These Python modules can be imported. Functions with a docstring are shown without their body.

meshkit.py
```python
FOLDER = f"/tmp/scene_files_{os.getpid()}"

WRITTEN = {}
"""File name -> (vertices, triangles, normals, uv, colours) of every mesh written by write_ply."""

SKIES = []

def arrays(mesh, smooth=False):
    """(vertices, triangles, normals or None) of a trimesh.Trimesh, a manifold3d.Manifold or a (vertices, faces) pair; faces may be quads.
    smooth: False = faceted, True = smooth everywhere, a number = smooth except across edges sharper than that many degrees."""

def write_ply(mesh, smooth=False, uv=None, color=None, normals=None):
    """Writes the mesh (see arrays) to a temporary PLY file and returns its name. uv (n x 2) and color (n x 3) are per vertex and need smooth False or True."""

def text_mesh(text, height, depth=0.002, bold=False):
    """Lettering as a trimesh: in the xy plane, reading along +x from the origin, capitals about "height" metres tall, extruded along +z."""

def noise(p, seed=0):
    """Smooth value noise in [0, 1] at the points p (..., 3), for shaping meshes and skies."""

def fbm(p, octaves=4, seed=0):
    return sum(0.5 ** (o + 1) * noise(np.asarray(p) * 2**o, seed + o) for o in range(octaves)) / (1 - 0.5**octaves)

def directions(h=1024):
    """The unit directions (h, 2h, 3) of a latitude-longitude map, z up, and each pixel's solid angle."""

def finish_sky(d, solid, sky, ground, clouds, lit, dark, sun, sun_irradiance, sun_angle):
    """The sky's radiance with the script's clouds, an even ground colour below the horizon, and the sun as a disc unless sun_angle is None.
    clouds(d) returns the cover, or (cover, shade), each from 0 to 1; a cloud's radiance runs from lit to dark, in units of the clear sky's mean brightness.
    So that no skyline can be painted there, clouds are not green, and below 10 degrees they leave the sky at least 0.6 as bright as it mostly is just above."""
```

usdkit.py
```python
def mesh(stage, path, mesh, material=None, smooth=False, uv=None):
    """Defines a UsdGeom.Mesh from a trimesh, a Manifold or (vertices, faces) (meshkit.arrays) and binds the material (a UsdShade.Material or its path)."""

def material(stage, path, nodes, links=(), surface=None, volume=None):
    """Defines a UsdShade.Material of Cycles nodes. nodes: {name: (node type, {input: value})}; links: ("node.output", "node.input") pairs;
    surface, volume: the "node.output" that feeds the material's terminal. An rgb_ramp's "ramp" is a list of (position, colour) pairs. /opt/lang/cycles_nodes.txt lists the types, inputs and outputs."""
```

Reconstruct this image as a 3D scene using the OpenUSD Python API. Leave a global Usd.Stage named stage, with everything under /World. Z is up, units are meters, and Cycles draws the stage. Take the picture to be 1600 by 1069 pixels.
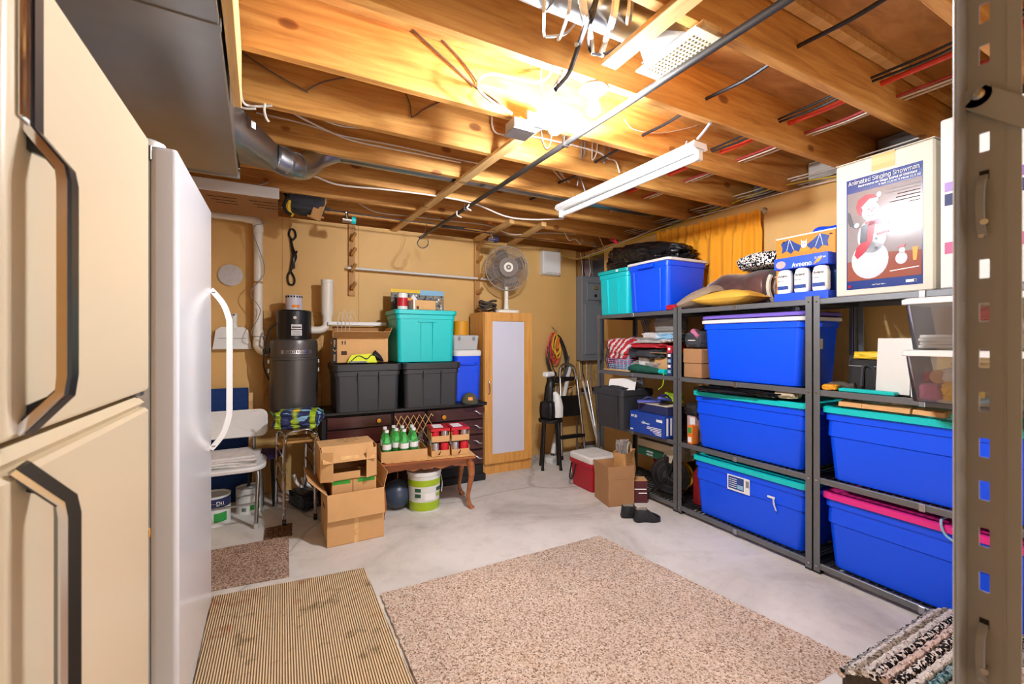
import math, random
import numpy as np, trimesh, usdkit, meshkit
from shapely.geometry import Polygon, box as sbox
from shapely import affinity
from pxr import Usd, UsdGeom, UsdLux, UsdShade, Gf, Sdf

stage = Usd.Stage.CreateInMemory()
UsdGeom.SetStageUpAxis(stage, UsdGeom.Tokens.z)
UsdGeom.SetStageMetersPerUnit(stage, 1.0)
UsdGeom.Xform.Define(stage, '/World')
UsdGeom.Scope.Define(stage, '/World/Looks')
# ------------------------------------------------------------------ camera (level, 1.25 m up, turned 27.7 degrees right of +y), exposure
FPX, YAW, CH, CY = 683.0, math.atan(359 / 683.0), 1.25, 532.0
cam = UsdGeom.Camera.Define(stage, '/World/camera')
cam.AddTranslateOp().Set(Gf.Vec3d(0, 0, CH))
cam.AddRotateXYZOp().Set(Gf.Vec3f(90, 0, -math.degrees(YAW)))
cam.CreateHorizontalApertureAttr(36.0)
cam.CreateVerticalApertureAttr(36.0 * 1069 / 1600)
cam.CreateFocalLengthAttr(36.0 * FPX / 1600)
cam.CreateVerticalApertureOffsetAttr((CY - 534.5) * 36.0 / 1600)
cam.CreateClippingRangeAttr(Gf.Vec2f(0.02, 60))
cam.CreateFocusDistanceAttr(2.6)
cam.CreateFStopAttr(5.6)
cam.CreateExposureAttr(0.72)
BULB = 1250.0        # radiance of the two bare bulbs
FILL = 10.0          # radiance of the added fill strip light, out of view behind the camera
AMB = 0.6            # even ambient fill dome, added; enters by the open side behind the camera
dome = UsdLux.DomeLight.Define(stage, '/World/sky_light')
dome.CreateIntensityAttr(AMB)
dome.CreateColorAttr(Gf.Vec3f(1.0, 0.97, 0.93))

# ------------------------------------------------------------------ helpers
R = random.Random(7)
def lin(h):
    h = h.lstrip('#'); c = [int(h[i:i + 2], 16) / 255 for i in (0, 2, 4)]
    return tuple(x / 12.92 if x <= 0.04045 else ((x + 0.055) / 1.055) ** 2.4 for x in c)
def ray(px, py):
    a = (px - 800) / FPX; s, c = math.sin(YAW), math.cos(YAW)
    return np.array([s + a * c, c - a * s, -(py - CY) / FPX])
def atz(px, py, z): r = ray(px, py); return r * ((z - CH) / r[2]) + [0, 0, CH]
def aty(px, py, Y): r = ray(px, py); return r * (Y / r[1]) + [0, 0, CH]
def atx(px, py, X): r = ray(px, py); return r * (X / r[0]) + [0, 0, CH]

M = {}
def mat(name, col, rough=0.55, metal=0.0, spec=0.5, var=0.0, vscale=6.0, bump=0.0, bscale=60.0, coat=0.0, rand=0.0, trans=0.0, emit=None, estr=0.0, stretch=(1, 1, 1), alpha=1.0, sheen=0.0):
    """plain surface: base colour with optional soft mottling (var) and fine relief (bump)"""
    c = lin(col) if isinstance(col, str) else col
    p = dict(roughness=rough, metallic=metal, specular_ior_level=spec, base_color=c)
    if coat: p.update(coat_weight=coat, coat_roughness=0.08)
    if trans: p.update(transmission_weight=trans, ior=1.33)
    if emit: p.update(emission_color=lin(emit), emission_strength=estr)
    if sheen: p.update(sheen_weight=sheen)
    if alpha < 1: p.update(alpha=alpha)
    n, l = {'p': ('principled_bsdf', p)}, []
    if var or bump:
        n['tc'] = ('texture_coordinate', {}); n['mp'] = ('mapping', {'scale': stretch}); l.append(('tc.object', 'mp.vector'))
    if var:
        n['ns'] = ('noise_texture', {'scale': vscale, 'detail': 5.0, 'roughness': 0.6})
        n['rp'] = ('rgb_ramp', {'ramp': [(0.25, tuple(x * (1 - var) for x in c)), (0.75, tuple(min(1, x * (1 + var)) for x in c))]})
        l += [('mp.vector', 'ns.vector'), ('ns.fac', 'rp.fac'), ('rp.color', 'p.base_color')]
    if bump:
        n['nb'] = ('noise_texture', {'scale': bscale, 'detail': 3.0}); n['b'] = ('bump', {'strength': bump, 'distance': 0.004})
        l += [('mp.vector', 'nb.vector'), ('nb.fac', 'b.height'), ('b.normal', 'p.normal')]
    M[name] = usdkit.material(stage, '/World/Looks/' + name, n, l, surface='p.BSDF'); return M[name]
def woodmat(name, dark, mid, light, stretch=(1.1, 14, 14), rough=0.6, knots=0.0, coat=0.0, rand=7.0):
    """sawn or veneered wood: stretched grain, optional knots, every piece shifted by its own random number"""
    n = {'tc': ('texture_coordinate', {}), 'oi': ('object_info', {}), 'ml': ('math', {'math_type': 'multiply', 'value2': rand}),
         'cx': ('combine_xyz', {}), 'ad': ('mapping', {}), 'mp': ('mapping', {'scale': stretch}),
         'ns': ('noise_texture', {'scale': 2.2, 'detail': 6.0, 'roughness': 0.62, 'distortion': 0.6}),
         'rp': ('rgb_ramp', {'ramp': [(0.3, lin(dark)), (0.5, lin(mid)), (0.72, lin(light))]}),
         'p': ('principled_bsdf', {'roughness': rough, 'coat_weight': coat, 'coat_roughness': 0.15}),
         'b': ('bump', {'strength': 0.12, 'distance': 0.003})}
    l = [('oi.random', 'ml.value1'), ('ml.value', 'cx.x'), ('ml.value', 'cx.y'), ('ml.value', 'cx.z'), ('tc.object', 'ad.vector'), ('cx.vector', 'ad.location'),
         ('ad.vector', 'mp.vector'), ('mp.vector', 'ns.vector'), ('ns.fac', 'rp.fac'), ('ns.fac', 'b.height'), ('b.normal', 'p.normal')]
    out = 'rp.color'
    if knots:
        n['mk'] = ('mapping', {'scale': (3.2, 5.5, 5.5)}); n['vo'] = ('voronoi_texture', {'scale': 1.0, 'randomness': 1.0})
        n['kr'] = ('rgb_ramp', {'ramp': [(0.0, lin('#5a2c0c')), (0.07, lin('#7a4214')), (0.10, lin('#b06c28')), (0.13, (1, 1, 1)), (1.0, (1, 1, 1))]})
        n['mx'] = ('mix', {'mix_type': 'multiply', 'fac': knots})
        l += [('ad.vector', 'mk.vector'), ('mk.vector', 'vo.vector'), ('vo.distance', 'kr.fac'), ('rp.color', 'mx.color1'), ('kr.color', 'mx.color2')]
        out = 'mx.color'
    l.append((out, 'p.base_color'))
    M[name] = usdkit.material(stage, '/World/Looks/' + name, n, l, surface='p.BSDF'); return M[name]

# --- meshes (all trimesh)
cat = trimesh.util.concatenate
def tm(v, f):
    f = np.asarray(f)
    if f.shape[1] == 4: f = np.vstack([f[:, [0, 1, 2]], f[:, [0, 2, 3]]])
    return trimesh.Trimesh(np.asarray(v, float), f, process=False)
def bx(x0, x1, y0, y1, z0, z1, b=0.002):
    """box with chamfered edges"""
    lo, hi = np.minimum([x0, y0, z0], [x1, y1, z1]), np.maximum([x0, y0, z0], [x1, y1, z1])
    b = min(b, *((hi - lo) * 0.49))
    if b <= 0: return trimesh.creation.box(bounds=[lo, hi])
    pts = []
    for sx in (0, 1):
        for sy in (0, 1):
            for sz in (0, 1):
                q = np.where([sx, sy, sz], hi, lo); d = np.where([sx, sy, sz], -b, b)
                for k in range(3): e = d.copy(); e[k] = 0; pts.append(q + e)
    return trimesh.convex.convex_hull(np.array(pts))
def basis(w):
    w = np.asarray(w, float); w = w / np.linalg.norm(w)
    u = np.cross([0, 0, 1.0], w)
    if np.linalg.norm(u) < 1e-6: u = np.array([1.0, 0, 0])
    u /= np.linalg.norm(u); return u, np.cross(w, u), w
def frame(m, o, right, up):
    """puts a mesh made in xy (normal +z) at o with x along right, y along up"""
    right, up = np.asarray(right, float), np.asarray(up, float); right = right / np.linalg.norm(right); up = up - right * (up @ right); up /= np.linalg.norm(up)
    T = np.eye(4); T[:3, 0], T[:3, 1], T[:3, 2], T[:3, 3] = right, up, np.cross(right, up), o
    m = m.copy(); m.apply_transform(T); return m
def mv(m, x=0, y=0, z=0, rz=0, rx=0, ry=0):
    m = m.copy()
    for a, ax in ((rx, [1, 0, 0]), (ry, [0, 1, 0]), (rz, [0, 0, 1])):
        if a: m.apply_transform(trimesh.transformations.rotation_matrix(math.radians(a), ax))
    m.apply_translation([x, y, z]); return m
def smooth_path(pts, k=6):
    P = np.asarray(pts, float)
    if k <= 1 or len(P) < 3: return P
    Q = np.vstack([2 * P[0] - P[1], P, 2 * P[-1] - P[-2]]); out = []
    for i in range(1, len(Q) - 2):
        for t in np.linspace(0, 1, k, endpoint=False):
            a, b, c, d = Q[i - 1], Q[i], Q[i + 1], Q[i + 2]
            out.append(0.5 * (2 * b + (c - a) * t + (2 * a - 5 * b + 4 * c - d) * t * t + (3 * b - a - 3 * c + d) * t ** 3))
    return np.vstack(out + [P[-1]])
def tube(pts, r, n=8, k=6, closed=False, sq=None):
    """swept round (or sq=(w,h) rectangular) bar along a smoothed path"""
    P = smooth_path(np.vstack([pts, pts[:1]]) if closed else pts, k)
    if closed: P = P[:-1]
    N = len(P); T = np.roll(P, -1, 0) - np.roll(P, 1, 0) if closed else np.gradient(P, axis=0)
    T /= np.maximum(np.linalg.norm(T, axis=1, keepdims=True), 1e-12)
    u = basis(T[0])[0]; rings = []
    rr = np.broadcast_to(r, N) if np.ndim(r) == 0 else np.interp(np.linspace(0, 1, N), np.linspace(0, 1, len(r)), r)
    if sq: prof = np.array([[-1, -1], [1, -1], [1, 1], [-1, 1]]) * np.array(sq) / 2; n = 4
    else:
        a = np.arange(n) / n * 2 * math.pi; prof = np.stack([np.cos(a), np.sin(a)], 1)
    for i in range(N):
        u = u - T[i] * (u @ T[i]); u /= np.linalg.norm(u); v = np.cross(T[i], u)
        s = 1 if sq else rr[i]
        rings.append(P[i] + s * (prof[:, :1] * u + prof[:, 1:] * v))
    return loft(rings, caps=not closed, closed=closed)
def loft(rings, caps=True, closed=False):
    n = len(rings[0]); V = np.vstack(rings); F = []; m = len(rings)
    i = np.arange(n); j = (i + 1) % n
    for k in range(m if closed else m - 1):
        a, b = k * n, ((k + 1) % m) * n
        F.append(np.stack([a + i, a + j, b + j, b + i], 1))
    F = np.vstack(F); F = np.vstack([F[:, [0, 1, 2]], F[:, [0, 2, 3]]])
    if caps:
        V = np.vstack([V, rings[0].mean(0), rings[-1].mean(0)])
        F = np.vstack([F, np.stack([j, i, np.full(n, n * m)], 1), np.stack([(m - 1) * n + i, (m - 1) * n + j, np.full(n, n * m + 1)], 1)])
    t = trimesh.Trimesh(V, F, process=False)
    if (caps or closed) and t.volume < 0: t.invert()
    return t
def cyl(p0, p1, r, n=20, r2=None):
    p0, p1 = np.asarray(p0, float), np.asarray(p1, float); u, v, w = basis(p1 - p0); a = np.arange(n) / n * 2 * math.pi
    c = np.cos(a)[:, None] * u + np.sin(a)[:, None] * v
    return loft([p0 + r * c, p1 + (r if r2 is None else r2) * c])
def lathe(prof, n=32, x=0, y=0, z=0):
    """profile of (radius, z) points turned about z; open ends are capped"""
    a = np.arange(n) / n * 2 * math.pi; c = np.stack([np.cos(a), np.sin(a), 0 * a], 1)
    return mv(loft([c * max(r, 1e-4) + [0, 0, h] for r, h in prof]), x, y, z)
def rrect(w, d, r, k=4):
    """ring of a rounded rectangle, centred"""
    r = min(r, w / 2 - 1e-4, d / 2 - 1e-4); out = []
    for cx, cy, a0 in ((w / 2 - r, d / 2 - r, 0), (-w / 2 + r, d / 2 - r, 90), (-w / 2 + r, -d / 2 + r, 180), (w / 2 - r, -d / 2 + r, 270)):
        for t in np.linspace(a0, a0 + 90, k + 1): out.append([cx + r * math.cos(math.radians(t)), cy + r * math.sin(math.radians(t)), 0])
    return np.array(out)
def rstack(levels):
    """levels: (w, d, corner radius, z) - a lofted rounded box"""
    return loft([rrect(w, d, r) + [0, 0, z] for w, d, r, z in levels])
def ext(pts, depth, plane='xy', at=0.0):
    """polygon (list or shapely) extruded; plane 'xy' along z, 'xz' along y, 'yz' along x, starting at 'at'"""
    poly = pts if hasattr(pts, 'exterior') else Polygon(pts)
    m = trimesh.creation.extrude_polygon(poly, depth, engine='earcut'); v = m.vertices.copy()
    if plane == 'xz': m.vertices = np.stack([v[:, 0], v[:, 2] + at, v[:, 1]], 1); m.invert()
    elif plane == 'yz': m.vertices = np.stack([v[:, 2] + at, v[:, 0], v[:, 1]], 1)
    else: m.apply_translation([0, 0, at])
    return m
def blob(w, d, h, seed=0, amp=0.12, freq=2.5, e=0.6, flat=0.0, sub=4):
    """soft lump: superellipsoid pushed about by noise; flat > 0 flattens its underside"""
    s = trimesh.creation.icosphere(sub); v = s.vertices
    q = np.sign(v) * np.abs(v) ** e; q /= np.maximum(np.abs(q).max(1, keepdims=True), 1e-9) ** 0.35
    q *= (1 + amp * (2 * meshkit.fbm(v * freq + 11.3 * seed, 4, seed) - 1)[:, None])
    q = q * np.array([w, d, h]) / 2
    if flat: q[:, 2] = np.maximum(q[:, 2], -h / 2 * (1 - flat))
    q[:, 2] -= q[:, 2].min(); s.vertices = q; return s
def cushion(w, d, h, seed=0, n=28):
    """stuffed cushion: two puffed sheets meeting in a seam"""
    u, v = np.meshgrid(np.linspace(-1, 1, n), np.linspace(-1, 1, n), indexing='ij')
    th = (np.clip(1 - np.abs(u) ** 2.6, 0, 1) * np.clip(1 - np.abs(v) ** 2.6, 0, 1)) ** 0.62 * h / 2
    x, y = u * w / 2 * (1 - 0.07 * (1 - v * v)), v * d / 2 * (1 - 0.07 * (1 - u * u))
    th = th * (0.86 + 0.28 * meshkit.fbm(np.stack([x * 9, y * 9, 0 * x + seed], -1), 3, seed))
    i = np.arange(n - 1)[:, None] * n + np.arange(n - 1); q = np.stack([i, i + n, i + n + 1, i + 1], -1).reshape(-1, 4)
    V = np.vstack([np.stack([x, y, th], -1).reshape(-1, 3), np.stack([x, y, -th * 0.8], -1).reshape(-1, 3)])
    m = tm(V, np.vstack([q, q[:, ::-1] + n * n])); m.merge_vertices(); m.apply_translation([0, 0, -m.bounds[0, 2]]); return m
def pane(w, h, t=0.0012): return bx(-w / 2, w / 2, -h / 2, h / 2, 0, t, 0)
def text(s, h, o, right, up, depth=0.0006, center=True, bold=False, width=None):
    m = meshkit.text_mesh(s, h, depth, bold); b = m.bounds
    if width: m.apply_scale([width / (b[1, 0] - b[0, 0]), 1, 1]); b = m.bounds
    if center: m.apply_translation([-(b[0, 0] + b[1, 0]) / 2, -h / 2, 0])
    return frame(m, o, right, up)
def decal(poly, o, right, up, depth=0.0008):
    """flat printed patch with its own tiny thickness: polygon in the face's own plane"""
    return frame(ext(poly, depth), o, right, up)
def circ(x, y, rx, ry=None, n=20):
    return [(x + rx * math.cos(2 * math.pi * i / n), y + (ry or rx) * math.sin(2 * math.pi * i / n)) for i in range(n)]
def rc(x0, y0, x1, y1): return [(x0, y0), (x1, y0), (x1, y1), (x0, y1)]

# --- prims
COUNT = {}
def numbered(parent, name):
    k = (parent, name); COUNT[k] = COUNT.get(k, -1) + 1
    return f'{parent}/{name}' if COUNT[k] == 0 else f'{parent}/{name}_{COUNT[k]:03d}'
def meta(prim, label=None, cat=None, group=None, kind=None):
    for k, v in (('label', label), ('category', cat), ('group', group), ('kind', kind)):
        if v: prim.SetCustomDataByKey(k, v)
class T:
    """one thing: an Xform at its base; parts are added in its own coordinates"""
    def __init__(s, name, label=None, cat=None, loc=(0, 0, 0), rz=0, group=None, kind=None, rx=0, ry=0, world=False):
        s.name, s.path = name, numbered('/World', name); s.loc = np.asarray(loc, float); s.world = world
        x = UsdGeom.Xform.Define(stage, s.path); x.AddTranslateOp().Set(Gf.Vec3d(*map(float, loc)))
        if rx or ry or rz: x.AddRotateXYZOp().Set(Gf.Vec3f(rx, ry, rz))
        s.prim = x.GetPrim(); meta(s.prim, label, cat, group, kind)
    def p(s, name, mesh, m, label=None, smooth=30, parent=None, kind=None):
        """a part (or, with parent, a sub-part); returns its path"""
        if isinstance(mesh, list): mesh = cat(mesh)
        if s.world: mesh = mv(mesh, *(-s.loc))
        path = numbered(parent or s.path, name)
        g = usdkit.mesh(stage, path, mesh, M[m], smooth=smooth)
        meta(g.GetPrim(), label, kind=kind); return path
def one(name, label, cat, mesh, m, group=None, smooth=30, kind=None, loc=None):
    """a thing that is a single mesh, given in world coordinates"""
    if isinstance(mesh, list): mesh = cat_(mesh)
    b = mesh.bounds; o = np.array([b[:, 0].mean(), b[:, 1].mean(), b[0, 2]]) if loc is None else np.asarray(loc, float)
    path = numbered('/World', name); g = usdkit.mesh(stage, path, mv(mesh, *(-o)), M[m], smooth=smooth)
    UsdGeom.Xformable(g).AddTranslateOp().Set(Gf.Vec3d(*map(float, o))); meta(g.GetPrim(), label, cat, group, kind); return g
def cat_(ms): return trimesh.util.concatenate(ms)
def dup(src, loc, rz=0, label=None, group=None, rx=0, ry=0):
    was = src.prim.GetCustomData(); t = T(src.name, label or was.get('label'), was.get('category'), loc, rz, group or was.get('group'), rx=rx, ry=ry)
    t.prim.GetReferences().AddInternalReference(src.path); t.prim.SetInstanceable(True)
    meta(t.prim, label or was.get('label')); return t
# ================================================================== materials
woodmat('joist_wood', '#b37535', '#d2964a', '#e2ae62', knots=0.7)
woodmat('strap_wood', '#d0a060', '#e2b674', '#eecb90', stretch=(14, 1.1, 14), knots=0.5)
woodmat('ply_wood', '#a5713a', '#bd8747', '#cf9c5c', stretch=(2, 6, 6))
woodmat('cabinet_wood', '#cf8e40', '#dea04e', '#e9b060', stretch=(12, 12, 1.0), rough=0.4, coat=0.2)
woodmat('table_wood', '#8a4a22', '#a65e2e', '#bb7540', stretch=(1.2, 10, 10), rough=0.35, coat=0.3)
woodmat('mahogany', '#341512', '#4b201b', '#5d2c24', stretch=(1.5, 12, 12), rough=0.3, coat=0.3)
woodmat('rack_wood', '#a9763c', '#bf8b4b', '#cf9e5e', stretch=(12, 12, 1.5), knots=0.4)
woodmat('board_osb', '#b98a48', '#d0a25c', '#e0b873', stretch=(9, 9, 7))
mat('tan_paint', '#e2b56e', 0.6, var=0.05, vscale=2.0, bump=0.05, bscale=90)
mat('white_block', '#c9c6bd', 0.8, var=0.1)
mat('grey_block', '#77787a', 0.85, var=0.15)
mat('dark_void', '#57453a', 0.9, var=0.2)
mat('beige_enamel', '#d6c6a6', 0.33, bump=0.03, bscale=500)
mat('beige_dark', '#b89a6a', 0.5)
mat('white_enamel', '#dfe1e4', 0.16, spec=0.5)
mat('grey_side', '#c6c7c9', 0.4)
mat('white_plastic', '#eeeeea', 0.4)
mat('white_matte', '#dedcd5', 0.7)
mat('cream_plastic', '#efe9d8', 0.45)
mat('grey_plastic', '#b9b9b6', 0.5)
mat('black_plastic', '#17171a', 0.35)
mat('black_matte', '#1d1c1d', 0.75)
mat('black_metal', '#151517', 0.3, spec=0.6)
mat('chrome', '#d8d8da', 0.12, metal=1.0)
mat('steel', '#b4b6b8', 0.32, metal=1.0, var=0.08, vscale=10)
mat('galvanized', '#a9abab', 0.34, metal=1.0, var=0.2, vscale=5)
mat('duct_steel', '#a3a2a0', 0.36, metal=1.0, var=0.10, vscale=3)
mat('pipe_black', '#4b4846', 0.45, metal=0.7)
mat('rack_steel', '#787a7c', 0.42, metal=0.55)
mat('rack_dark', '#3a3b3d', 0.5, metal=0.4)
mat('olive_steel', '#a9abaa', 0.42, metal=0.1, bump=0.02, bscale=300)
mat('tote_blue', '#0054ff', 0.36, bump=0.02, bscale=200)
mat('cooler_blue', '#1350f2', 0.45)
mat('lid_teal', '#12cdcc', 0.36)
mat('tote_teal', '#0fc3c0', 0.38, bump=0.02, bscale=200)
mat('tote_aqua', '#12d8de', 0.36)
mat('lid_white', '#e8e6e0', 0.45)
mat('lid_purple', '#7a63c9', 0.4)
mat('lid_pink', '#ea2f8d', 0.36)
mat('tote_black', '#333437', 0.42, bump=0.05, bscale=350)
mat('tote_black_lid', '#262629', 0.34, bump=0.04, bscale=350)
mat('cardboard', '#d6a76e', 0.85, var=0.05, vscale=12)
mat('cardboard_in', '#b58552', 0.9, var=0.05, vscale=12)
mat('cardboard_brown', '#b08358', 0.85, var=0.05, vscale=12)
mat('kraft', '#d09a5c', 0.85, var=0.12, vscale=10, bump=0.3, bscale=14)
mat('print_black', '#151515', 0.7)
mat('print_dark', '#4a3423', 0.8)
mat('print_white', '#f3f3f0', 0.6)
mat('print_grey', '#8d8d8d', 0.7)
mat('print_blue', '#2b4a94', 0.35)
mat('print_red', '#c5212f', 0.4)
mat('print_orange', '#ee8d1f', 0.5)
mat('print_green', '#2f9d45', 0.6)
mat('green_tape', '#35a52f', 0.35)
mat('wire_white', '#e3ddd0', 0.5)
mat('wire_black', '#26262a', 0.45)
mat('wire_grey', '#8d8d93', 0.5)
mat('wire_red', '#e2432f', 0.45)
mat('wire_maroon', '#b13a3d', 0.5)
mat('wire_yellow', '#e5d23b', 0.45)
mat('wire_brown', '#6b5340', 0.6)
mat('orange_cloth', '#f7a516', 0.8, var=0.06, vscale=4, sheen=0.1)
mat('fixture_white', '#f2f2f0', 0.3)
mat('tube_glass', '#f4f4f1', 0.25)
mat('bulb_glow', '#ffffff', 0.4, emit='#f2f6ff', estr=BULB)
mat('fill_tube_glow', '#ffffff', 0.4, emit='#f4f7ff', estr=FILL)  # glow of the added fill strip behind the camera
mat('porcelain', '#e8e6e2', 0.3)
mat('vent_cream', '#efe6c8', 0.4)
mat('vent_dark', '#8c7845', 0.8)
mat('pvc', '#ece5d6', 0.4)
mat('vac_black', '#1b1b1d', 0.28)
mat('vac_grey', '#56524f', 0.34, metal=0.35, spec=0.7, var=0.12, vscale=120, bump=0.08, bscale=260)
mat('motor_grey', '#cfcbd2', 0.45)
mat('label_orange', '#ef8a1c', 0.5)
mat('panel_grey', '#878a8e', 0.45)
mat('frost', '#d6d7e3', 0.35, var=0.03, vscale=3)
mat('navy', '#28305e', 0.6)
mat('ball_blue', '#3c4a5e', 0.35)
mat('purple_cloth', '#54488f', 0.8)
mat('blue_pile', '#1c3c78', 0.95, var=0.4, vscale=160, bump=0.8, bscale=220)
mat('yellow_cloth', '#d9a93c', 0.85, var=0.08)
mat('sun_yellow', '#f1c52c', 0.6)
mat('lime', '#a6c520', 0.4)
mat('hi_vis', '#e2ee1a', 0.5)
mat('tan_plush', '#a08b72', 0.95, var=0.25, vscale=14, stretch=(1, 1, 9))
mat('brown_plush', '#4f312e', 0.4, var=0.85, vscale=11, bump=0.5, bscale=30, sheen=0.6)  # strong mottling puts the sheen streaks of the plush into the colour
mat('sherpa', '#d8cdbb', 0.95, var=0.12, vscale=60, bump=0.8, bscale=120)
mat('bag_black', '#101014', 0.16, spec=0.7)
mat('grey_cloth', '#9a938b', 0.9, var=0.1)
mat('white_cloth', '#dcdad8', 0.9, var=0.08)
mat('sky_cloth', '#8fc0dc', 0.9, var=0.08)
mat('charcoal_cloth', '#3a3c42', 0.9, var=0.2)
mat('red_cloth', '#c02b38', 0.9, var=0.1)
mat('green_cloth', '#12594a', 0.8, var=0.3, vscale=16)
mat('pink_cloth', '#c46f92', 0.85)
mat('flipflop_blue', '#5762bb', 0.6)
mat('cooler_red', '#b3162a', 0.4)
mat('dark_red', '#8a1219', 0.45)
mat('maroon_card', '#5d2428', 0.7)
mat('card_blue', '#1c45a8', 0.5)
mat('box_cream', '#cfc2a6', 0.8)
mat('dark_green', '#1f5a41', 0.6)
mat('orange_box', '#e77a25', 0.5)
mat('box_pink', '#c9a7a4', 0.8)
mat('leather', '#1d2024', 0.3)
mat('insole', '#9a8f7c', 0.9)
mat('reel_yellow', '#e2bb1e', 0.45)
mat('amber', '#e39a16', 0.5)
mat('cap_olive', '#5a5a42', 0.9)
mat('bottle_green', (0.2, 0.86, 0.24), 0.08, trans=0.8)
mat('bottle_clear', (0.9, 0.96, 0.93), 0.06, trans=0.95)
mat('bin_clear', (0.93, 0.95, 0.98), 0.12, trans=0.97)
mat('can_silver', '#cfd0d2', 0.25, metal=0.9)
mat('shrink_red', '#cc2230', 0.2)
mat('snow_box', '#dcd4c1', 0.7, var=0.04)
mat('snow_side', '#cfc5b0', 0.75, var=0.08)
mat('poster_sky', '#978c8a', 0.16, spec=0.25, var=0.12, vscale=4)
mat('poster_floor', '#98594a', 0.16, spec=0.25)
mat('poster_blue', '#22397f', 0.25, spec=0.35)
mat('poster_white', '#cfd2da', 0.16, spec=0.25)
mat('poster_red', '#b3202f', 0.25, spec=0.3)
mat('poster_dark', '#3c3d44', 0.2)
mat('rope_dark', '#4b4138', 0.8, var=0.4, vscale=60)
mat('fan_grey', '#a39b92', 0.4)
mat('blade_steel', '#dcdcde', 0.38, metal=0.8, var=0.1, vscale=30)
mat('fan_dark', '#7a6a5c', 0.5)
mat('pail_white', '#e6e8e4', 0.4)
mat('paper', '#e4e0db', 0.9, var=0.15, vscale=20)
mat('red_glow_wood', '#7d2717', 0.3)
mat('poster_crowd', '#7d7c74', 0.7, var=0.85, vscale=40)
mat('foil_purple', '#8451a4', 0.4)
M['glass_pane'] = usdkit.material(stage, '/World/Looks/glass_pane', {'f': ('fresnel', {'IOR': 1.45}), 't': ('transparent_bsdf', {'color': (1.0, 1.0, 1.0)}), 'g': ('glossy_bsdf', {'roughness': 0.12, 'color': (1, 1, 1)}), 'd': ('translucent_bsdf', {'color': (0.95, 0.96, 0.98)}), 'm0': ('mix_closure', {'fac': 0.16}), 'm': ('mix_closure', {})},
    [('t.BSDF', 'm0.closure1'), ('d.BSDF', 'm0.closure2'), ('f.fac', 'm.fac'), ('m0.closure', 'm.closure1'), ('g.BSDF', 'm.closure2')], surface='m.closure')
def patt(name, nodes, links, rough=0.95, bump=None):
    n = {'g': ('geometry', {}), 'p': ('principled_bsdf', {'roughness': rough, 'specular_ior_level': 0.15})}; n.update(nodes)
    M[name] = usdkit.material(stage, '/World/Looks/' + name, n, links, surface='p.BSDF')
def speckle(name, cols, scale=110.0, big=None):
    """looped-pile carpet: per-tuft colours from voronoi cells"""
    patt(name, {'v': ('voronoi_texture', {'scale': scale}), 'w': ('white_noise_texture', {'dimensions': '3D'}), 'r': ('rgb_ramp', {'ramp': cols, 'interpolate': True}), 'b': ('bump', {'strength': 0.9, 'distance': 0.006}),
                'n': ('noise_texture', {'scale': 1.6, 'detail': 3.0}), 'nr': ('rgb_ramp', {'ramp': [(0.3, (0.86, 0.86, 0.86)), (0.7, (1.08, 1.06, 1.04))]}), 'mx': ('mix', {'mix_type': 'multiply', 'fac': 1.0})},
         [('g.position', 'v.vector'), ('v.color', 'w.vector'), ('w.value', 'r.fac'), ('g.position', 'n.vector'), ('n.fac', 'nr.fac'), ('r.color', 'mx.color1'), ('nr.color', 'mx.color2'), ('mx.color', 'p.base_color'), ('v.distance', 'b.height'), ('b.normal', 'p.normal')])
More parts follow.
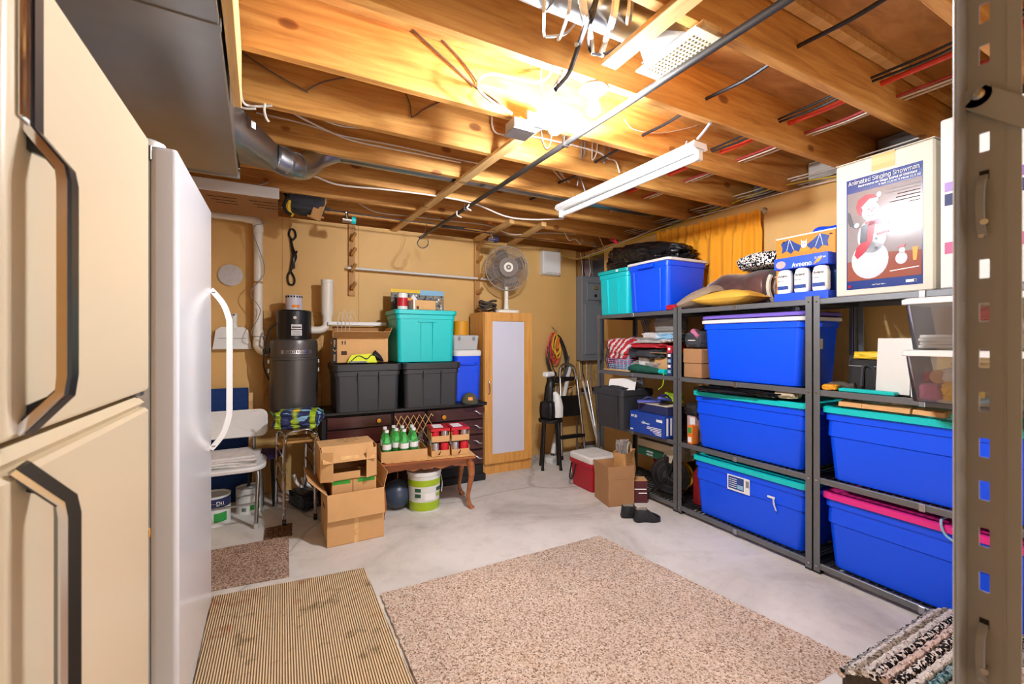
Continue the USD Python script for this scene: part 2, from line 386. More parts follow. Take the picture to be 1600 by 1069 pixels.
speckle('carpet_beige', [(0.0, lin('#8d7460')), (0.15, lin('#bd9f86')), (0.4, lin('#e0c6ae')), (0.75, lin('#eed9c4')), (1.0, lin('#f8ebdd'))], 165.0)
speckle('carpet_brown', [(0.0, lin('#6f5646')), (0.3, lin('#a98872')), (0.65, lin('#cbae98')), (1.0, lin('#e6d2c0'))], 190.0)
speckle('carpet_dark', [(0.0, lin('#4a3327')), (0.5, lin('#7a5c47')), (1.0, lin('#9c7b63'))], 130.0)
# concrete floor: trowel clouds, stains and a few fine cracks
patt('concrete', {'n1': ('noise_texture', {'scale': 1.3, 'detail': 8.0, 'roughness': 0.62, 'distortion': 0.8}), 'r1': ('rgb_ramp', {'ramp': [(0.25, lin('#b3ada4')), (0.42, lin('#d6d1c8')), (0.58, lin('#e6e2da')), (0.8, lin('#f1eee8'))]}),
                  'n2': ('noise_texture', {'scale': 9.0, 'detail': 6.0, 'roughness': 0.7}), 'r2': ('rgb_ramp', {'ramp': [(0.3, (0.8, 0.79, 0.78)), (0.5, (1, 1, 1)), (1.0, (1, 1, 1))]}), 'm1': ('mix', {'mix_type': 'multiply', 'fac': 0.6}),
                  'nd': ('noise_texture', {'scale': 2.0, 'detail': 5.0}), 'av': ('mix', {'mix_type': 'linear_light', 'fac': 0.12}), 'vc': ('voronoi_texture', {'feature': 'distance_to_edge', 'scale': 0.42}), 'rcr': ('rgb_ramp', {'ramp': [(0.0, (0.62, 0.6, 0.58)), (0.003, (0.85, 0.84, 0.83)), (0.006, (1, 1, 1)), (1.0, (1, 1, 1))]}), 'm2': ('mix', {'mix_type': 'multiply', 'fac': 0.8}),
                  'b': ('bump', {'strength': 0.15, 'distance': 0.004})},
     [('g.position', 'n1.vector'), ('n1.fac', 'r1.fac'), ('g.position', 'n2.vector'), ('n2.fac', 'r2.fac'), ('r1.color', 'm1.color1'), ('r2.color', 'm1.color2'), ('g.position', 'nd.vector'), ('g.position', 'av.color1'), ('nd.color', 'av.color2'), ('av.color', 'vc.vector'), ('vc.distance', 'rcr.fac'),
      ('m1.color', 'm2.color1'), ('rcr.color', 'm2.color2'), ('m2.color', 'p.base_color'), ('n2.fac', 'b.height'), ('b.normal', 'p.normal')], rough=0.6)
# ribbed mat: fine ribs along y, with faded floral blotches near its border
patt('ribbed_mat', {'mp': ('mapping', {'scale': (1, 1, 1)}), 'wv': ('wave_texture', {'wave_type': 'bands', 'bands_direction': 'x', 'scale': 33.0}), 'rw': ('rgb_ramp', {'ramp': [(0.0, lin('#6f5237')), (0.3, lin('#a58258')), (0.55, lin('#e2c89c')), (1.0, lin('#f2ddb6'))]}),
                    'n': ('noise_texture', {'scale': 5.5, 'detail': 4.0, 'roughness': 0.7}), 'rn': ('rgb_ramp', {'ramp': [(0.0, lin('#6f7060')), (0.36, lin('#9a9078')), (0.44, (1, 1, 1)), (0.58, (1, 1, 1)), (0.66, lin('#dba58c')), (1.0, lin('#c07a64'))]}), 'mx': ('mix', {'mix_type': 'multiply', 'fac': 0.55}), 'b': ('bump', {'strength': 0.8, 'distance': 0.003})},
     [('g.position', 'wv.vector'), ('wv.fac', 'rw.fac'), ('g.position', 'n.vector'), ('n.fac', 'rn.fac'), ('rw.color', 'mx.color1'), ('rn.color', 'mx.color2'), ('mx.color', 'p.base_color'), ('wv.fac', 'b.height'), ('b.normal', 'p.normal')])
speckle('knit_grey', [(0.0, lin('#1c1c20')), (0.45, lin('#1f1f22')), (0.5, lin('#d8d6d2')), (1.0, lin('#efeeea'))], 120.0)

# ================================================================== setting
TOPZ, JB = 2.515, 2.278          # subfloor underside, joist underside
RX, RIM = 3.08, 3.37             # face of the right wall, rim board above it
BY = 4.10                        # face of the back wall
t = T('floor', 'bare concrete basement floor with stains and hairline cracks', kind='structure')
t.p('slab', bx(-1.2, 3.6, -3.2, 4.5, -0.12, 0, 0), 'concrete', smooth=False)
t = T('ceiling', 'open basement ceiling of orange pine joists under plywood subfloor', kind='structure')
for i, y in enumerate(np.arange(-3.2, 4.5, 1.22)):
    t.p('subfloor_panel', bx(-1.2, 3.6, y, min(y + 1.217, 4.5), TOPZ, TOPZ + 0.016, 0), 'ply_wood', smooth=False)
YJ = [0.56 + 0.406 * k for k in range(-8, 10)]
for y in YJ:
    t.p('joist', bx(-1.18, RIM, y, y + 0.038, JB, TOPZ, 0.002), 'joist_wood', smooth=False)
t.p('rim_board', bx(RIM, RIM + 0.04, -3.2, 4.5, JB, TOPZ, 0.002), 'ply_wood', smooth=False)
# furring boards nailed under the joists
def strap(p, q, w, th=0.019, z=JB):
    p, q = np.array(p, float), np.array(q, float); d = (q - p) / np.linalg.norm(q - p); L = np.linalg.norm(q - p)
    return mv(bx(-w / 2, w / 2, 0, L, -th, 0, 0.0015), p[0], p[1], z, rz=-math.degrees(math.atan2(d[0], d[1])))
for p, q, w in (((1.074, 1.74), (0.915, 4.09), 0.058), ((1.085, -0.5), (1.068, 1.265), 0.068), ((1.235, 0.95), (1.235, 1.0), 0.09)):
    t.p('furring_strip', strap(p, q, w), 'strap_wood', smooth=False)
for a, b in (((744, 372), (800, 343)), ((790, 383), (850, 347))):
    a, b = atz(*a, JB), atz(*b, JB); t.p('furring_strip', strap(a[:2], b[:2], 0.045, 0.035), 'strap_wood', smooth=False)
for k, y in enumerate(YJ[9:17]):    # blocking and batts where the joists meet the rim
    t.p('rim_insulation', bx(RIM - 0.07, RIM - 0.002, y + 0.05, y + 0.395, JB + 0.004, TOPZ - 0.01, 0.006), 'grey_block' if k % 2 == 0 else 'white_block', smooth=False)
t.p('wood_blocking', bx(1.95, 2.35, YJ[9] + 0.04, YJ[9] + 0.078, JB + 0.1, TOPZ, 0.002), 'joist_wood', smooth=False)
t.p('wood_cleat', bx(1.25, 3.2, YJ[9] - 0.042, YJ[9] - 0.004, TOPZ - 0.042, TOPZ - 0.001, 0.002), 'strap_wood', smooth=False)

t = T('wall_back', 'tan painted drywall back wall of the basement', kind='structure')
for x0, x1 in ((-1.2, 0.0), (0.0, 0.605), (0.605, 1.745), (1.745, 2.985)):
    t.p('wall_panel', bx(x0 + 0.0008, x1 - 0.0008, BY, BY + 0.014, 0.0, 2.277, 0.001), 'tan_paint', smooth=False)
t.p('top_plate', bx(-1.2, 3.6, BY + 0.016, BY + 0.10, 2.20, JB - 0.002, 0.002), 'rack_wood', smooth=False)
for x in (3.03, 3.33): t.p('stud', bx(x, x + 0.038, BY + 0.016, BY + 0.10, 0.0, 2.198, 0.002), 'rack_wood', smooth=False)
t.p('vapour_barrier', bx(2.99, 3.6, BY + 0.115, BY + 0.12, 0.0, JB, 0), 'box_pink', smooth=False)
t.p('concrete_face', bx(-1.2, 3.6, BY + 0.19, BY + 0.40, 0.0, JB - 0.001, 0), 'grey_block', smooth=False)
for z in (0.62, 0.80): t.p('plywood_patch', bx(2.99, 3.4, BY - 0.002, BY + 0.012, z - 0.55 if z < 0.7 else 0.70, z if z < 0.7 else 1.02, 0.001), 'board_osb', smooth=False)
t = T('wall_right', 'tan painted drywall side wall behind the shelving', kind='structure')
ys = [-3.2, -1.0, 0.22, 1.44, 2.66, 3.72]
for a, b in zip(ys, ys[1:]): t.p('wall_panel', bx(RX, RX + 0.014, a + 0.0008, b - 0.0008, 0.0, JB - 0.004, 0.001), 'tan_paint', smooth=False)
t.p('sill_ledge', bx(RX + 0.016, RIM + 0.2, -3.2, 4.28, JB - 0.05, JB - 0.006, 0.002), 'board_osb', smooth=False)
t.p('concrete_face', bx(3.32, 3.6, -3.2, 4.28, 0, JB - 0.052, 0), 'grey_block', smooth=False)
t = T('wall_left', 'pale painted basement wall behind the fridge and freezer', kind='structure')
t.p('wall_panel', bx(-1.2, -1.186, -3.2, 4.3, 0, TOPZ, 0), 'tan_paint', smooth=False)
t = T('wall_front', 'unseen painted wall behind the camera, left open on one side for the ambient fill', kind='structure')  # unseen wall; its open side lets the ambient dome fill the room
t.p('wall_panel', bx(-1.2, 0.9, -3.2, -3.186, 0, JB - 0.002, 0), 'tan_paint', smooth=False)
# ================================================================== ceiling lamps and services
def bend(m, r, a0=-90):
    """wraps lettering made in xy around a vertical cylinder of radius r, centred at angle a0 (degrees)"""
    b = m.bounds; m = m.copy()
    if b[1, 0] - b[0, 0] > 0.02: m = m.subdivide_to_size(max(0.012, (b[1, 0] - b[0, 0]) / 14), max_iter=12)
    v = m.vertices; cx = (b[0, 0] + b[1, 0]) / 2
    a = math.radians(a0) + (v[:, 0] - cx) / r; rr = r + v[:, 2]
    m.vertices = np.stack([rr * np.cos(a), rr * np.sin(a), v[:, 1]], 1); return m
for loc, lab, rz in (((1.052, 1.60, 2.259), 'bare bulb lamp at the end of the long furring board beside the junction box', 0), ((1.125, 1.425, 2.278), 'bare bulb lamp under the joist with the round pan, brightest light', 0)):
    t = T('bulb_lamp', lab, 'lamp', loc, rz)
    t.p('pan', lathe([(0.001, 0), (0.055, 0), (0.058, -0.006), (0.042, -0.018), (0.001, -0.018)], 28), 'porcelain')
    t.p('socket', lathe([(0.001, -0.018), (0.023, -0.018), (0.021, -0.045), (0.001, -0.045)], 24), 'porcelain')
    bu = t.p('bulb', lathe([(0.012, -0.044), (0.014, -0.052), (0.024, -0.068), (0.0285, -0.083), (0.027, -0.096), (0.018, -0.108), (0.001, -0.112)], 24), 'bulb_glow', smooth=True)
t = T('junction_box', 'grey metal junction box with cables by the bare bulbs', 'junction box', (0.935, 1.70, 2.17))
t.p('box', bx(-0.05, 0.05, -0.035, 0.05, 0.0, 0.05, 0.004), 'panel_grey')
t.p('cover', bx(-0.055, 0.055, -0.04, 0.055, -0.004, 0.0, 0.001), 'steel')
t.p('strap_arm', bx(0.03, 0.13, -0.01, 0.012, 0.045, 0.107, 0.002), 'steel')
t.p('wire_nut', lathe([(0.004, 0.05), (0.007, 0.052), (0.006, 0.07), (0.003, 0.074)], 12), 'amber')
t.p('wire_nut', mv(lathe([(0.004, 0.05), (0.007, 0.052), (0.006, 0.07), (0.003, 0.074)], 12), 0.018, 0.008), 'amber')
def strip_light(name, lab, loc, L, rz, glow):
    t = T(name, lab, 'strip light', loc, rz)
    body = [(-0.055, 0.028), (-0.045, 0.056), (0.045, 0.056), (0.055, 0.028), (0.05, 0.024), (-0.05, 0.024)]
    t.p('channel', ext(body, L, 'xz', 0.0), 'fixture_white', smooth=False)
    t.p('reflector', ext([(-0.055, 0.028), (-0.05, 0.0285), (-0.03, 0.02), (0.03, 0.02), (0.05, 0.0285), (0.055, 0.028), (0.03, 0.014), (-0.03, 0.014)], L, 'xz', 0.0), 'fixture_white', smooth=False)
    t.p('tube', cyl([0, 0.025, -0.012], [0, L - 0.025, -0.012], 0.018), 'fill_tube_glow' if glow else 'tube_glass')
    for y in (0.0, L - 0.025): t.p('socket', bx(-0.02, 0.02, y, y + 0.025, -0.033, 0.02, 0.004), 'white_plastic')
    for y in (0.004, L - 0.03): t.p('end_plate', bx(-0.04, 0.04, y, y + 0.026, 0.056, 0.062, 0.001), 'steel')
    for y in (0.10, L - 0.10): t.p('hanger', tube([[0, y, 0.06], [0.004, y - 0.01, 0.085], [0, y - 0.02, JB - loc[2]]], 0.004, 6), 'wire_grey')
    return t
strip_light('fluorescent_strip', 'long white fluorescent strip light, unlit, hung under the joists', (1.85, 1.495, 2.185), 1.19, 1.6, False)
strip_light('fluorescent_strip', 'added fluorescent fill light behind the camera, out of view', (1.3, -2.4, 2.2), 1.19, 0, True)  # added fill fixture, out of view, brightens surfaces turned toward the camera

# register with its boot
t = T('ceiling_register', 'cream slotted ceiling air register on a galvanised boot', 'air vent', (1.245, 1.10, 2.262))
fr = sbox(-0.072, -0.135, 0.072, 0.135); holes = []
for i in range(13):
    for j in range(6):
        holes.append(sbox(-0.044 + j * 0.0155, -0.104 + i * 0.0165, -0.044 + j * 0.0155 + 0.0105, -0.104 + i * 0.0165 + 0.0095))
from shapely.ops import unary_union
t.p('grille', ext(fr.difference(unary_union(holes)), 0.006, 'xy', -0.006), 'vent_cream', smooth=False)
t.p('damper', bx(-0.05, 0.05, -0.11, 0.11, 0.0015, 0.003, 0), 'vent_dark', smooth=False)
hull = trimesh.convex.convex_hull(np.vstack([rrect(0.104, 0.22, 0.01) + [0, 0, 0.003], rrect(0.104, 0.22, 0.01) + [0, 0, 0.09], circ_ := np.array([[-0.09, 0.06 + 0.06 * math.cos(a), 0.12 + 0.06 * math.sin(a)] for a in np.linspace(0, 6.28, 20)])]))
t.p('boot', hull, 'galvanized')
t.p('collar', bx(-0.058, -0.053, -0.12, 0.12, 0.02, 0.026, 0), 'galvanized')
one('round_duct', 'galvanised round air duct between joists above the furring board, feeding the register', 'duct', cat_([cyl([-1.0, 1.17, 2.37], [1.15, 1.17, 2.37], 0.062, 28), cyl([0.75, 1.17, 2.37], [0.76, 1.17, 2.37], 0.065, 28)]), 'galvanized')
t = T('iron_pipe', 'long dark steel pipe hung under the joists past the bulbs', 'pipe', (1.2, 2.0, 2.225), world=True)
pa, pb = atz(1060, 110, 2.228), atz(690, 350, 2.228); pdir = (pb - pa) / (pb[1] - pa[1]); pxy = lambda y: pa + pdir * (y - pa[1])
t.p('pipe', cyl(pxy(-0.6), pxy(4.09), 0.0135, 14), 'pipe_black')
for y in (YJ[8] + 0.019, YJ[11] + 0.019, YJ[14] + 0.019): q = pxy(y); t.p('hanger', cat([bx(q[0] - 0.016, q[0] + 0.016, y - 0.008, y + 0.008, q[2] - 0.016, q[2] - 0.0135, 0), bx(q[0] - 0.017, q[0] - 0.0145, y - 0.008, y + 0.008, q[2] - 0.016, JB, 0), bx(q[0] + 0.0145, q[0] + 0.017, y - 0.008, y + 0.008, q[2] - 0.016, JB, 0)]), 'steel')
# trunk duct
t = T('trunk_duct', 'wide sheet-metal trunk duct running above the fridge and freezer', 'duct', (-0.19, 2.53, 2.05), 2.3)
t.p('duct_body', bx(-0.62, 0, -4.2, 0, 0.0, 0.225, 0.004), 'duct_steel', smooth=False)
t.p('seam', bx(-0.62, 0.004, -1.205, -1.18, -0.004, 0.22, 0.001), 'duct_steel', smooth=False)
t.p('end_flange', bx(-0.62, 0.006, -0.014, 0.004, -0.006, 0.225, 0.001), 'duct_steel', smooth=False)
for z in (0.03, 0.10): t.p('screw', cyl([0.0, -0.05, z], [0.008, -0.05, z], 0.005, 8), 'chrome')
one('duct_batten', 'pale wood batten along the open side of the trunk duct', 'batten', mv(bx(0.008, 0.034, -3.6, -0.72, 0.02, 0.224, 0.002), -0.19, 2.53, 2.05, rz=2.3), 'strap_wood', smooth=False)
t = T('branch_duct', 'galvanised elbow and round branch duct leaving the trunk duct', 'duct', (-0.19, 2.3, 2.1), world=True)
h0 = np.array([[-0.178, y, z] for y in (2.12, 2.42) for z in (2.085, 2.235)])
h1 = np.array([[-0.02, 2.45 + 0.062 * math.cos(a), 2.15 + 0.062 * math.sin(a)] for a in np.linspace(0, 6.28, 20)])
t.p('takeoff', trimesh.convex.convex_hull(np.vstack([h0, h1])), 'galvanized')
t.p('sticker', mv(bx(-0.012, 0.012, -0.001, 0, -0.015, 0.015, 0), -0.11, 2.19, 2.18, rz=52), 'print_white')
t.p('elbow', tube([[-0.04, 2.44, 2.15], [0.03, 2.5, 2.145], [0.1, 2.6, 2.18], [0.17, 2.69, 2.28], [0.27, 2.71, 2.345], [0.32, 2.71, 2.348]], 0.064, 24, 3), 'galvanized', smooth=20)
for c in ([0.0, 2.468, 2.147], [0.06, 2.54, 2.158]): t.p('crimp_ring', cyl(np.array(c) - [0.004, 0.006, 0], np.array(c) + [0.004, 0.006, 0.002], 0.068, 24), 'galvanized')
t.p('round_pipe', cyl([0.31, 2.71, 2.348], [2.75, 2.71, 2.348], 0.062, 28), 'galvanized')
for x in (0.95, 1.55, 2.1): t.p('joint_ring', cyl([x, 2.71, 2.348], [x + 0.02, 2.71, 2.348], 0.0645, 28), 'galvanized')

# cables drilled through the joists on the right: run along y
def cable(lab, pts, r, m, group=None, name='cable', k=6):
    return one(name, lab, 'cable', tube(pts, r, 7, k), m, group)
def through(p0, y1, sag, j=0.0, y0=0.15, end=None):
    x, z = p0[0], p0[2]; pts = [[x + j * 0.4, y0, z]]
    for i, yy in enumerate(YJ[8:17]):
        if yy < y0 or yy > y1: continue
        pts.append([x + j * R.uniform(-1, 1) * 0.2, yy + 0.019, z]); pts.append([x + j * R.uniform(-1, 1), yy + 0.22, z - sag * R.uniform(0.6, 1.3)])
    return pts
g = 'cables through the joists by the right wall'
cable('black cable drilled through the joists, furthest left of the right-hand cables', through(aty(1247, 73, 0.966), 3.2, 0.014, 0.012), 0.008, 'wire_black')
cable('black twin cable beside the thick red hose, upper strand', through(aty(1361, 122, 0.966), 3.6, 0.004, 0.004), 0.0055, 'wire_black')
cable('black twin cable beside the thick red hose, lower strand', through(aty(1363, 127, 0.966), 3.6, 0.010, 0.006), 0.0055, 'wire_black')
cable('thick red hose drilled through the joists', through(aty(1377, 131, 0.966), 3.6, 0.004, 0.003), 0.0115, 'wire_red', name='red_hose')
cable('maroon cable drilled through the joists right of the red hose', through(aty(1401, 151, 0.966), 3.4, 0.005, 0.008), 0.006, 'wire_maroon')
cable('white cable drilled through the joists right of the maroon cable', through(aty(1405, 154, 0.966), 3.4, 0.006, 0.005), 0.005, 'wire_white')
cable('outermost white cable of the pair right of the maroon cable', through(aty(1414, 156, 0.966), 3.4, 0.003, 0.005), 0.005, 'wire_white')
for k in range(5):
    b = aty(1338 + 4 * k, 246 + 1.5 * k, 1.372)
    cable(['leftmost', 'second', 'middle', 'fourth', 'rightmost'][k] + ' white cable of the bundle through the joists beside the rim insulation', through(b + [0.012 * k, 0, -0.006 * k], 3.7, 0.006 + 0.004 * k, 0.010, y0=0.75), 0.0045, 'wire_white', g)
cable('yellow-green cable draped along the top of the right wall', [atx(1460, 250, 3.06), atx(1250, 285, 3.06), atx(1190, 300, 3.06), atx(1100, 335, 3.06), atx(1000, 372, 3.06), [2.95, 3.9, 2.16], [2.7, 4.05, 2.2]], 0.0045, 'wire_yellow')
cable('white cable sagging along the top of the right wall', [atx(1470, 246, 3.05), atx(1330, 276, 3.05), atx(1220, 302, 3.05), atx(1130, 328, 3.05), atx(1040, 352, 3.05), [2.99, 3.6, 2.2], [2.93, 4.02, 2.16]], 0.005, 'wire_white')

# cables round the bulbs
P = lambda Y, *pp: [aty(a, b, Y) for a, b in pp]
Yf, Yd = 1.345, 1.085
def over(top, mid, low): return P(Yd, *top) + P(Yd + 0.03, *mid) + P(Yf - 0.01, *low)
cable('white cable looped over the round duct at the far left of the cable cluster', over([(848, -40), (850, 5)], [(850, 24)], [(850, 54), (856, 57), (884, 52), (902, 30)]) + P(Yd, (906, -5), (908, -40)), 0.0055, 'wire_white')
cable('white cable hanging straight beside the far left loop', over([(893, -40), (890, 5)], [(886, 28)], [(875, 58), (872, 62)]), 0.0055, 'wire_white')
cable('thick white cable crossing in front of the round duct', over([(906, -40), (909, 10)], [(914, 30)], [(908, 60), (900, 70)]), 0.008, 'wire_white')
cable('second thick white cable beside the crossing cable', over([(911, -40), (914, 10)], [(919, 32)], [(925, 62), (926, 84)]), 0.007, 'wire_white')
cable('black cable running from above the round duct down to the bulbs', over([(940, -40), (930, 5)], [(918, 32)], [(906, 66), (898, 90), (887, 118), (868, 140)]), 0.009, 'wire_black')
cable('broad white cable hanging right of the black cable', over([(962, -40), (960, 5)], [(955, 34)], [(944, 66), (938, 86)]), 0.009, 'wire_white')
cable('second broad white cable overlapping the first right of the black cable', over([(968, -40), (964, 8)], [(958, 36)], [(948, 64), (941, 88)]), 0.007, 'wire_white')
cable('narrow white cable hanging against the near furring board', over([(984, -40), (983, 5)], [(980, 34)], [(977, 60), (975, 68)]), 0.006, 'wire_white')
cable('narrow grey cable hanging against the near furring board', over([(990, -40), (988, 5)], [(985, 30)], [(981, 56)]), 0.005, 'wire_grey')
cable('black cable swagged between the hanging cables', over([(928, -30), (930, 10)], [(922, 40)], [(920, 70), (927, 84), (945, 84), (962, 76), (978, 60)]), 0.006, 'wire_black')
cable('white cable forked toward the small bulb from the joist', P(1.40, (886, 102), (870, 130)) + P(1.6, (856, 155)), 0.007, 'wire_white')
Yg = 1.70
cable('long dark cable stapled across the lit joist face, upper one', P(1.765, (640, 42), (668, 68), (712, 108), (745, 138)) + P(Yg, (775, 158), (800, 178)), 0.005, 'wire_brown')
cable('dark cable stapled across the lit joist face, lower one', P(1.768, (690, 62), (722, 96), (745, 128), (748, 140)), 0.0045, 'wire_brown')
cable('white cable curling in a wide arc left of the junction box', P(Yg - 0.02, (800, 178), (770, 160), (748, 140), (750, 122), (770, 116), (800, 122), (835, 129), (855, 122), (864, 104)), 0.0065, 'wire_white')
cable('white cable from the curled arc to the bulbs', P(Yg - 0.03, (752, 134), (785, 142), (815, 152), (840, 165), (852, 168)), 0.0065, 'wire_white')
cable('thin white cable hanging above the junction box', P(Yg - 0.1, (846, 100), (845, 130), (848, 160)), 0.004, 'wire_white')
cable('white cable bent like a hook under the joist left of the furring board', P(2.16, (769, 176), (769, 195), (776, 208), (800, 211), (830, 213), (860, 219), (900, 228)), 0.005, 'wire_white')
for i, (a, b, c) in enumerate((((845, 200), (855, 232), (862, 205)), ((885, 205), (877, 230), (890, 212)), ((910, 216), (909, 248), (914, 222)), ((926, 218), (926, 250), (934, 220)), ((945, 222), (944, 255), (952, 224)))):
    cable(['leftmost', 'second', 'middle', 'fourth', 'rightmost'][i] + ' short cable loop drooping below the joist behind the bulbs', P(2.15, a, ((a[0] + b[0]) / 2 - 1, (a[1] + b[1]) / 2 + 6), b, ((c[0] + b[0]) / 2 + 2, (c[1] + b[1]) / 2 + 4), c), 0.0042, 'wire_white' if i not in (2, 4) else 'wire_grey', 'cable loops behind the bulbs')
cable('white cable running from the cable loops toward the strip light', P(2.15, (900, 228), (935, 238), (950, 248), (962, 252), (968, 270)), 0.005, 'wire_white')
cable('dark cable falling past the steel pipe in an inverted V', P(2.35, (890, 232), (904, 268), (902, 290)), 0.004, 'wire_grey')
cable('grey cable branching from the inverted V', P(2.35, (904, 268), (914, 298)), 0.004, 'wire_grey')
cable('white cable forked below the pipe left of the strip light', P(2.55, (858, 258), (875, 278), (884, 284)) + P(2.55, (874, 262), (876, 272), (890, 285)), 0.0045, 'wire_white', k=3)
cable('thin curved wire stapled to the joist above the strip light', P(1.765, (975, 186), (990, 202), (1030, 208), (1075, 200), (1105, 190)), 0.0025, 'wire_white')
cable('grey cord from the strip light end up to the joist', [atz(1110, 192, JB - 0.005), atz(1100, 205, 2.262), atz(1090, 217, 2.25)], 0.007, 'wire_grey')
# small dark staple loops on the lit joist faces
for i, pp in enumerate((((338, 55), (420, 110), (477, 142), (480, 141), (505, 128), (545, 120)), ((634, 146), (641, 165), (644, 184), (660, 172), (690, 158)))):
    Yw = 2.172
    cable(('long' if i == 0 else 'short') + ' dark wire pinned in a V on the second lit joist', P(Yw, *pp), 0.0035, 'wire_brown', k=2)
# left side white cables
cable('white cable bundle hanging along the trunk duct edge, left strand', [atz(360, -20, 2.262), atz(359, 30, 2.262), atz(364, 70, 2.262), atz(371, 120, 2.262), atz(373, 155, 2.25), atz(378, 168, 2.25), atz(400, 170, 2.255)], 0.005, 'wire_white')
cable('white cable bundle hanging along the trunk duct edge, right strand', [atz(364, -20, 2.266), atz(364, 30, 2.266), atz(362, 62, 2.266), atz(374, 125, 2.266), atz(380, 160, 2.255), atz(400, 166, 2.26), atz(425, 165, 2.27)], 0.005, 'wire_white')
cable('white cable end dangling left of the curled bundle', P(2.15, (414, 162), (413, 172), (416, 184), (420, 190)), 0.005, 'wire_white')
cable('long white cable stapled from the duct across the third joist', P(2.575, (400, 176), (470, 192), (540, 213), (620, 228), (700, 246), (760, 258)), 0.0045, 'wire_white')
cable('long white cable dropping from the second joist to the third', P(2.4, (445, 168), (475, 186)) + P(2.57, (525, 210), (560, 222), (640, 238), (720, 254)), 0.005, 'wire_white')
cable('white cable draped below the second joist', P(2.30, (490, 180), (530, 196), (580, 201), (600, 202)), 0.004, 'wire_white')
cable('white cable run under the back joists from the duct elbow toward the window', P(2.98, (444, 262), (490, 275), (530, 289), (600, 296), (680, 306), (740, 318), (790, 338), (830, 343), (880, 342)), 0.006, 'wire_white')
cable('white cable sagging in front of the back wall top', P(3.7, (560, 318), (590, 332), (640, 338), (700, 345), (760, 352), (800, 366), (850, 364), (900, 366)), 0.005, 'wire_white')
cable('thin white cable over the flat brown box by the wall', P(3.36, (345, 296), (380, 294), (400, 291), (420, 285)), 0.004, 'wire_white')
cable('dark wire wound round the vertical drain pipe', [[-0.12, 3.93, 2.17], [-0.20, 3.92, 2.10], [-0.12, 3.93, 1.8], [-0.215, 3.92, 1.62], [-0.15, 3.91, 1.48], [-0.21, 3.92, 1.3], [-0.10, 3.86, 1.28]], 0.003, 'wire_grey')
for i, (a, b) in enumerate(((938, 412), (943, 414), (908, 410), (948, 418))):
    x = 3.02 + 0.055 * i
    cable(['leftmost loose white', 'loose black', 'second loose white', 'loose grey'][i] + ' cable running down the open studs above the breaker panel', [[x, 4.06, 2.25], [x + 0.02 * (-1) ** i, 4.05, 2.05], [x + 0.01, 4.06, 1.9], [x - 0.02, 4.07, 1.2 - 0.2 * i], [x, 4.06, 0.8]], 0.0055, ['wire_white', 'wire_black', 'wire_white', 'wire_grey'][i], 'cables beside the breaker panel')
for i, (px, py) in enumerate(((895, 345), (920, 352), (950, 345), (965, 372), (985, 362), (940, 360))):
    q = aty(px, py, 3.55 + 0.05 * i); q[2] = min(q[2], JB - 0.03)
    cable(['first', 'second', 'third', 'fourth', 'fifth', 'sixth'][i] + ' thin cable from the left in the tangle near the garbage bag', [q + [-0.12, 0, 0.10], q + [-0.05, 0, -0.01], q + [0.04, 0.02, 0.015], q + [0.13, 0.05, -0.02], q + [0.2, 0.12, 0.05]], 0.004, ['wire_white', 'wire_grey'][i % 2], 'thin cables tangled in the far corner')

# hooks, fishing rods, odds and ends under the back joists
one('ceiling_hook', 'grey open-ring hook hanging from a wire under the back joists', 'hook', cat_([tube(P(3.42, (670, 326), (667, 350), (662, 367)), 0.003, 6, 2), tube(P(3.42, (662, 366), (655, 374), (652, 381), (657, 387), (664, 387), (669, 381), (668, 374)), 0.0045, 6)]), 'steel')
one('ceiling_hook', 'small white hook under the joists by the steel pipe', 'hook', tube(P(3.05, (714, 330), (714, 336), (721, 340)), 0.005, 6), 'wire_white')
one('ceiling_hook', 'small white hook beside the cable loops right of the pipe', 'hook', tube(P(2.7, (733, 320), (730, 325), (736, 329)), 0.005, 6), 'wire_white')
def fishing_rod(lab, x0, x1, y, z, reel, col):
    t = T('fishing_rod', lab, 'fishing rod', (x0, y, z), world=True)
    t.p('blank', tube([[x0, y, z], [(x0 + x1) / 2, y + 0.01, z - 0.008], [x1, y, z]], [0.006, 0.004, 0.002], 7), 'wire_black')
    t.p('grip', cyl([x0, y, z], [x0 + 0.22, y, z], 0.013, 12), 'rope_dark')
    r = t.p('reel', cat_([cyl([reel - 0.03, y - 0.02, z - 0.065], [reel + 0.035, y - 0.02, z - 0.065], 0.024, 16), bx(reel - 0.012, reel + 0.012, y - 0.026, y - 0.014, z - 0.065, z, 0.003)]), 'chrome')
    t.p('spool', cyl([reel + 0.035, y - 0.02, z - 0.065], [reel + 0.065, y - 0.02, z - 0.065], 0.028, 16), col)
    t.p('crank', tube([[reel, y - 0.04, z - 0.065], [reel, y - 0.06, z - 0.065], [reel - 0.01, y - 0.062, z - 0.03], [reel - 0.01, y - 0.08, z - 0.028]], 0.004, 6, 2), 'steel')
    t.p('line_guide', tube([[reel + 0.25 + 0.012 * math.cos(a), y, z - 0.014 + 0.012 * math.sin(a)] for a in np.linspace(0, 5.5, 8)], 0.0015, 5, 2), 'steel')
    return t
a = aty(541, 312, 3.55)
fishing_rod('fishing rod with silver and teal reel under the back joists', 0.10, 1.7, 3.55, 2.235, a[0], 'lid_teal')
a = aty(765, 340, 3.62)
fishing_rod('fishing rod with orange and dark blue reel near the fan', 1.2, 2.6, 3.62, 2.235, a[0], 'navy')
one('orange_reel_case', 'orange reel cover on the fishing rod tip above the fan', 'reel cover', mv(blob(0.05, 0.03, 0.09, 3, 0.3), *aty(766, 350, 3.50)), 'orange_box')
t = T('rod_rack', 'rough wooden bracket under the back joists holding the rods', 'bracket', (0.2, 3.45, 2.1), world=True)
a, b = aty(506, 303, 3.44), aty(492, 343, 3.44)
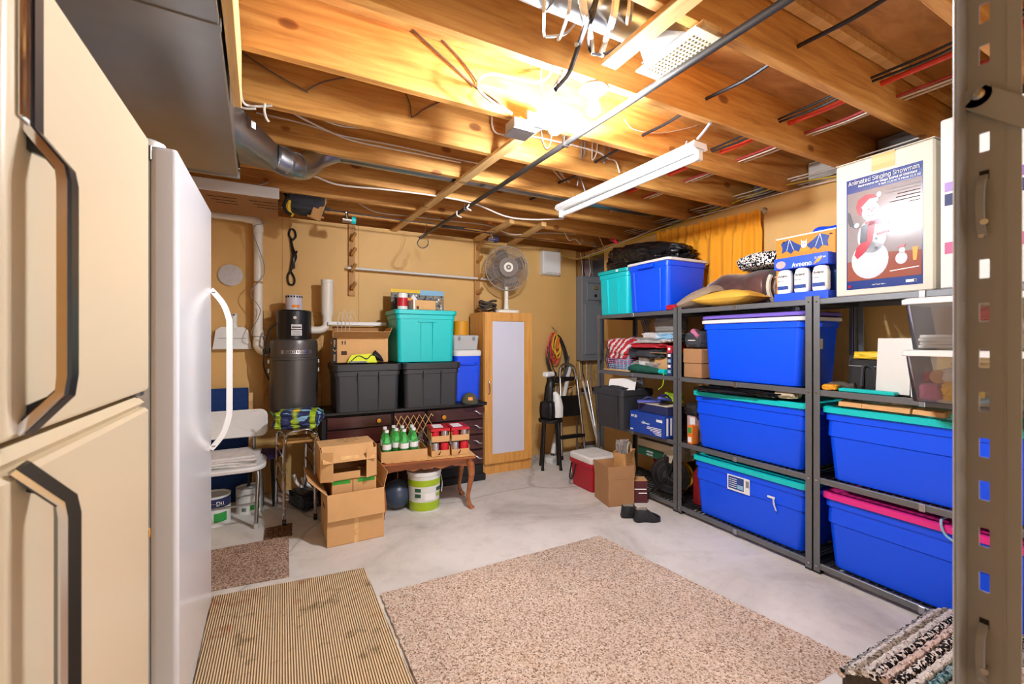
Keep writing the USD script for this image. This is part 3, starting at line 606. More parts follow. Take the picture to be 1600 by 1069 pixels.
t.p('arm', tube([a, b], 0.02, k=1, sq=(0.02, 0.07)), 'rack_wood', smooth=False)
t.p('peg', cyl(b + [-0.05, 0, 0.02], b + [0.06, 0.0, 0.02], 0.008, 8), 'rack_wood')
t = T('hanging_cap', 'black and yellow padded bag stuffed under the joists beside the bracket', 'bag', aty(470, 338, 3.5), world=True)
c = aty(478, 336, 3.52); t.p('body', mv(blob(0.26, 0.2, 0.17, 4, 0.25), *c), 'charcoal_cloth')
c = aty(452, 336, 3.45); t.p('yellow_band', tube(P(3.44, (463, 307), (453, 313), (450, 322), (452, 332), (458, 337)), [0.012, 0.018, 0.014], 8), 'sun_yellow')
t.p('strap', tube(P(3.42, (455, 336), (447, 330), (444, 320), (449, 310)), 0.012, 8), 'black_matte')
# flat brown carton with white edge trim, lying under the joists; its printed underside faces down
zc = 2.185; fy, by = atz(434, 312, zc)[1], atz(432, 343, zc)[1]; x1 = atz(434, 320, zc)[0]
t = T('flat_carton', 'long flat brown carton with white trim and printing, slung under the joists', 'carton', (-0.4, 3.35, zc), world=True)
t.p('carton', bx(-1.1, x1, fy + 0.005, by, zc, zc + 0.06, 0.003), 'cardboard_brown', smooth=False)
t.p('white_trim', bx(-1.1, x1 + 0.01, fy - 0.012, fy + 0.004, zc + 0.002, zc + 0.075, 0.004), 'white_plastic', smooth=False)
for i in range(3):
    for s, x in ((0.16, -0.35), (0.19, -0.10)):
        t.p('print', bx(x - s / 2 * (1 - 0.2 * i), x + s / 2, fy + 0.10 + 0.07 * i, fy + 0.115 + 0.07 * i, zc - 0.0006, zc, 0), 'print_dark', smooth=False)
# ================================================================== appliances on the left
t = T('refrigerator', 'beige top-freezer refrigerator with black and chrome bow handles, nearest the camera', 'refrigerator', (-0.6, 0.9, 0), world=True)
t.p('body', bx(-0.98, -0.318, 0.635, 1.19, 0.03, 1.66, 0.006), 'beige_dark')
def fdoor(z0, z1):
    m = rstack([(0.055, 0.57, 0.016, z0), (0.062, 0.574, 0.02, z0 + 0.006), (0.062, 0.574, 0.02, z1 - 0.006), (0.05, 0.566, 0.016, z1)])
    return mv(m, -0.282, 0.91, 0)
t.p('freezer_door', fdoor(1.145, 1.68), 'beige_enamel'); low = t.p('fridge_door', fdoor(0.12, 1.108), 'beige_enamel')
t.p('bevel', bx(-0.315, -0.258, 0.63, 1.19, 1.108, 1.132, 0.012), 'beige_enamel')
t.p('gasket', bx(-0.318, -0.30, 0.64, 1.185, 1.10, 1.16, 0), 'black_matte')
t.p('hinge', bx(-0.30, -0.262, 1.165, 1.196, 1.131, 1.146, 0.003), 'steel')
t.p('kick_plate', bx(-0.33, -0.318, 0.64, 1.18, 0.03, 0.11, 0.002), 'black_matte')
t.p('chip', mv(blob(0.006, 0.012, 0.02, 1), -0.252, 1.182, 0.83), 'rack_wood', 'small tan chip in the enamel')
yh = 0.685
up = [[-0.249, yh, 1.67], [-0.249, yh, 1.485], [-0.221, yh, 1.445], [-0.219, yh, 1.43], [-0.219, yh, 1.21], [-0.221, yh, 1.19], [-0.252, yh - 0.01, 1.15]]
dn = [[-0.252, yh - 0.02, 1.112], [-0.221, yh, 1.066], [-0.219, yh, 1.05], [-0.219, yh, 0.80], [-0.221, yh, 0.78], [-0.249, yh, 0.74], [-0.249, yh, 0.2]]
for pth in (up, dn):
    h = t.p('handle', tube(pth, 0, k=1, sq=(0.013, 0.02)), 'black_metal', smooth=20)
    t.p('chrome_strip', tube(np.array(pth) + [0.0, -0.013, 0], 0, k=1, sq=(0.009, 0.006)), 'chrome', smooth=20, parent=h)
for z0, z1, z2 in ((1.483, 1.448, 1.462), (1.152, 1.195, 1.178), (1.108, 1.066, 1.082), (0.745, 0.785, 0.77)):
    t.p('handle_bracket', ext([(-0.251, z0), (-0.219, z1), (-0.251, z2 if abs(z2 - z0) > 0.01 else z1)], 0.012, 'xz', yh - 0.006), 'black_plastic', smooth=False)
t.p('trim', bx(-0.251, -0.246, yh - 0.028, yh - 0.012, 1.49, 1.675, 0.002), 'chrome')

t = T('upright_freezer', 'tall white upright freezer with a looped white handle, beyond the beige refrigerator', 'freezer', (-0.6, 2.0, 0), world=True)
t.p('body', bx(-0.97, -0.352, 1.665, 2.36, 0.02, 1.815, 0.01), 'white_enamel')
dm = mv(rstack([(0.06, 0.70, 0.014, 0.08), (0.07, 0.706, 0.016, 0.09), (0.07, 0.706, 0.016, 1.82), (0.058, 0.698, 0.012, 1.832)]), -0.315, 2.008, 0)
t.p('door', dm, 'white_enamel', smooth=25)
t.p('kick_grille', bx(-0.40, -0.36, 1.67, 2.355, 0.015, 0.075, 0.003), 'grey_plastic')
t.p('hinge_cover', mv(rstack([(0.13, 0.07, 0.03, 0), (0.13, 0.07, 0.03, 0.018), (0.10, 0.05, 0.025, 0.026)]), -0.385, 1.70, 1.833), 'white_plastic')
t.p('hinge_bracket', bx(-0.36, -0.345, 1.656, 1.70, 1.79, 1.833, 0.002), 'steel')
hp = [[-0.279, 2.335, 1.475], [-0.262, 2.335, 1.455], [-0.232, 2.335, 1.41], [-0.213, 2.335, 1.35], [-0.21, 2.335, 1.30], [-0.21, 2.335, 0.95], [-0.213, 2.335, 0.90], [-0.232, 2.335, 0.835], [-0.262, 2.335, 0.79], [-0.279, 2.335, 0.77]]
t.p('handle', tube(hp, 0, k=3, sq=(0.030, 0.022)), 'white_plastic', smooth=35)
for z in (1.462, 0.783): t.p('screw', cyl([-0.275, 2.322, z], [-0.262, 2.322, z], 0.004, 8), 'steel')

# ================================================================== left back corner
t = T('drain_pipe', 'white plastic drain pipe with an elbow running down the back wall behind the vacuum', 'pipe', (-0.17, 3.98, 1.2), world=True)
t.p('pipe', cyl([-1.1, 3.99, 2.225], [-0.23, 3.99, 2.205], 0.032, 20), 'pvc')
t.p('elbow', tube([[-0.26, 3.99, 2.206], [-0.20, 3.99, 2.20], [-0.172, 3.99, 2.165], [-0.168, 3.99, 2.10]], 0.037, 20, 4), 'pvc')
t.p('pipe', cyl([-0.168, 3.99, 2.11], [-0.168, 3.99, 1.25], 0.032, 20), 'pvc')
t.p('tape_band', cyl([-0.168, 3.99, 1.70], [-0.168, 3.99, 1.715], 0.0325, 20), 'rack_wood')
for z in (1.30, 1.22): t.p('coupling', cyl([-0.168, 3.99, z + 0.03], [-0.168, 3.99, z - 0.02], 0.037, 20), 'pvc')
t.p('elbow', tube([[-0.168, 3.99, 1.26], [-0.166, 3.98, 1.20], [-0.14, 3.94, 1.17], [-0.11, 3.90, 1.165]], 0.034, 18, 4), 'pvc')
t.p('hose', tube([[-0.12, 3.915, 1.168], [-0.10, 3.88, 1.17], [-0.07, 3.83, 1.175]], 0.026, 14, 3), 'black_plastic')
one('saw_blade', 'round steel circular saw blade hung on the tan wall above the dustpan', 'saw blade', cat_([ext(Polygon([(0.083 * (1 + 0.03 * (k % 2)) * math.cos(2 * math.pi * k / 80), 0.083 * (1 + 0.03 * (k % 2)) * math.sin(2 * math.pi * k / 80)) for k in range(80)]), 0.003, 'xz'), cyl([0, -0.004, 0], [0, 0.012, 0], 0.007, 10)]).apply_translation([-0.361, 4.085, 1.765]), 'blade_steel')
t = T('dustpan', 'white plastic dustpan hung on the back wall', 'dustpan', (-0.34, 4.04, 1.18), world=True)
t.p('pan', ext([(-0.475, 1.185), (-0.215, 1.185), (-0.24, 1.33), (-0.27, 1.355), (-0.42, 1.355), (-0.455, 1.33)], 0.02, 'xz', 4.05), 'white_plastic')
t.p('lip', bx(-0.475, -0.215, 4.035, 4.06, 1.18, 1.19, 0.003), 'white_plastic')
t.p('rib', bx(-0.44, -0.25, 4.046, 4.052, 1.265, 1.27, 0.001), 'grey_plastic')
t.p('handle', tube([[-0.335, 4.06, 1.345], [-0.335, 4.055, 1.39], [-0.333, 4.05, 1.46]], [0.026, 0.02, 0.023], 12), 'white_plastic')
t.p('hang_hole', cyl([-0.333, 4.02, 1.45], [-0.333, 4.032, 1.45], 0.006, 10), 'navy')
one('brass_clip_chain', 'black bow-shaped pruning tool hanging on the wall right of the drain pipe', 'garden tool', cat_([tube([[0.07, 4.085, 2.09], [0.05, 4.085, 2.13], [0.062, 4.085, 2.175], [0.09, 4.085, 2.17], [0.10, 4.085, 2.12], [0.075, 4.085, 2.085]], 0.008, 8), tube([[0.06, 4.085, 2.11], [0.075, 4.08, 2.02], [0.09, 4.075, 1.95], [0.072, 4.08, 1.88], [0.06, 4.085, 1.82]], [0.008, 0.012, 0.022, 0.013, 0.009], 10), tube([[0.11, 4.085, 2.0], [0.085, 4.07, 1.93], [0.09, 4.08, 1.85]], [0.006, 0.014, 0.006], 8), tube([[0.06, 4.085, 1.83], [0.04, 4.085, 1.78], [0.05, 4.085, 1.72], [0.085, 4.085, 1.72], [0.09, 4.085, 1.77], [0.066, 4.085, 1.82]], 0.008, 8)]), 'black_metal')
one('vacuum_board', 'plywood mounting board fixed to the wall behind the central vacuum', 'board', bx(-0.135, 0.30, 4.072, 4.098, 0.52, 1.49, 0.003), 'board_osb')
# central vacuum
VX, VY = 0.083, 3.86
t = T('central_vacuum', 'black and dark grey central vacuum canister with a pale motor cap, on the back wall', 'vacuum cleaner', (VX, VY, 0.69))
Z = -0.69
t.p('dirt_canister', lathe([(0.001, 0.705 + Z), (0.155, 0.705 + Z), (0.168, 0.72 + Z), (0.17, 0.75 + Z), (0.174, 1.10 + Z), (0.001, 1.10 + Z)], 40), 'vac_grey')
t.p('clamp_band', lathe([(0.17, 1.098 + Z), (0.182, 1.102 + Z), (0.182, 1.118 + Z), (0.17, 1.122 + Z)], 40), 'vac_grey')
mb = t.p('intake_body', lathe([(0.172, 1.12 + Z), (0.172, 1.215 + Z), (0.165, 1.25 + Z), (0.14, 1.262 + Z), (0.001, 1.262 + Z)], 40), 'vac_grey')
t.p('motor_housing', lathe([(0.001, 1.262 + Z), (0.125, 1.262 + Z), (0.125, 1.475 + Z), (0.118, 1.485 + Z), (0.001, 1.485 + Z)], 40), 'vac_black')
mc = t.p('motor_cap', lathe([(0.06, 1.485 + Z), (0.06, 1.60 + Z), (0.055, 1.606 + Z), (0.001, 1.606 + Z)], 30), 'motor_grey')
for k in range(9):
    a = math.radians(-170 + k * 20); t.p('vent_slot', mv(bx(-0.006, 0.006, -0.0012, 0.0012, -0.006, 0.006, 0), 0.0605 * math.cos(a), 0.0605 * math.sin(a), 1.592 + Z, rz=math.degrees(a) + 90), 'print_black', smooth=False, parent=mc)
t.p('warning_label', bend(mv(pane(0.055, 0.022), 0.02, 1.517 + Z, 0), 0.0602, -80), 'label_orange', smooth=False)
bp = t.p('name_band', bend(cat([pane(0.018, 0.028).apply_translation([-0.11 + 0.0175 * k, 1.163 + Z, 0]) for k in range(13)]), 0.1722, -84), 'can_silver', smooth=False)
t.p('lettering', bend(mv(meshkit.text_mesh('ELECTROLUX', 0.02, 0.0008, True), 0, 1.153 + Z, 0.0013), 0.1722, -84), 'print_black', smooth=False, parent=bp)
lb = t.p('rating_label', bend(mv(pane(0.075, 0.036), 0, 1.355 + Z, 0), 0.1252, -83), 'paper', smooth=False)
lb2 = t.p('rating_label', bend(mv(pane(0.075, 0.042), 0, 1.308 + Z, 0), 0.1252, -83), 'paper', smooth=False)
for i in range(4): t.p('print_line', bend(mv(pane(0.062, 0.0035, 0.0006), 0, 1.295 + 0.009 * i + Z, 0.0013), 0.1252, -83), 'print_grey', smooth=False, parent=lb2)
t.p('print_line', bend(mv(pane(0.066, 0.008, 0.0006), 0, 1.352 + Z, 0.0013), 0.1252, -83), 'print_black', smooth=False, parent=lb)
t.p('badge', cyl([0.003, -0.124, 1.425 + Z], [0.003, -0.128, 1.425 + Z], 0.012, 16), 'can_silver')
for s in (-1, 1):
    for z in (1.09, 1.02): t.p('latch', bx(s * 0.176 - 0.008, s * 0.176 + 0.008, -0.03, -0.01, z + Z - 0.02, z + Z + 0.015, 0.003), 'steel')
t.p('power_cord', tube([[-0.12, -0.05, 1.38 + Z], [-0.17, -0.02, 1.33 + Z], [-0.2, 0.0, 1.2 + Z], [-0.21, 0.02, 1.05 + Z], [-0.17, 0.05, 0.93 + Z]], 0.006, 7), 'wire_black')
t.p('wall_bracket', bx(-0.05, 0.05, 0.10, 0.21, 0.95 + Z, 1.2 + Z, 0.004), 'black_metal')
t = T('exhaust_pipe', 'white plastic exhaust stub with elbow rising right of the central vacuum', 'pipe', (0.27, 3.9, 1.3), world=True)
t.p('elbow', tube([[0.205, 3.9, 1.335], [0.27, 3.9, 1.335], [0.315, 3.91, 1.36], [0.33, 3.92, 1.42]], 0.03, 16, 4), 'pvc')
t.p('pipe', lathe([(0.001, 1.40), (0.038, 1.40), (0.038, 1.45), (0.047, 1.47), (0.047, 1.725), (0.05, 1.727), (0.05, 1.75), (0.034, 1.752), (0.034, 1.70), (0.001, 1.70)], 24, 0.33, 3.92), 'pvc')
# peg racks and the pole
def peg_rack(lab, x, zs, zb):
    t = T('peg_rack', lab, 'rack', (x, 4.08, zb), world=True)
    t.p('board', bx(x - 0.028, x + 0.028, 4.075, 4.098, zb, 2.274, 0.002), 'rack_wood')
    for z in zs: t.p('peg', tube([[x, 4.085, z], [x - 0.004, 4.03, z + 0.01], [x + 0.018, 3.985, z + 0.05]], 0, k=1, sq=(0.022, 0.026)), 'rack_wood', smooth=False)
    return t
peg_rack('wooden board with four slanted pegs, left end of the white pole', 0.545, (2.13, 2.0, 1.86, 1.70), 1.645)
peg_rack('wooden board with slanted pegs behind the fan', 1.745, (2.17, 2.04, 1.86, 1.72, 1.58), 1.50)
one('white_pole', 'thin white pole resting across the wall pegs', 'pole', cyl([0.50, 4.035, 1.882], [1.95, 4.035, 1.868], 0.0115, 12), 'white_matte')
# blue pile board, stool with purple cushion
t = T('carpeted_board', 'blue carpet-covered board with a pale wood edge, behind the white chair', 'board', (-0.45, 4.0, 0), world=True)
t.p('pile', bx(-0.75, -0.235, 3.985, 4.02, 0.0, 0.88, 0.006), 'blue_pile')
t.p('wood_edge', bx(-0.233, -0.205, 3.98, 4.03, 0.0, 0.84, 0.002), 'strap_wood')
t = T('round_stool', 'low stool with a round purple cushion behind the white chair', 'stool', (-0.14, 3.84, 0))
t.p('cushion', lathe([(0.001, 0.36), (0.135, 0.362), (0.15, 0.378), (0.14, 0.395), (0.001, 0.41)], 28), 'purple_cloth')
for k in range(4):
    a = math.pi / 4 + k * math.pi / 2; t.p('leg', cyl([0.12 * math.cos(a), 0.12 * math.sin(a), 0], [0.10 * math.cos(a), 0.10 * math.sin(a), 0.362], 0.011, 10), 'black_metal')
# white chair
t = T('shower_chair', 'white plastic seat with backrest on tubular aluminium legs, stacked with papers', 'chair', (-0.36, 3.55, 0), world=True)
t.p('seat', mv(rstack([(0.46, 0.36, 0.09, 0.375), (0.52, 0.42, 0.12, 0.385), (0.525, 0.425, 0.12, 0.40), (0.51, 0.41, 0.12, 0.412)]), -0.36, 3.55), 'white_plastic')
bk = np.array([rrect(0.52, 0.20, 0.05)[:, [0, 2, 1]] * [1, 1, 1] + [0, y, 0] for y in (0, 0.008, 0.02, 0.027)]); bk[0] *= [0.97, 1, 0.94]; bk[3] *= [0.97, 1, 0.94]
bm = loft(list(bk)); bm.vertices[:, 1] += 0.9 * (bm.vertices[:, 0]) ** 2 * -0.6; t.p('backrest', mv(bm, -0.355, 3.735, 0.645), 'white_plastic')
for x in (-0.58, -0.145):
    lf = t.p('leg', tube([[x * 0.9 - 0.036, 3.42, 0.385], [x, 3.40, 0.35], [x - 0.005, 3.385, 0.18], [x - 0.01, 3.37, 0.012]], 0.0135, 12, 4), 'steel')
    t.p('foot_tip', cyl([x - 0.01, 3.37, 0], [x - 0.01, 3.371, 0.03], 0.018, 12), 'grey_plastic', parent=lf)
    lf = t.p('leg', tube([[x * 0.9 - 0.036, 3.66, 0.385], [x, 3.68, 0.35], [x + 0.01, 3.70, 0.18], [x + 0.015, 3.71, 0.012]], 0.0135, 12, 4), 'steel')
    t.p('foot_tip', cyl([x + 0.015, 3.71, 0], [x + 0.015, 3.709, 0.03], 0.018, 12), 'grey_plastic', parent=lf)
    t.p('back_post', cyl([x + 0.02 * (1 if x < -0.3 else -2), 3.745, 0.40], [x + 0.02 * (1 if x < -0.3 else -2), 3.76, 0.70], 0.011, 10), 'steel')
t.p('cross_bar', cyl([-0.585, 3.385, 0.16], [-0.15, 3.385, 0.16], 0.008, 8), 'steel')
for i, z in enumerate((0.413, 0.427, 0.441, 0.454)):
    s = 0.012 + 0.001 * i
    m = bx(-0.24, 0.2, -0.15, 0.15, 0, s, 0.004).subdivide().subdivide().subdivide(); v = m.vertices; v[:, 2] += 0.004 * (meshkit.fbm(v * 9 + 3 * i, 3, i) - 0.5) * 2 + 0.002; 
    one('folded_sheet', ['bottom folded newspaper on the white chair seat', 'second folded newspaper from the bottom on the white chair', 'third folded newspaper from the bottom on the white chair', 'top folded newspaper on the white chair stack'][i], 'newspaper', mv(m, -0.36 + 0.02 * (-1) ** i, 3.54 + 0.01 * i, z, rz=(-5, 7, -3, 6)[i]), 'paper', 'newspapers on the white chair', smooth=False)
def paint_can(lab, x, y, r, h, band, brand):
    t = T('paint_can', lab, 'paint can', (x, y, 0))
    t.p('can', lathe([(0.001, 0), (r, 0), (r, 0.006), (r * 0.985, 0.01), (r * 0.985, h - 0.01), (r * 1.01, h), (r * 0.9, h), (r * 0.88, h - 0.008), (0.001, h - 0.008)], 30), 'pail_white')
    t.p('label_band', lathe([(r * 0.987, h * 0.62), (r * 0.99, h * 0.62), (r * 0.99, h * 0.93), (r * 0.987, h * 0.93)], 30), band)
    t.p('colour_patch', bend(mv(pane(r * 0.8, h * 0.3), 0, h * 0.3, 0), r * 0.99, -60), 'print_green', smooth=False)
    t.p('barcode', bend(mv(cat([pane(0.003, 0.025).apply_translation([0.006 * k, 0, 0]) for k in range(5)]), 0, h * 0.2, 0), r * 0.99, -110), 'print_black', smooth=False)
    if brand: t.p('lettering', bend(mv(meshkit.text_mesh(brand, 0.028, 0.0008, True), 0, h * 0.7, 0), r * 0.992, -62), 'print_white', smooth=False)
    t.p('bail', tube([[-r * 0.9, -r * 0.4, h * 0.6], [-r * 0.5, -r, h * 0.75], [0, -r * 1.1, h * 0.8], [r * 0.7, -r * 0.8, h * 0.7]], 0.003, 6), 'steel')
paint_can('white paint can with dark blue band under the white chair', -0.415, 3.60, 0.10, 0.20, 'navy', 'Du')
paint_can('plain white paint can with a wire handle, right of the blue-banded can', -0.215, 3.74, 0.085, 0.18, 'white_matte', '')

# walking frame with cloth bag
t = T('walking_frame', 'chrome wheeled walking frame draped with a checked cloth, left of the cardboard boxes', 'walker', (0.05, 3.45, 0), world=True)
for x0, y0, y1 in ((0.012, 3.32, 3.66), (0.205, 3.34, 3.68)):
    lg = t.p('leg', tube([[x0, y0, 0.03], [x0, y0, 0.5], [x0 + 0.01, y0 + 0.03, 0.585], [x0, y0 + 0.12, 0.60], [x0 - 0.03, y1 - 0.06, 0.59], [x0 - 0.045, y1, 0.52], [x0 - 0.05, y1 + 0.02, 0.02]], 0.0105, 10, 4), 'chrome')
    for z in (0.12, 0.2, 0.28, 0.36): t.p('pin', cyl([x0 - 0.014, y0, z], [x0 + 0.014, y0, z], 0.006, 8), 'steel', parent=lg)
    t.p('caster', cyl([x0 - 0.012, y0, 0.022], [x0 + 0.012, y0, 0.022], 0.022, 16), 'black_plastic')
    for z in (0.20, 0.33, 0.45): t.p('rung', tube([[x0, y0, z], [x0 - 0.03, (y0 + y1) / 2, z + 0.02], [x0 - 0.05, y1 + 0.015, z + 0.03]], 0.006, 8), 'chrome')
t.p('front_bar', tube([[0.012, 3.35, 0.59], [0.06, 3.34, 0.625], [0.16, 3.34, 0.63], [0.205, 3.37, 0.595]], 0.0095, 10), 'chrome')
t.p('seat_board', bx(-0.03, 0.235, 3.38, 3.62, 0.535, 0.55, 0.004), 'rack_wood')
t = T('checked_bag', 'navy, lime and pale blue checked cloth bag on the walking frame', 'bag', (0.10, 3.5, 0.62), rz=-10)
b = blob(0.30, 0.26, 0.13, 12, 0.3, 2.2); fcen = b.vertices[b.faces].mean(1)
key = np.where(np.abs((fcen[:, 0] + 0.05) % 0.11 - 0.05) < 0.018, 1, np.where(np.abs(fcen[:, 1] % 0.1 - 0.05) < 0.016, 2, 0))
for k, m in enumerate(('navy', 'lime', 'sky_cloth')):
    t.p(['cloth', 'lime_stripe', 'blue_stripe'][k], b.submesh([np.where(key == k)[0]], append=True), m)
t.p('yellow_patch', mv(blob(0.05, 0.04, 0.02, 2), 0.0, -0.06, 0.12), 'sun_yellow')
for s in (-1, 1): t.p('ear_tie', cyl([s * 0.13, 0, 0.06], [s * 0.17, -0.03, 0.13], 0.004, 6), 'print_green')
one('black_shoe', 'dark boot standing under the walking frame', 'shoe', mv(blob(0.13, 0.24, 0.12, 5, 0.2), 0.14, 3.62, 0.0, rz=25), 'leather')
one('white_strap_tie', 'crumpled white plastic strip on the floor under the walking frame', 'strap', tube([[0.08, 3.75, 0.22], [0.10, 3.74, 0.15], [0.15, 3.72, 0.12], [0.14, 3.73, 0.19], [0.17, 3.72, 0.14], [0.21, 3.7, 0.12]], 0.012, 6), 'white_plastic')

# ================================================================== cardboard boxes
def flap(o, along, out, L, D, th=0.004):
    """cardboard flap hinged at o along 'along' for L, reaching D in direction out"""
    along, out = np.array(along, float), np.array(out, float); out = out / np.linalg.norm(out)
    return frame(bx(0, L, 0, D, -th / 2, th / 2, 0.001), o, along, out)
def open_box(name, lab, x0, x1, y0, y1, z0, z1, flaps, m='cardboard', rz=0, group=None, tape=True):
    """open carton in local coordinates centred on its base; flaps: {side: (direction, length)}"""
    w, d, h = x1 - x0, y1 - y0, z1 - z0; th = 0.004
    t = T(name, lab, 'cardboard box', ((x0 + x1) / 2, (y0 + y1) / 2, z0), rz, group)
    t.p('bottom', bx(-w / 2, w / 2, -d / 2, d / 2, 0, th, 0), 'cardboard_in', smooth=False)
    t.p('side', bx(-w / 2, w / 2, -d / 2, -d / 2 + th, 0, h, 0.001), m, smooth=False); t.p('side', bx(-w / 2, w / 2, d / 2 - th, d / 2, 0, h, 0.001), m, smooth=False)
    t.p('side', bx(-w / 2, -w / 2 + th, -d / 2 + th, d / 2 - th, 0, h, 0.001), m, smooth=False); t.p('side', bx(w / 2 - th, w / 2, -d / 2 + th, d / 2 - th, 0, h, 0.001), m, smooth=False)
    base = {'f': ((-w / 2, -d / 2, h), (1, 0, 0), w), 'b': ((-w / 2, d / 2, h), (1, 0, 0), w), 'l': ((-w / 2, -d / 2, h), (0, 1, 0), d), 'r': ((w / 2, -d / 2, h), (0, 1, 0), d)}
    for k, (dr, L) in flaps.items():
        o, al, ln = base[k]; t.p('flap', flap(o, al, dr, ln, L), m if k != 'b' else 'cardboard_in', smooth=False)
    if tape: t.p('tape', bx(-0.012, 0.012, -d / 2 - 0.0008, -d / 2, 0, h * 0.95, 0), 'strap_wood', smooth=False)
    return t
t = open_box('cardboard_box', 'large open cardboard box on the floor with its front flap folded down', 0.234, 0.57, 2.845, 3.20, 0, 0.315, {'f': ((0, -0.18, -1), 0.155), 'l': ((-0.75, 0, 0.75), 0.15), 'r': ((0.25, 0, 1), 0.10), 'b': ((0, 0.3, 1), 0.12)}, rz=1.5)
t.p('hand_hole', bx(-0.1685, -0.1675, -0.04, 0.03, 0.19, 0.215, 0), 'print_dark', smooth=False)
t = T('carton', 'small carton with green tape, packed inside the large open box', 'cardboard box', (0.40, 3.02, 0.006))
t.p('carton', bx(-0.13, 0.135, -0.13, 0.13, 0, 0.375, 0.003), 'cardboard', smooth=False)
for x in (-0.128, 0.02): t.p('green_tape', cat([bx(x, x + 0.105, -0.1308, 0.13, 0.352, 0.3758, 0)]), 'green_tape', smooth=False)
t.p('crease', bx(-0.012, -0.004, -0.1312, -0.13, 0.05, 0.375, 0), 'cardboard_in', smooth=False)
t.p('print', text('FRAGILE', 0.014, [-0.03, -0.1312, 0.27], [1, 0, 0], [0, 0, 1]), 'print_dark', smooth=False)
t = T('carton', 'opened brown carton with printed lid, lying on top of the large open box', 'cardboard box', (0.365, 3.01, 0.386), rz=2)
w, d, h = 0.33, 0.26, 0.20
t.p('back', bx(-w / 2, w / 2, d / 2 - 0.004, d / 2, 0, h, 0.001), 'cardboard_in', smooth=False)
t.p('bottom', bx(-w / 2, w / 2, -d / 2, d / 2, 0, 0.004, 0.001), 'cardboard', smooth=False)
for s in (-1, 1):
    sd = t.p('side', bx(s * w / 2 - 0.002, s * w / 2 + 0.002, -d / 2, d / 2 - 0.004, 0, h, 0.001), 'cardboard', smooth=False)
    t.p('tuck_flap', flap((s * w / 2, -d / 2, 0.004), (0, 0, 1), (-s * 0.9, -0.42, 0), h * 0.9, 0.075), 'cardboard', smooth=False)
t.p('top', bx(-w / 2, w / 2, -d / 2 + 0.06, d / 2, h, h + 0.004, 0.001), 'cardboard', smooth=False)
t.p('top_flap', flap((-w / 2 + 0.01, -d / 2 + 0.06, h + 0.002), (1, 0, 0), (0, -0.75, -0.68), w - 0.02, 0.125), 'cardboard', smooth=False)
t.p('label', frame(bx(-0.055, 0.055, -0.014, 0.014, 0, 0.001, 0), [0.0, -d / 2 - 0.016, h - 0.062], [1, 0, 0], [0, 0.75, 0.68]), 'strap_wood', smooth=False)
t.p('front_lip', flap((-w / 2 + 0.03, -d / 2, 0.004), (1, 0, 0), (0, -0.05, 1), 0.2, 0.045), 'cardboard', smooth=False)
for i, (s, n) in enumerate((('THIS SIDE UP', 0.013), ('HANDLE WITH CARE', 0.010), ('KEEP DRY', 0.012))):
    t.p('print', text(s, n, [0.02, 0.095 - 0.045 * i, h + 0.0042], [1, 0, 0], [0, 1, 0]), 'print_dark', smooth=False)

# ================================================================== coffee table and what it carries
TBL = (0.60, 3.10); TR = -8.0
t = T('coffee_table', 'small reddish wooden table with curved cabriole legs and scalloped apron', 'coffee table', (*TBL, 0), TR)
W_, D_ = 0.66, 0.36
t.p('tabletop', mv(rstack([(W_ - 0.012, D_ - 0.012, 0.012, 0.375), (W_ + 0.04, D_ + 0.04, 0.02, 0.380), (W_ + 0.045, D_ + 0.045, 0.022, 0.388), (W_ + 0.03, D_ + 0.03, 0.018, 0.395)]), W_ / 2, D_ / 2 - 0.01), 'table_wood')
xs = np.linspace(0.03, W_ - 0.03, 41)
def scal(x, c): u = (x - 0.03) / (W_ - 0.06); return 0.315 + 0.022 * abs(math.sin(3 * math.pi * u)) * (1 if 0.2 < u < 0.8 else 0.6) - (0.012 if abs(u - 0.5) < 0.06 else 0)
pr = [(x, scal(x, 0)) for x in xs] + [(xs[-1], 0.376), (xs[0], 0.376)]
for y in (0.012, D_ - 0.045): t.p('apron', ext(pr, 0.016, 'xz', y), 'table_wood', smooth=False)
for x in (0.012, W_ - 0.03): t.p('apron', bx(x, x + 0.016, 0.03, D_ - 0.05, 0.325, 0.376, 0.002), 'table_wood', smooth=False)
for sx, x in ((-1, 0.025), (1, W_ - 0.025)):
    for sy, y in ((-1, 0.022), (1, D_ - 0.042)):
        t.p('leg', tube([[x, y, 0.376], [x + sx * 0.012, y + sy * 0.008, 0.32], [x + sx * 0.016, y + sy * 0.01, 0.25], [x + sx * 0.002, y, 0.15], [x - sx * 0.006, y - sy * 0.002, 0.08], [x + sx * 0.008, y + sy * 0.004, 0.025], [x + sx * 0.018, y + sy * 0.008, 0.0]], [0.026, 0.029, 0.024, 0.017, 0.0135, 0.014, 0.024], 12, 4), 'table_wood')
def on_table(x, y, z=0.396):
    a = math.radians(TR); return (TBL[0] + x * math.cos(a) - y * math.sin(a), TBL[1] + x * math.sin(a) + y * math.cos(a), z)
one('cardboard_sheet', 'flattened cardboard sheet lying on the wooden table', 'cardboard sheet', mv(bx(0.03, W_ + 0.015, -0.015, 0.27, 0.3965, 0.4005, 0), *TBL, 0, rz=TR), 'strap_wood', smooth=False)
t = T('bottle_tray', 'low cardboard tray holding the green bottles on the table', 'tray', on_table(0.16, 0.14, 0.401), TR + 2)
for a in ((-0.16, 0.16, -0.145, -0.141), (-0.16, 0.16, 0.141, 0.145), (-0.16, -0.156, -0.141, 0.141), (0.156, 0.16, -0.141, 0.141)): t.p('side', bx(*a, 0, 0.075, 0.001), 'cardboard', smooth=False)
t.p('bottom', bx(-0.156, 0.156, -0.141, 0.141, 0, 0.003, 0), 'cardboard_in', smooth=False)
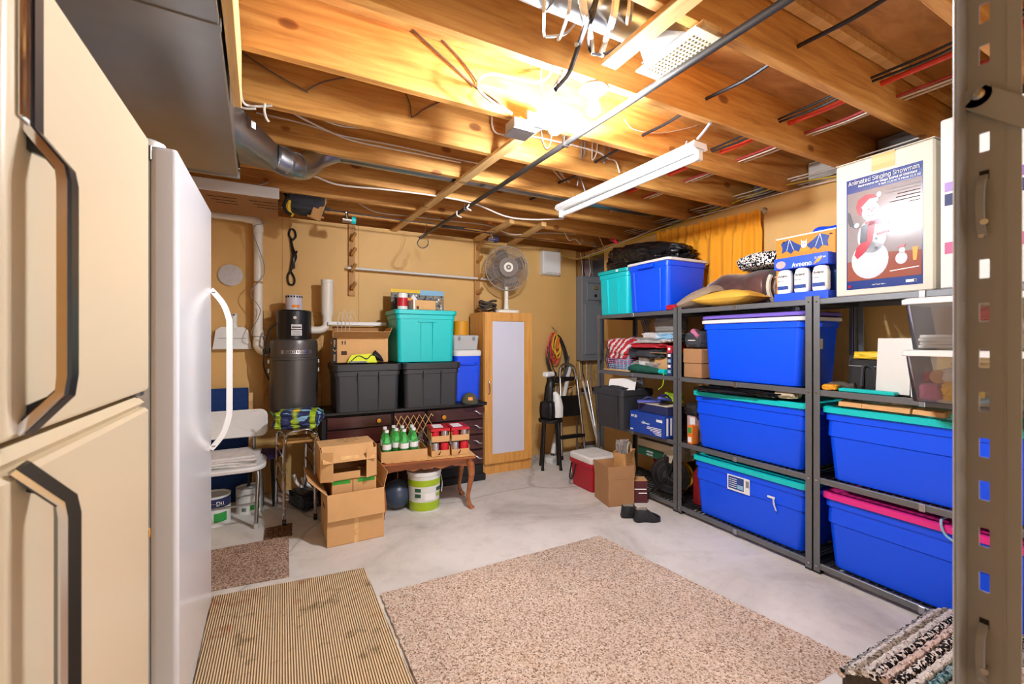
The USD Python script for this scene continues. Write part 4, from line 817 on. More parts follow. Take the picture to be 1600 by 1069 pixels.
t.p('film', tube([[0.05, -0.1, 0.08], [0.10, -0.05, 0.12], [0.13, 0.02, 0.10], [0.15, 0.05, 0.15], [0.15, 0.1, 0.09]], [0.012, 0.022, 0.015, 0.02, 0.006], 6), 'bin_clear')
bott = T('drink_bottle', 'green plastic drink bottle in the cardboard tray, front left', 'bottle', on_table(0.045, 0.03, 0.405), 0, 'green bottles in the tray')
bott.p('bottle', lathe([(0.001, 0), (0.026, 0), (0.03, 0.008), (0.029, 0.05), (0.031, 0.06), (0.031, 0.12), (0.029, 0.135), (0.022, 0.16), (0.0135, 0.18), (0.0125, 0.196), (0.001, 0.196)], 20), 'bottle_green', smooth=40)
bott.p('label', lathe([(0.0314, 0.082), (0.0317, 0.082), (0.0317, 0.118), (0.0314, 0.118)], 20), 'print_white')
bott.p('cap', lathe([(0.001, 0.215), (0.0145, 0.215), (0.015, 0.197), (0.001, 0.197)], 16), 'white_plastic')
ad = ['rear left corner', 'second from the left, rear', 'front, second from the left', 'middle of the tray front', 'middle of the tray rear', 'tallest looking, front right', 'rear right']
for i, (x, y) in enumerate(((0.04, 0.16), (0.105, 0.2), (0.115, 0.08), (0.165, 0.03), (0.165, 0.17), (0.235, 0.06), (0.235, 0.17))):
    dup(bott, on_table(x, y, 0.405), 20 * i, 'green plastic drink bottle in the cardboard tray, ' + ad[i])
def can_case(lab, x, z0=0.401, rz=0):
    t = T('can_case', lab, 'case of cans', on_table(x, 0.13, z0), TR + rz)
    cw, cd = 0.135, 0.20
    for k in range(2):
        z = k * 0.105
        ty = t.p('tray', cat([bx(-cw / 2, cw / 2, -cd / 2, -cd / 2 + 0.003, z, z + 0.045, 0), bx(-cw / 2, cw / 2, cd / 2 - 0.003, cd / 2, z, z + 0.045, 0), bx(-cw / 2, -cw / 2 + 0.003, -cd / 2, cd / 2, z, z + 0.07, 0), bx(cw / 2 - 0.003, cw / 2, -cd / 2, cd / 2, z, z + 0.07, 0), bx(-cw / 2, cw / 2, -cd / 2, cd / 2, z, z + 0.003, 0)]), 'cardboard', smooth=False)
        for i in range(2):
            for j in range(3):
                cx, cy = -cw / 4 + i * cw / 2, -cd / 3 + j * cd / 3
                t.p('can', lathe([(0.001, z + 0.004), (0.028, z + 0.004), (0.031, z + 0.012), (0.031, z + 0.085), (0.026, z + 0.096), (0.001, z + 0.096)], 14, cx, cy), 'shrink_red' if (i + j + k) % 2 else 'can_silver')
        t.p('print_mark', decal([(0.0, 0.0), (0.02, 0.026), (0.024, 0.024), (0.012, 0.0)], [-0.02, -cd / 2 - 0.0008, z + 0.012], [1, 0, 0], [0, 0, 1]), 'print_black', smooth=False, parent=ty) if k == 0 else None
    t.p('wrap', cat([bx(-cw / 2, cw / 2, -cd / 2, cd / 2, 0.2015, 0.2035, 0), bx(-cw / 2 - 0.001, -cw / 2, -cd / 2, cd / 2, 0.17, 0.2035, 0), bx(cw / 2, cw / 2 + 0.001, -cd / 2, cd / 2, 0.17, 0.2035, 0), bx(-cw / 2, cw / 2, -cd / 2 - 0.001, -cd / 2, 0.185, 0.2035, 0)]), 'shrink_red', smooth=False)
    t.p('top_label', bx(-0.045, 0.03, -0.06, 0.07, 0.2036, 0.2042, 0), 'print_white', smooth=False)
    t.p('side_label', bx(-cw / 2 - 0.0025, -cw / 2 - 0.001, -0.09, -0.03, 0.08, 0.12, 0), 'print_white', smooth=False)
can_case('red-wrapped case of cans in cardboard trays on the table, left of the pair', 0.425)
can_case('red-wrapped case of cans in cardboard trays on the table, right of the pair', 0.568, rz=3)
one('exercise_ball', 'dark slate blue ball on the floor under the wooden table', 'ball', mv(trimesh.creation.icosphere(4, 0.105), 0.76, 3.29, 0.105), 'ball_blue', smooth=True)
t = T('plastic_pail', 'white and lime green plastic pail under the wooden table', 'bucket', (0.94, 3.20, 0))
t.p('pail', lathe([(0.001, 0), (0.105, 0), (0.108, 0.006), (0.121, 0.265), (0.126, 0.266), (0.126, 0.29), (0.12, 0.292), (0.118, 0.28), (0.001, 0.28)], 36), 'pail_white')
def cone_band(z0, z1, m, nm): t.p(nm, lathe([(0.1083 + 0.0495 * z0, z0), (0.1092 + 0.0495 * z0, z0), (0.1092 + 0.0495 * z1, z1), (0.1083 + 0.0495 * z1, z1)], 36), m)
cone_band(0.012, 0.075, 'lime', 'lime_band'); cone_band(0.19, 0.235, 'lime', 'lime_band')
for x, z, w, h, m in ((-0.07, 0.165, 0.045, 0.025, 'dark_green'), (-0.07, 0.125, 0.045, 0.025, 'dark_green'), (0.02, 0.115, 0.08, 0.05, 'print_white'), (0.10, 0.16, 0.05, 0.025, 'dark_green'), (0.10, 0.12, 0.05, 0.022, 'lime')):
    t.p('label_patch', bend(mv(pane(w, h), 0, z, 0), 0.1175, -95 + x / 0.117 * 57), m, smooth=False)
t.p('lettering', bend(mv(meshkit.text_mesh('PAINT', 0.012, 0.0008, True), 0, 0.245, 0), 0.1225, -110), 'print_white', smooth=False)
t.p('bail', tube([[0.125, 0, 0.25], [0.13, -0.03, 0.18], [0.115, -0.06, 0.12]], 0.003, 6), 'white_plastic')

# ================================================================== dresser and what it carries
t = T('dresser', 'long dark mahogany dresser with curved silver pulls along the back wall', 'dresser', (0.93, 3.8, 0), world=True)
t.p('carcass', bx(0.262, 1.60, 3.60, 3.99, 0.05, 0.67, 0.004), 'black_matte', smooth=False)
t.p('top', bx(0.24, 1.625, 3.565, 4.0, 0.672, 0.70, 0.006), 'black_metal')
t.p('plinth', bx(0.25, 1.615, 3.575, 3.99, 0.0, 0.06, 0.006), 'black_matte')
def drawer(x0, x1, z0, z1, pull=None, px=0):
    d = t.p('drawer', bx(x0, x1, 3.582, 3.60, z0, z1, 0.004), 'mahogany', smooth=False)
    if pull == 'knob': t.p('knob', mv(lathe([(0.001, 0), (0.008, 0), (0.007, 0.012), (0.016, 0.018), (0.016, 0.024), (0.001, 0.028)], 18), px, 3.582, (z0 + z1) / 2, rx=90), 'amber', 'brass knob', parent=d)
    if pull == 'swoosh':
        zc = (z0 + z1) / 2; t.p('pull', tube([[px - 0.045, 3.575, zc + 0.018], [px - 0.02, 3.56, zc + 0.016], [px + 0.01, 3.555, zc - 0.006], [px + 0.045, 3.575, zc - 0.014]], [0.003, 0.007, 0.007, 0.003], 8), 'can_silver', 'curved silver pull', parent=d)
for z0, z1 in ((0.565, 0.66), (0.44, 0.555), (0.25, 0.43), (0.075, 0.24)): drawer(0.30, 0.78, z0, z1, 'knob' if z0 > 0.5 else None, 0.68)
for z0, z1 in ((0.46, 0.66), (0.075, 0.45)): drawer(0.80, 1.06, z0, z1)
for i, (z0, z1) in enumerate(((0.555, 0.66), (0.42, 0.545), (0.285, 0.41), (0.15, 0.275))):
    drawer(1.08, 1.59, z0, z1, 'swoosh', 1.535)
    if i == 0: t.p('knob', mv(lathe([(0.001, 0), (0.008, 0), (0.007, 0.012), (0.018, 0.018), (0.018, 0.024), (0.001, 0.028)], 18), 1.22, 3.582, 0.595, rx=90), 'amber', 'brass knob')
t = T('lattice_rack', 'pale diamond lattice rack leaning on the dresser behind the table', 'rack', (0.96, 3.5, 0.40), world=True)
for k in range(7):
    x = 0.80 + 0.05 * k
    t.p('slat', tube([[x, 3.545, 0.64], [x + 0.13 if k < 5 else 1.11, 3.52, 0.42 if k < 5 else 0.64 - (1.11 - x) * 1.7]], 0, k=1, sq=(0.008, 0.004)), 'strap_wood', smooth=False)
    t.p('slat', tube([[x, 3.54, 0.64], [x - 0.13 if k > 1 else 0.80, 3.515, 0.42 if k > 1 else 0.64 - (x - 0.80 + 1e-3) * 1.7]], 0, k=1, sq=(0.008, 0.004)), 'strap_wood', smooth=False)
t.p('stand_leg', cyl([0.82, 3.53, 0.0], [0.82, 3.54, 0.5], 0.005, 8), 'strap_wood'); t.p('stand_leg', cyl([1.09, 3.53, 0.0], [1.09, 3.54, 0.5], 0.005, 8), 'strap_wood')

def tote(name, lab, loc, L, W, H, body, lid, rz=0, lidh=0.03, taper=0.05, group=None, step=True, ribs=0, catg='storage tote', handle=True, lidm=None, lid_off=(0, 0)):
    """moulded tote with lid; length L along local x, width W along y; base at loc"""
    t = T(name, lab, catg, loc, rz, group); b = 1 - taper * 2; r = 0.035
    lv = [(L * b, W * b, r, 0), (L * b + 0.008, W * b + 0.008, r, 0.006)]
    if step:
        lv += [(L * (b + 0.62 * (1 - b)) , W * (b + 0.62 * (1 - b)), r, H * 0.62), (L * (b + 0.62 * (1 - b)) + 0.012, W * (b + 0.62 * (1 - b)) + 0.012, r, H * 0.635)]
    lv += [(L * 0.975, W * 0.97, r, H - 0.05), (L, W, r, H - 0.048), (L, W, r, H), (L - 0.014, W - 0.014, r, H), (L * 0.955, W * 0.94, r, H - 0.02)]
    bp = t.p('tub', rstack(lv), body, smooth=35)
    for k in range(ribs):
        x = (-0.5 + (k + 0.5) / ribs) * L * 0.62
        t.p('rib', tube([[x * b, -W * b / 2 - 0.001, 0.01], [x, -W * 0.965 / 2 - 0.002, H - 0.07]], 0, k=1, sq=(0.006, 0.006)), body, smooth=False, parent=bp)
    if handle:
        for s in (-1, 1): t.p('handle', mv(rstack([(0.035, W * 0.36, 0.012, -0.012), (0.045, W * 0.4, 0.014, 0.012)]), s * (L / 2 + 0.012), 0, H - 0.035), body)
    if lid:
        l0 = H - 0.012
        t.p('lid', mv(rstack([(L + 0.012, W + 0.012, r + 0.004, l0), (L + 0.026, W + 0.026, r + 0.006, l0 + 0.004), (L + 0.026, W + 0.026, r + 0.006, l0 + lidh), (L + 0.006, W + 0.006, r, l0 + lidh + 0.005), (L - 0.03, W - 0.03, r, l0 + lidh + 0.004), (L - 0.05, W - 0.05, r, l0 + lidh - 0.006)]), *lid_off), lid, smooth=35)
    return t
def black_tote(lab, x0, x1, y0, y1):
    t = tote('storage_tote', lab, ((x0 + x1) / 2, (y0 + y1) / 2, 0.701), x1 - x0, y1 - y0, 0.325, 'tote_black', 'tote_black_lid', taper=0.035, step=False, lidh=0.05, handle=False)
    w = x1 - x0; d = (y1 - y0) / 2
    for s in (-0.16, 0.16): t.p('groove_rib', tube([[s * w * 0.95, -d * 0.935, 0.01], [s * w, -d * 0.985, 0.27]], 0, k=1, sq=(0.008, 0.01)), 'tote_black', smooth=False)
    for s in (-0.16, 0.16): t.p('latch', bx(s * w - 0.005, s * w + 0.005, -d - 0.012, -d + 0.004, 0.24, 0.30, 0.002), 'tote_black_lid')
    return t
black_tote('black plastic tote on the dresser under the open carton, left of the two', 0.345, 0.835, 3.50, 3.93)
black_tote('black plastic tote on the dresser under the teal tote, right of the two', 0.862, 1.335, 3.50, 3.93)
t = tote('storage_tote', 'teal plastic tote stacked on the right black tote', (1.055, 3.70, 1.073), 0.50, 0.38, 0.40, 'tote_teal', 'tote_teal', taper=0.04, step=False, lidh=0.035, handle=False)
for s in (-0.11, 0.11): t.p('groove_rib', tube([[s * 0.43, -0.178, 0.01], [s * 0.5 * 0.9, -0.19, 0.33]], 0, k=1, sq=(0.006, 0.008)), 'tote_teal', smooth=False)
t.p('latch', bx(-0.075, 0.075, -0.196, -0.18, 0.325, 0.335, 0.002), 'tote_teal')
# on the teal tote
zt = 1.503
t = T('photo_board', 'poster board covered with a crowd photograph, standing on the teal tote', 'poster', (1.06, 3.86, zt), rx=-4)
t.p('board', bx(-0.22, 0.26, 0, 0.006, 0, 0.20, 0.001), 'poster_crowd', smooth=False)
rr = random.Random(5)
for k in range(70):
    x, z = rr.uniform(-0.2, 0.25), rr.uniform(0.02, 0.15); 
    t.p('figure', decal(circ(0, 0, 0.008, 0.010, 8), [x, -0.0002, z], [1, 0, 0], [0, 0, 1]), rr.choice(['print_dark', 'cream_plastic', 'navy', 'kraft', 'print_black']), smooth=False)
t.p('sky_strip', bx(0.04, 0.26, -0.0008, 0, 0.155, 0.2, 0), 'sky_cloth', smooth=False); t.p('banner', bx(-0.22, 0.04, -0.0008, 0, 0.17, 0.2, 0), 'sun_yellow', smooth=False)
t = T('cardboard_box', 'small sealed cardboard box on the teal tote in front of the crowd poster', 'cardboard box', (1.045, 3.62, zt), rz=2)
t.p('carton', bx(-0.095, 0.095, -0.07, 0.07, 0, 0.08, 0.002), 'cardboard', smooth=False)
t.p('tape', bx(-0.096, -0.084, -0.0708, 0.07, 0, 0.081, 0), 'print_white', smooth=False); t.p('print', bx(-0.07, -0.05, -0.0708, -0.07, 0.006, 0.03, 0), 'print_dark', smooth=False)
t = T('drink_can', 'red and white tin standing on the left of the teal tote', 'tin', (0.885, 3.64, zt))
t.p('can', lathe([(0.001, 0), (0.04, 0), (0.042, 0.005), (0.042, 0.13), (0.038, 0.138), (0.001, 0.138)], 24), 'pail_white'); t.p('red_band', lathe([(0.0424, 0.03), (0.0428, 0.03), (0.0428, 0.10), (0.0424, 0.10)], 24), 'print_red')
one('tape_reel', 'yellow and dark coiled strap on the teal tote behind the small box', 'strap', mv(trimesh.creation.annulus(0.03, 0.055, 0.05), 0.965, 3.76, zt + 0.056, rx=78), 'amber')
one('folded_cap_cloth', 'dark grey cloth bundle on the teal tote beside the red tin', 'cloth', mv(blob(0.12, 0.1, 0.12, 8, 0.3), 0.93, 3.82, zt), 'charcoal_cloth')
one('white_card', 'white folded card leaning on the crowd poster', 'card', ext([(0.98, zt + 0.07), (1.10, zt + 0.07), (1.03, zt + 0.16)], 0.004, 'xz', 3.845), 'print_white', smooth=False)
# open carton on the left black tote
t = open_box('cardboard_box', 'open cardboard box with black smile-arrow tape on the left black tote', 0.36, 0.76, 3.58, 3.90, 1.077, 1.27, {'f': ((0.0, -0.9, 0.35), 0.13), 'b': ((0, 0.25, 1), 0.10), 'r': ((0.4, 0, 1), 0.09), 'l': ((-0.5, 0, -1), 0.05)}, rz=-3, tape=False)
t.p('tape', bx(-0.217, -0.18, -0.1618, -0.16, 0, 0.19, 0), 'print_black', smooth=False)
arr = tube([[-0.21, -0.162, 0.105], [-0.197, -0.163, 0.09], [-0.185, -0.162, 0.10]], 0.003, 5); t.p('smile_arrow', arr, 'cardboard', smooth=False)
for z in (0.03, 0.14): t.p('tape_lettering', text('PRIME', 0.012, [-0.198, -0.162, z + 0.012], [0, 0, 1], [-1, 0, 0], bold=True), 'cardboard', smooth=False)
for i, x in enumerate((-0.145, -0.125)):
    t.p('print', decal([(0, 0), (0.006, 0), (0.006, 0.018), (0.010, 0.018), (0.003, 0.03), (-0.004, 0.018), (0, 0.018)], [x, -0.161, 0.14], [1, 0, 0], [0, 0, 1]), 'print_black', smooth=False)
t.p('print', bx(-0.15, -0.11, -0.1606, -0.16, 0.06, 0.09, 0), 'print_dark', smooth=False)
one('white_shelf_rail', 'long white plastic rail laid across the open carton', 'rail', bx(0.33, 0.80, 3.86, 3.90, 1.375, 1.405, 0.004), 'white_plastic')
one('wire_coil', 'thin curled wire standing in the open carton', 'wire', cat_([tube([[0.40 + 0.03 * k, 3.85, 1.30], [0.42 + 0.03 * k, 3.84, 1.48 + 0.02 * (k % 2)], [0.47 + 0.03 * k, 3.85, 1.40]], 0.002, 5) for k in range(4)]), 'wire_white')
t = T('work_light', 'fluorescent yellow safety pouch with black cords on the left black tote', 'pouch', (0.56, 3.54, 1.077))
m = ext([(-0.12, 0), (0.10, 0), (0.08, 0.055), (0.05, 0.07), (-0.09, 0.06), (-0.11, 0.03)], 0.02, 'xz', -0.01); t.p('pouch', m, 'hi_vis')
t.p('cord', tube([[-0.10, -0.015, 0.01], [-0.04, -0.014, 0.055], [0.02, -0.016, 0.03], [0.06, -0.014, 0.06], [0.12, -0.01, 0.03]], 0.0035, 6), 'wire_black'); t.p('grey_base', bx(-0.11, 0.02, -0.03, 0.015, 0, 0.014, 0.004), 'wire_grey')
one('tangled_cord', 'small heap of black cord beside the yellow pouch', 'cord', tube([[0.66 + 0.05 * math.cos(k * 2.1) * (1 - 0.02 * k), 3.545 + 0.025 * math.sin(k * 2.1), 1.085 + 0.025 * (k % 3) + 0.002 * k] for k in range(18)], 0.006, 6, 5), 'wire_black')
# right of the totes
t = T('cooler_box', 'blue cooler with a white lid on the dresser beside the wooden cabinet', 'cooler', (1.475, 3.79, 0.701))
t.p('body', rstack([(0.22, 0.26, 0.03, 0), (0.235, 0.275, 0.035, 0.01), (0.255, 0.30, 0.04, 0.41), (0.001, 0.001, 0.0, 0.41)][:3]), 'cooler_blue')
t.p('lid', rstack([(0.262, 0.306, 0.04, 0.41), (0.268, 0.312, 0.042, 0.42), (0.268, 0.312, 0.042, 0.45), (0.25, 0.29, 0.04, 0.462)]), 'lid_white')
t.p('handle', tube([[-0.075, -0.145, 0.35], [-0.075, -0.16, 0.35], [-0.07, -0.162, 0.335], [0.07, -0.162, 0.335], [0.075, -0.16, 0.35], [0.075, -0.145, 0.35]], 0.006, 8, 2), 'cooler_blue')
t.p('recess', bx(-0.085, 0.085, -0.147, -0.143, 0.33, 0.36, 0.002), 'navy')
t = T('storage_case', 'pale grey lidded case on the blue cooler', 'case', (1.475, 3.80, 1.165))
t.p('case', rstack([(0.23, 0.2, 0.02, 0), (0.25, 0.22, 0.025, 0.10), (0.25, 0.22, 0.025, 0.108)]), 'grey_plastic'); t.p('lid', rstack([(0.255, 0.225, 0.025, 0.108), (0.255, 0.225, 0.025, 0.125), (0.24, 0.21, 0.02, 0.132)]), 'grey_plastic')
for s in (-0.07, 0.07): t.p('latch', bx(s - 0.012, s + 0.012, -0.117, -0.108, 0.085, 0.12, 0.002), 'panel_grey')
one('tape_roll', 'orange cylindrical tub on top of the grey case', 'tub', lathe([(0.001, 0), (0.065, 0), (0.066, 0.004), (0.066, 0.126), (0.06, 0.13), (0.001, 0.13)], 28, 1.46, 3.80, 1.298), 'amber')
t = T('baseball_cap', 'olive green cap with pale badge on the dresser beside the blue cooler', 'cap', (1.47, 3.61, 0.701), rz=-15)
dome_ = trimesh.creation.icosphere(3, 0.075); v = dome_.vertices; v[:, 2] = np.maximum(v[:, 2], 0) * 1.15; t.p('crown', dome_, 'cap_olive')
t.p('brim', mv(ext(Polygon([(0.07 * math.cos(a), -0.03 - 0.09 * math.sin(a)) for a in np.linspace(0, math.pi, 20)] + [(-0.07, -0.02), (0.07, -0.02)]), 0.005), 0, -0.03, 0.004), 'cap_olive'); t.p('badge', mv(pane(0.04, 0.03), 0, 0, 0).apply_transform(trimesh.transformations.rotation_matrix(math.radians(70), [1, 0, 0])).apply_translation([0, -0.074, 0.04]), 'print_orange')

# ================================================================== wooden cabinet with frosted door
t = T('display_cabinet', 'tall light-wood cabinet with a frosted glass door, under the fan', 'cabinet', (1.90, 3.85, 0), world=True)
cx0, cx1, cy0, cy1, ch = 1.645, 2.155, 3.70, 4.02, 1.515
t.p('side', bx(cx0, cx0 + 0.018, cy0, cy1, 0.0, ch - 0.018, 0.001), 'cabinet_wood', smooth=False); t.p('side', bx(cx1 - 0.018, cx1, cy0, cy1, 0.0, ch - 0.018, 0.001), 'cabinet_wood', smooth=False)
t.p('top', bx(cx0, cx1, cy0, cy1, ch - 0.018, ch, 0.001), 'cabinet_wood', smooth=False); t.p('back', bx(cx0 + 0.018, cx1 - 0.018, cy1 - 0.006, cy1, 0.10, ch - 0.02, 0), 'white_matte', smooth=False)
for z in (0.10, 0.42, 0.78, 1.14): t.p('shelf', bx(cx0 + 0.019, cx1 - 0.019, cy0 + 0.02, cy1 - 0.007, z, z + 0.016, 0.001), 'white_matte', smooth=False)
t.p('plinth', bx(cx0 + 0.012, cx1 - 0.006, cy0 + 0.012, cy0 + 0.03, 0.0, 0.098, 0.001), 'cabinet_wood', smooth=False)
fr = sbox(cx0 + 0.002, 0.104, cx1 - 0.002, ch - 0.004).difference(sbox(cx0 + 0.085, 0.19, cx1 - 0.085, ch - 0.085))
dr = t.p('door', ext(fr, 0.019, 'xz', cy0 - 0.021), 'cabinet_wood', smooth=False)
t.p('frosted_pane', bx(cx0 + 0.08, cx1 - 0.08, cy0 - 0.014, cy0 - 0.009, 0.185, ch - 0.08, 0), 'frost', parent=dr, smooth=False)
t.p('pull', tube([[cx0 + 0.045, cy0 - 0.021, 0.87], [cx0 + 0.045, cy0 - 0.04, 0.86], [cx0 + 0.05, cy0 - 0.042, 0.78], [cx0 + 0.045, cy0 - 0.021, 0.75]], 0.005, 8, 4), 'steel', parent=dr)
# fan
t = T('desk_fan', 'oscillating table fan with round wire cage on top of the wooden cabinet', 'fan', (1.955, 3.84, 1.516), rz=-14)
t.p('base', rstack([(0.24, 0.2, 0.05, 0), (0.24, 0.2, 0.05, 0.025), (0.2, 0.16, 0.05, 0.035)]), 'cream_plastic')
t.p('post', lathe([(0.028, 0.03), (0.022, 0.10), (0.02, 0.26), (0.001, 0.26)], 18), 'cream_plastic')
hz = 0.44
t.p('motor', cat([cyl([0, 0.02, hz], [0, 0.12, hz], 0.06, 24, 0.045), cyl([0, 0.03, hz - 0.05], [0, 0.03, 0.25], 0.02, 12)]), 'fan_grey')
def ring(r, y, w=0.0025): return tube([[r * math.cos(a), y, hz + r * math.sin(a)] for a in np.linspace(0, 2 * math.pi, 48, endpoint=False)], w, 5, 1, closed=True)
RF = 0.215
for nm, ye, rs in (('front_grille', -0.095, [0.09, 0.15]), ('rear_grille', 0.045, [0.08, 0.15])):
    sgn = -1 if ye < 0 else 1; ms = [ring(RF, -0.03 if ye < 0 else -0.02, 0.005)] + [ring(r, ye * (1 - (r / RF) ** 3 * 0.55) - 0.012) for r in rs]
    for k in range(64):
        a = 2 * math.pi * k / 64; ms.append(tube([[r * math.cos(a), (ye + (-0.027 - ye) * (r / RF) ** 3), hz + r * math.sin(a)] for r in (0.05, 0.10, 0.15, 0.19, RF)], 0.0017, 4, 1))
    t.p(nm, ms, 'fan_grey', smooth=False)
def ringplate(r0, r1, y, th, m, nm): t.p(nm, mv(trimesh.creation.annulus(r0, r1, th, sections=40), 0, y, hz, rx=90), m)
ringplate(0.045, 0.09, -0.096, 0.004, 'fan_dark', 'hub_disc'); ringplate(0.025, 0.046, -0.098, 0.005, 'cream_plastic', 'hub_ring')
t.p('hub_badge', cyl([0, -0.10, hz], [0, -0.095, hz], 0.025, 24), 'fan_dark'); t.p('hub_dot', cyl([0, -0.103, hz], [0, -0.1, hz], 0.010, 16), 'can_silver')
for k in range(4):
    a = k * math.pi / 2 + 0.5; pts = []
    bl = ext(Polygon([(0.02, -0.02), (0.08, -0.075), (0.16, -0.085), (0.195, -0.03), (0.185, 0.04), (0.10, 0.04), (0.03, 0.025)]), 0.003)
    bl = bl.subdivide(); bl.vertices[:, 2] += 0.3 * bl.vertices[:, 1]; t.p('blade', mv(mv(bl, rz=math.degrees(a)), 0, -0.025, hz, rx=90), 'fan_dark')
one('rope_coil', 'dark coil of rope and cord beside the fan on the cabinet', 'rope', tube([[1.745 + (0.075 + 0.012 * math.sin(k * 1.7)) * math.cos(k * 0.8), 3.82 + 0.05 * math.sin(k * 0.8), 1.532 + 0.004 * k + 0.012 * math.sin(k * 2.3)] for k in range(24)], 0.012, 6, 4), 'rope_dark')
# wall box, breaker panel
t = T('wall_speaker', 'white rectangular chime box on the back wall right of the fan', 'wall box', (2.61, 4.08, 1.97), world=True)
t.p('back', bx(2.492, 2.728, 4.06, 4.098, 1.965, 2.225, 0.004), 'white_plastic'); t.p('cover', bx(2.487, 2.722, 4.015, 4.062, 1.972, 2.222, 0.008), 'white_plastic')
for k in range(14): t.p('slot', bx(2.53 + 0.0105 * k, 2.535 + 0.0105 * k, 4.0142, 4.0152, 1.984, 1.992, 0), 'print_grey', smooth=False)
t.p('logo', bx(2.69, 2.705, 4.0142, 4.0152, 1.984, 1.992, 0), 'print_red', smooth=False); t.p('cable', tube([[2.69, 4.07, 2.225], [2.71, 4.07, 2.25], [2.73, 4.08, 2.272]], 0.007, 6), 'wire_white'); t.p('cable_plate', bx(2.728, 2.77, 4.075, 4.098, 2.14, 2.21, 0.002), 'pvc')
t = T('breaker_panel', 'grey electrical breaker panel at the far corner studs', 'electrical panel', (3.12, 4.05, 1.0), world=True)
t.p('box', bx(2.985, 3.27, 3.985, 4.11, 1.02, 1.98, 0.004), 'panel_grey'); dr = t.p('door', bx(3.02, 3.255, 3.972, 3.986, 1.09, 1.66, 0.003), 'panel_grey')
t.p('latch', bx(3.20, 3.213, 3.966, 3.973, 1.33, 1.40, 0.001), 'print_black', parent=dr)
mb = t.p('main_breaker', bx(3.05, 3.24, 3.976, 3.986, 1.70, 1.91, 0.003), 'panel_grey'); t.p('switch', bx(3.14, 3.20, 3.955, 3.977, 1.83, 1.87, 0.003), 'vent_dark', parent=mb); t.p('seal', cyl([3.17, 3.972, 1.76], [3.17, 3.978, 1.76], 0.018, 16), 'print_black', parent=mb)
for z in (1.71, 1.90): t.p('trim_line', bx(3.055, 3.235, 3.9745, 3.9765, z - 0.003, z + 0.003, 0), 'can_silver', smooth=False, parent=mb)
# hanging cords
def hank(lab, x, z0, z1, w, n, r, m, seed, y=4.06):
    rr = random.Random(seed); pts = []
    for k in range(n):
        cx = x + rr.uniform(-0.02, 0.02); zz = z0 - rr.uniform(0, 0.07); ww = w * rr.uniform(0.7, 1.1); zt_ = z1 + rr.uniform(-0.01, 0.01); yy = y - 0.05 * rr.random()
        pts += [[cx - 0.01, yy, zt_], [cx - ww, yy, zz * 0.5 + zt_ * 0.5 + rr.uniform(-0.05, 0.02)], [cx - ww * 0.5, yy - 0.01, zz + 0.03], [cx, yy, zz], [cx + ww * 0.6, yy - 0.012, zz + 0.03], [cx + ww, yy, zz * 0.5 + zt_ * 0.5]]
    return one('extension_cord', lab, 'extension cord', tube(pts, r, 6, 5), m)
hank('red extension cord looped on the wall nail above the stool', 2.64, 1.05, 1.33, 0.085, 5, 0.006, 'wire_red', 1)
hank('yellow extension cord looped inside the red cord on the wall nail', 2.65, 1.12, 1.31, 0.05, 3, 0.007, 'sun_yellow', 2, 4.045)
hank('black extension cord in long loops hanging below the red cord', 2.69, 0.85, 1.30, 0.135, 10, 0.0055, 'wire_black', 3, 4.07)
one('cord_plug', 'orange plug block in the hank of extension cords', 'plug', bx(2.66, 2.70, 4.0, 4.03, 1.15, 1.29, 0.01), 'orange_box')
one('wall_nail', 'steel nail holding the hank of cords on the back wall', 'nail', tube([[2.655, 4.10, 1.40], [2.655, 4.06, 1.38], [2.655, 4.02, 1.345], [2.655, 4.0, 1.36]], 0.004, 6), 'steel')
# black stool and steam cleaner
SX, SY = 2.33, 3.62
t = T('round_stool', 'small black round stool under the handheld vacuum', 'stool', (SX, SY, 0))
t.p('seat', lathe([(0.001, 0.455), (0.115, 0.455), (0.12, 0.465), (0.12, 0.48), (0.11, 0.488), (0.001, 0.488)], 32), 'black_metal')
for k, a in enumerate((200, 290, 20, 110)):
    a = math.radians(a); lg = t.p('leg', cyl([0.125 * math.cos(a), 0.125 * math.sin(a), 0.015], [0.09 * math.cos(a), 0.09 * math.sin(a), 0.456], 0.0125, 10), 'black_metal'); t.p('foot', cyl([0.125 * math.cos(a), 0.125 * math.sin(a), 0], [0.125 * math.cos(a), 0.125 * math.sin(a), 0.02], 0.016, 10), 'black_matte', parent=lg)
t = T('handheld_vacuum', 'black and white handheld vacuum standing on the black stool', 'vacuum cleaner', (SX + 0.0, SY, 0.489), rz=20)
t.p('base', mv(blob(0.2, 0.17, 0.20, 3, 0.06, 1.5, 0.7, 0.2), 0.0), 'black_plastic'); t.p('white_shell', tube([[0.02, -0.07, 0.02], [0.015, -0.075, 0.12], [0.01, -0.07, 0.2], [-0.005, -0.05, 0.26]], [0.055, 0.055, 0.04, 0.02], 16), 'white_plastic')
t.p('body', tube([[-0.01, 0.01, 0.15], [-0.012, 0.0, 0.28], [-0.005, -0.005, 0.36], [-0.03, -0.01, 0.41]], [0.055, 0.05, 0.04, 0.03], 18), 'black_metal')
t.p('nozzle', bx(-0.10, 0.03, -0.035, 0.03, 0.405, 0.455, 0.012), 'white_plastic'); t.p('cable_grip', bx(0.0, 0.07, -0.03, 0.02, 0.41, 0.45, 0.01), 'black_plastic'); t.p('stripe', bx(-0.02, -0.015, -0.057, -0.05, 0.16, 0.30, 0), 'can_silver')
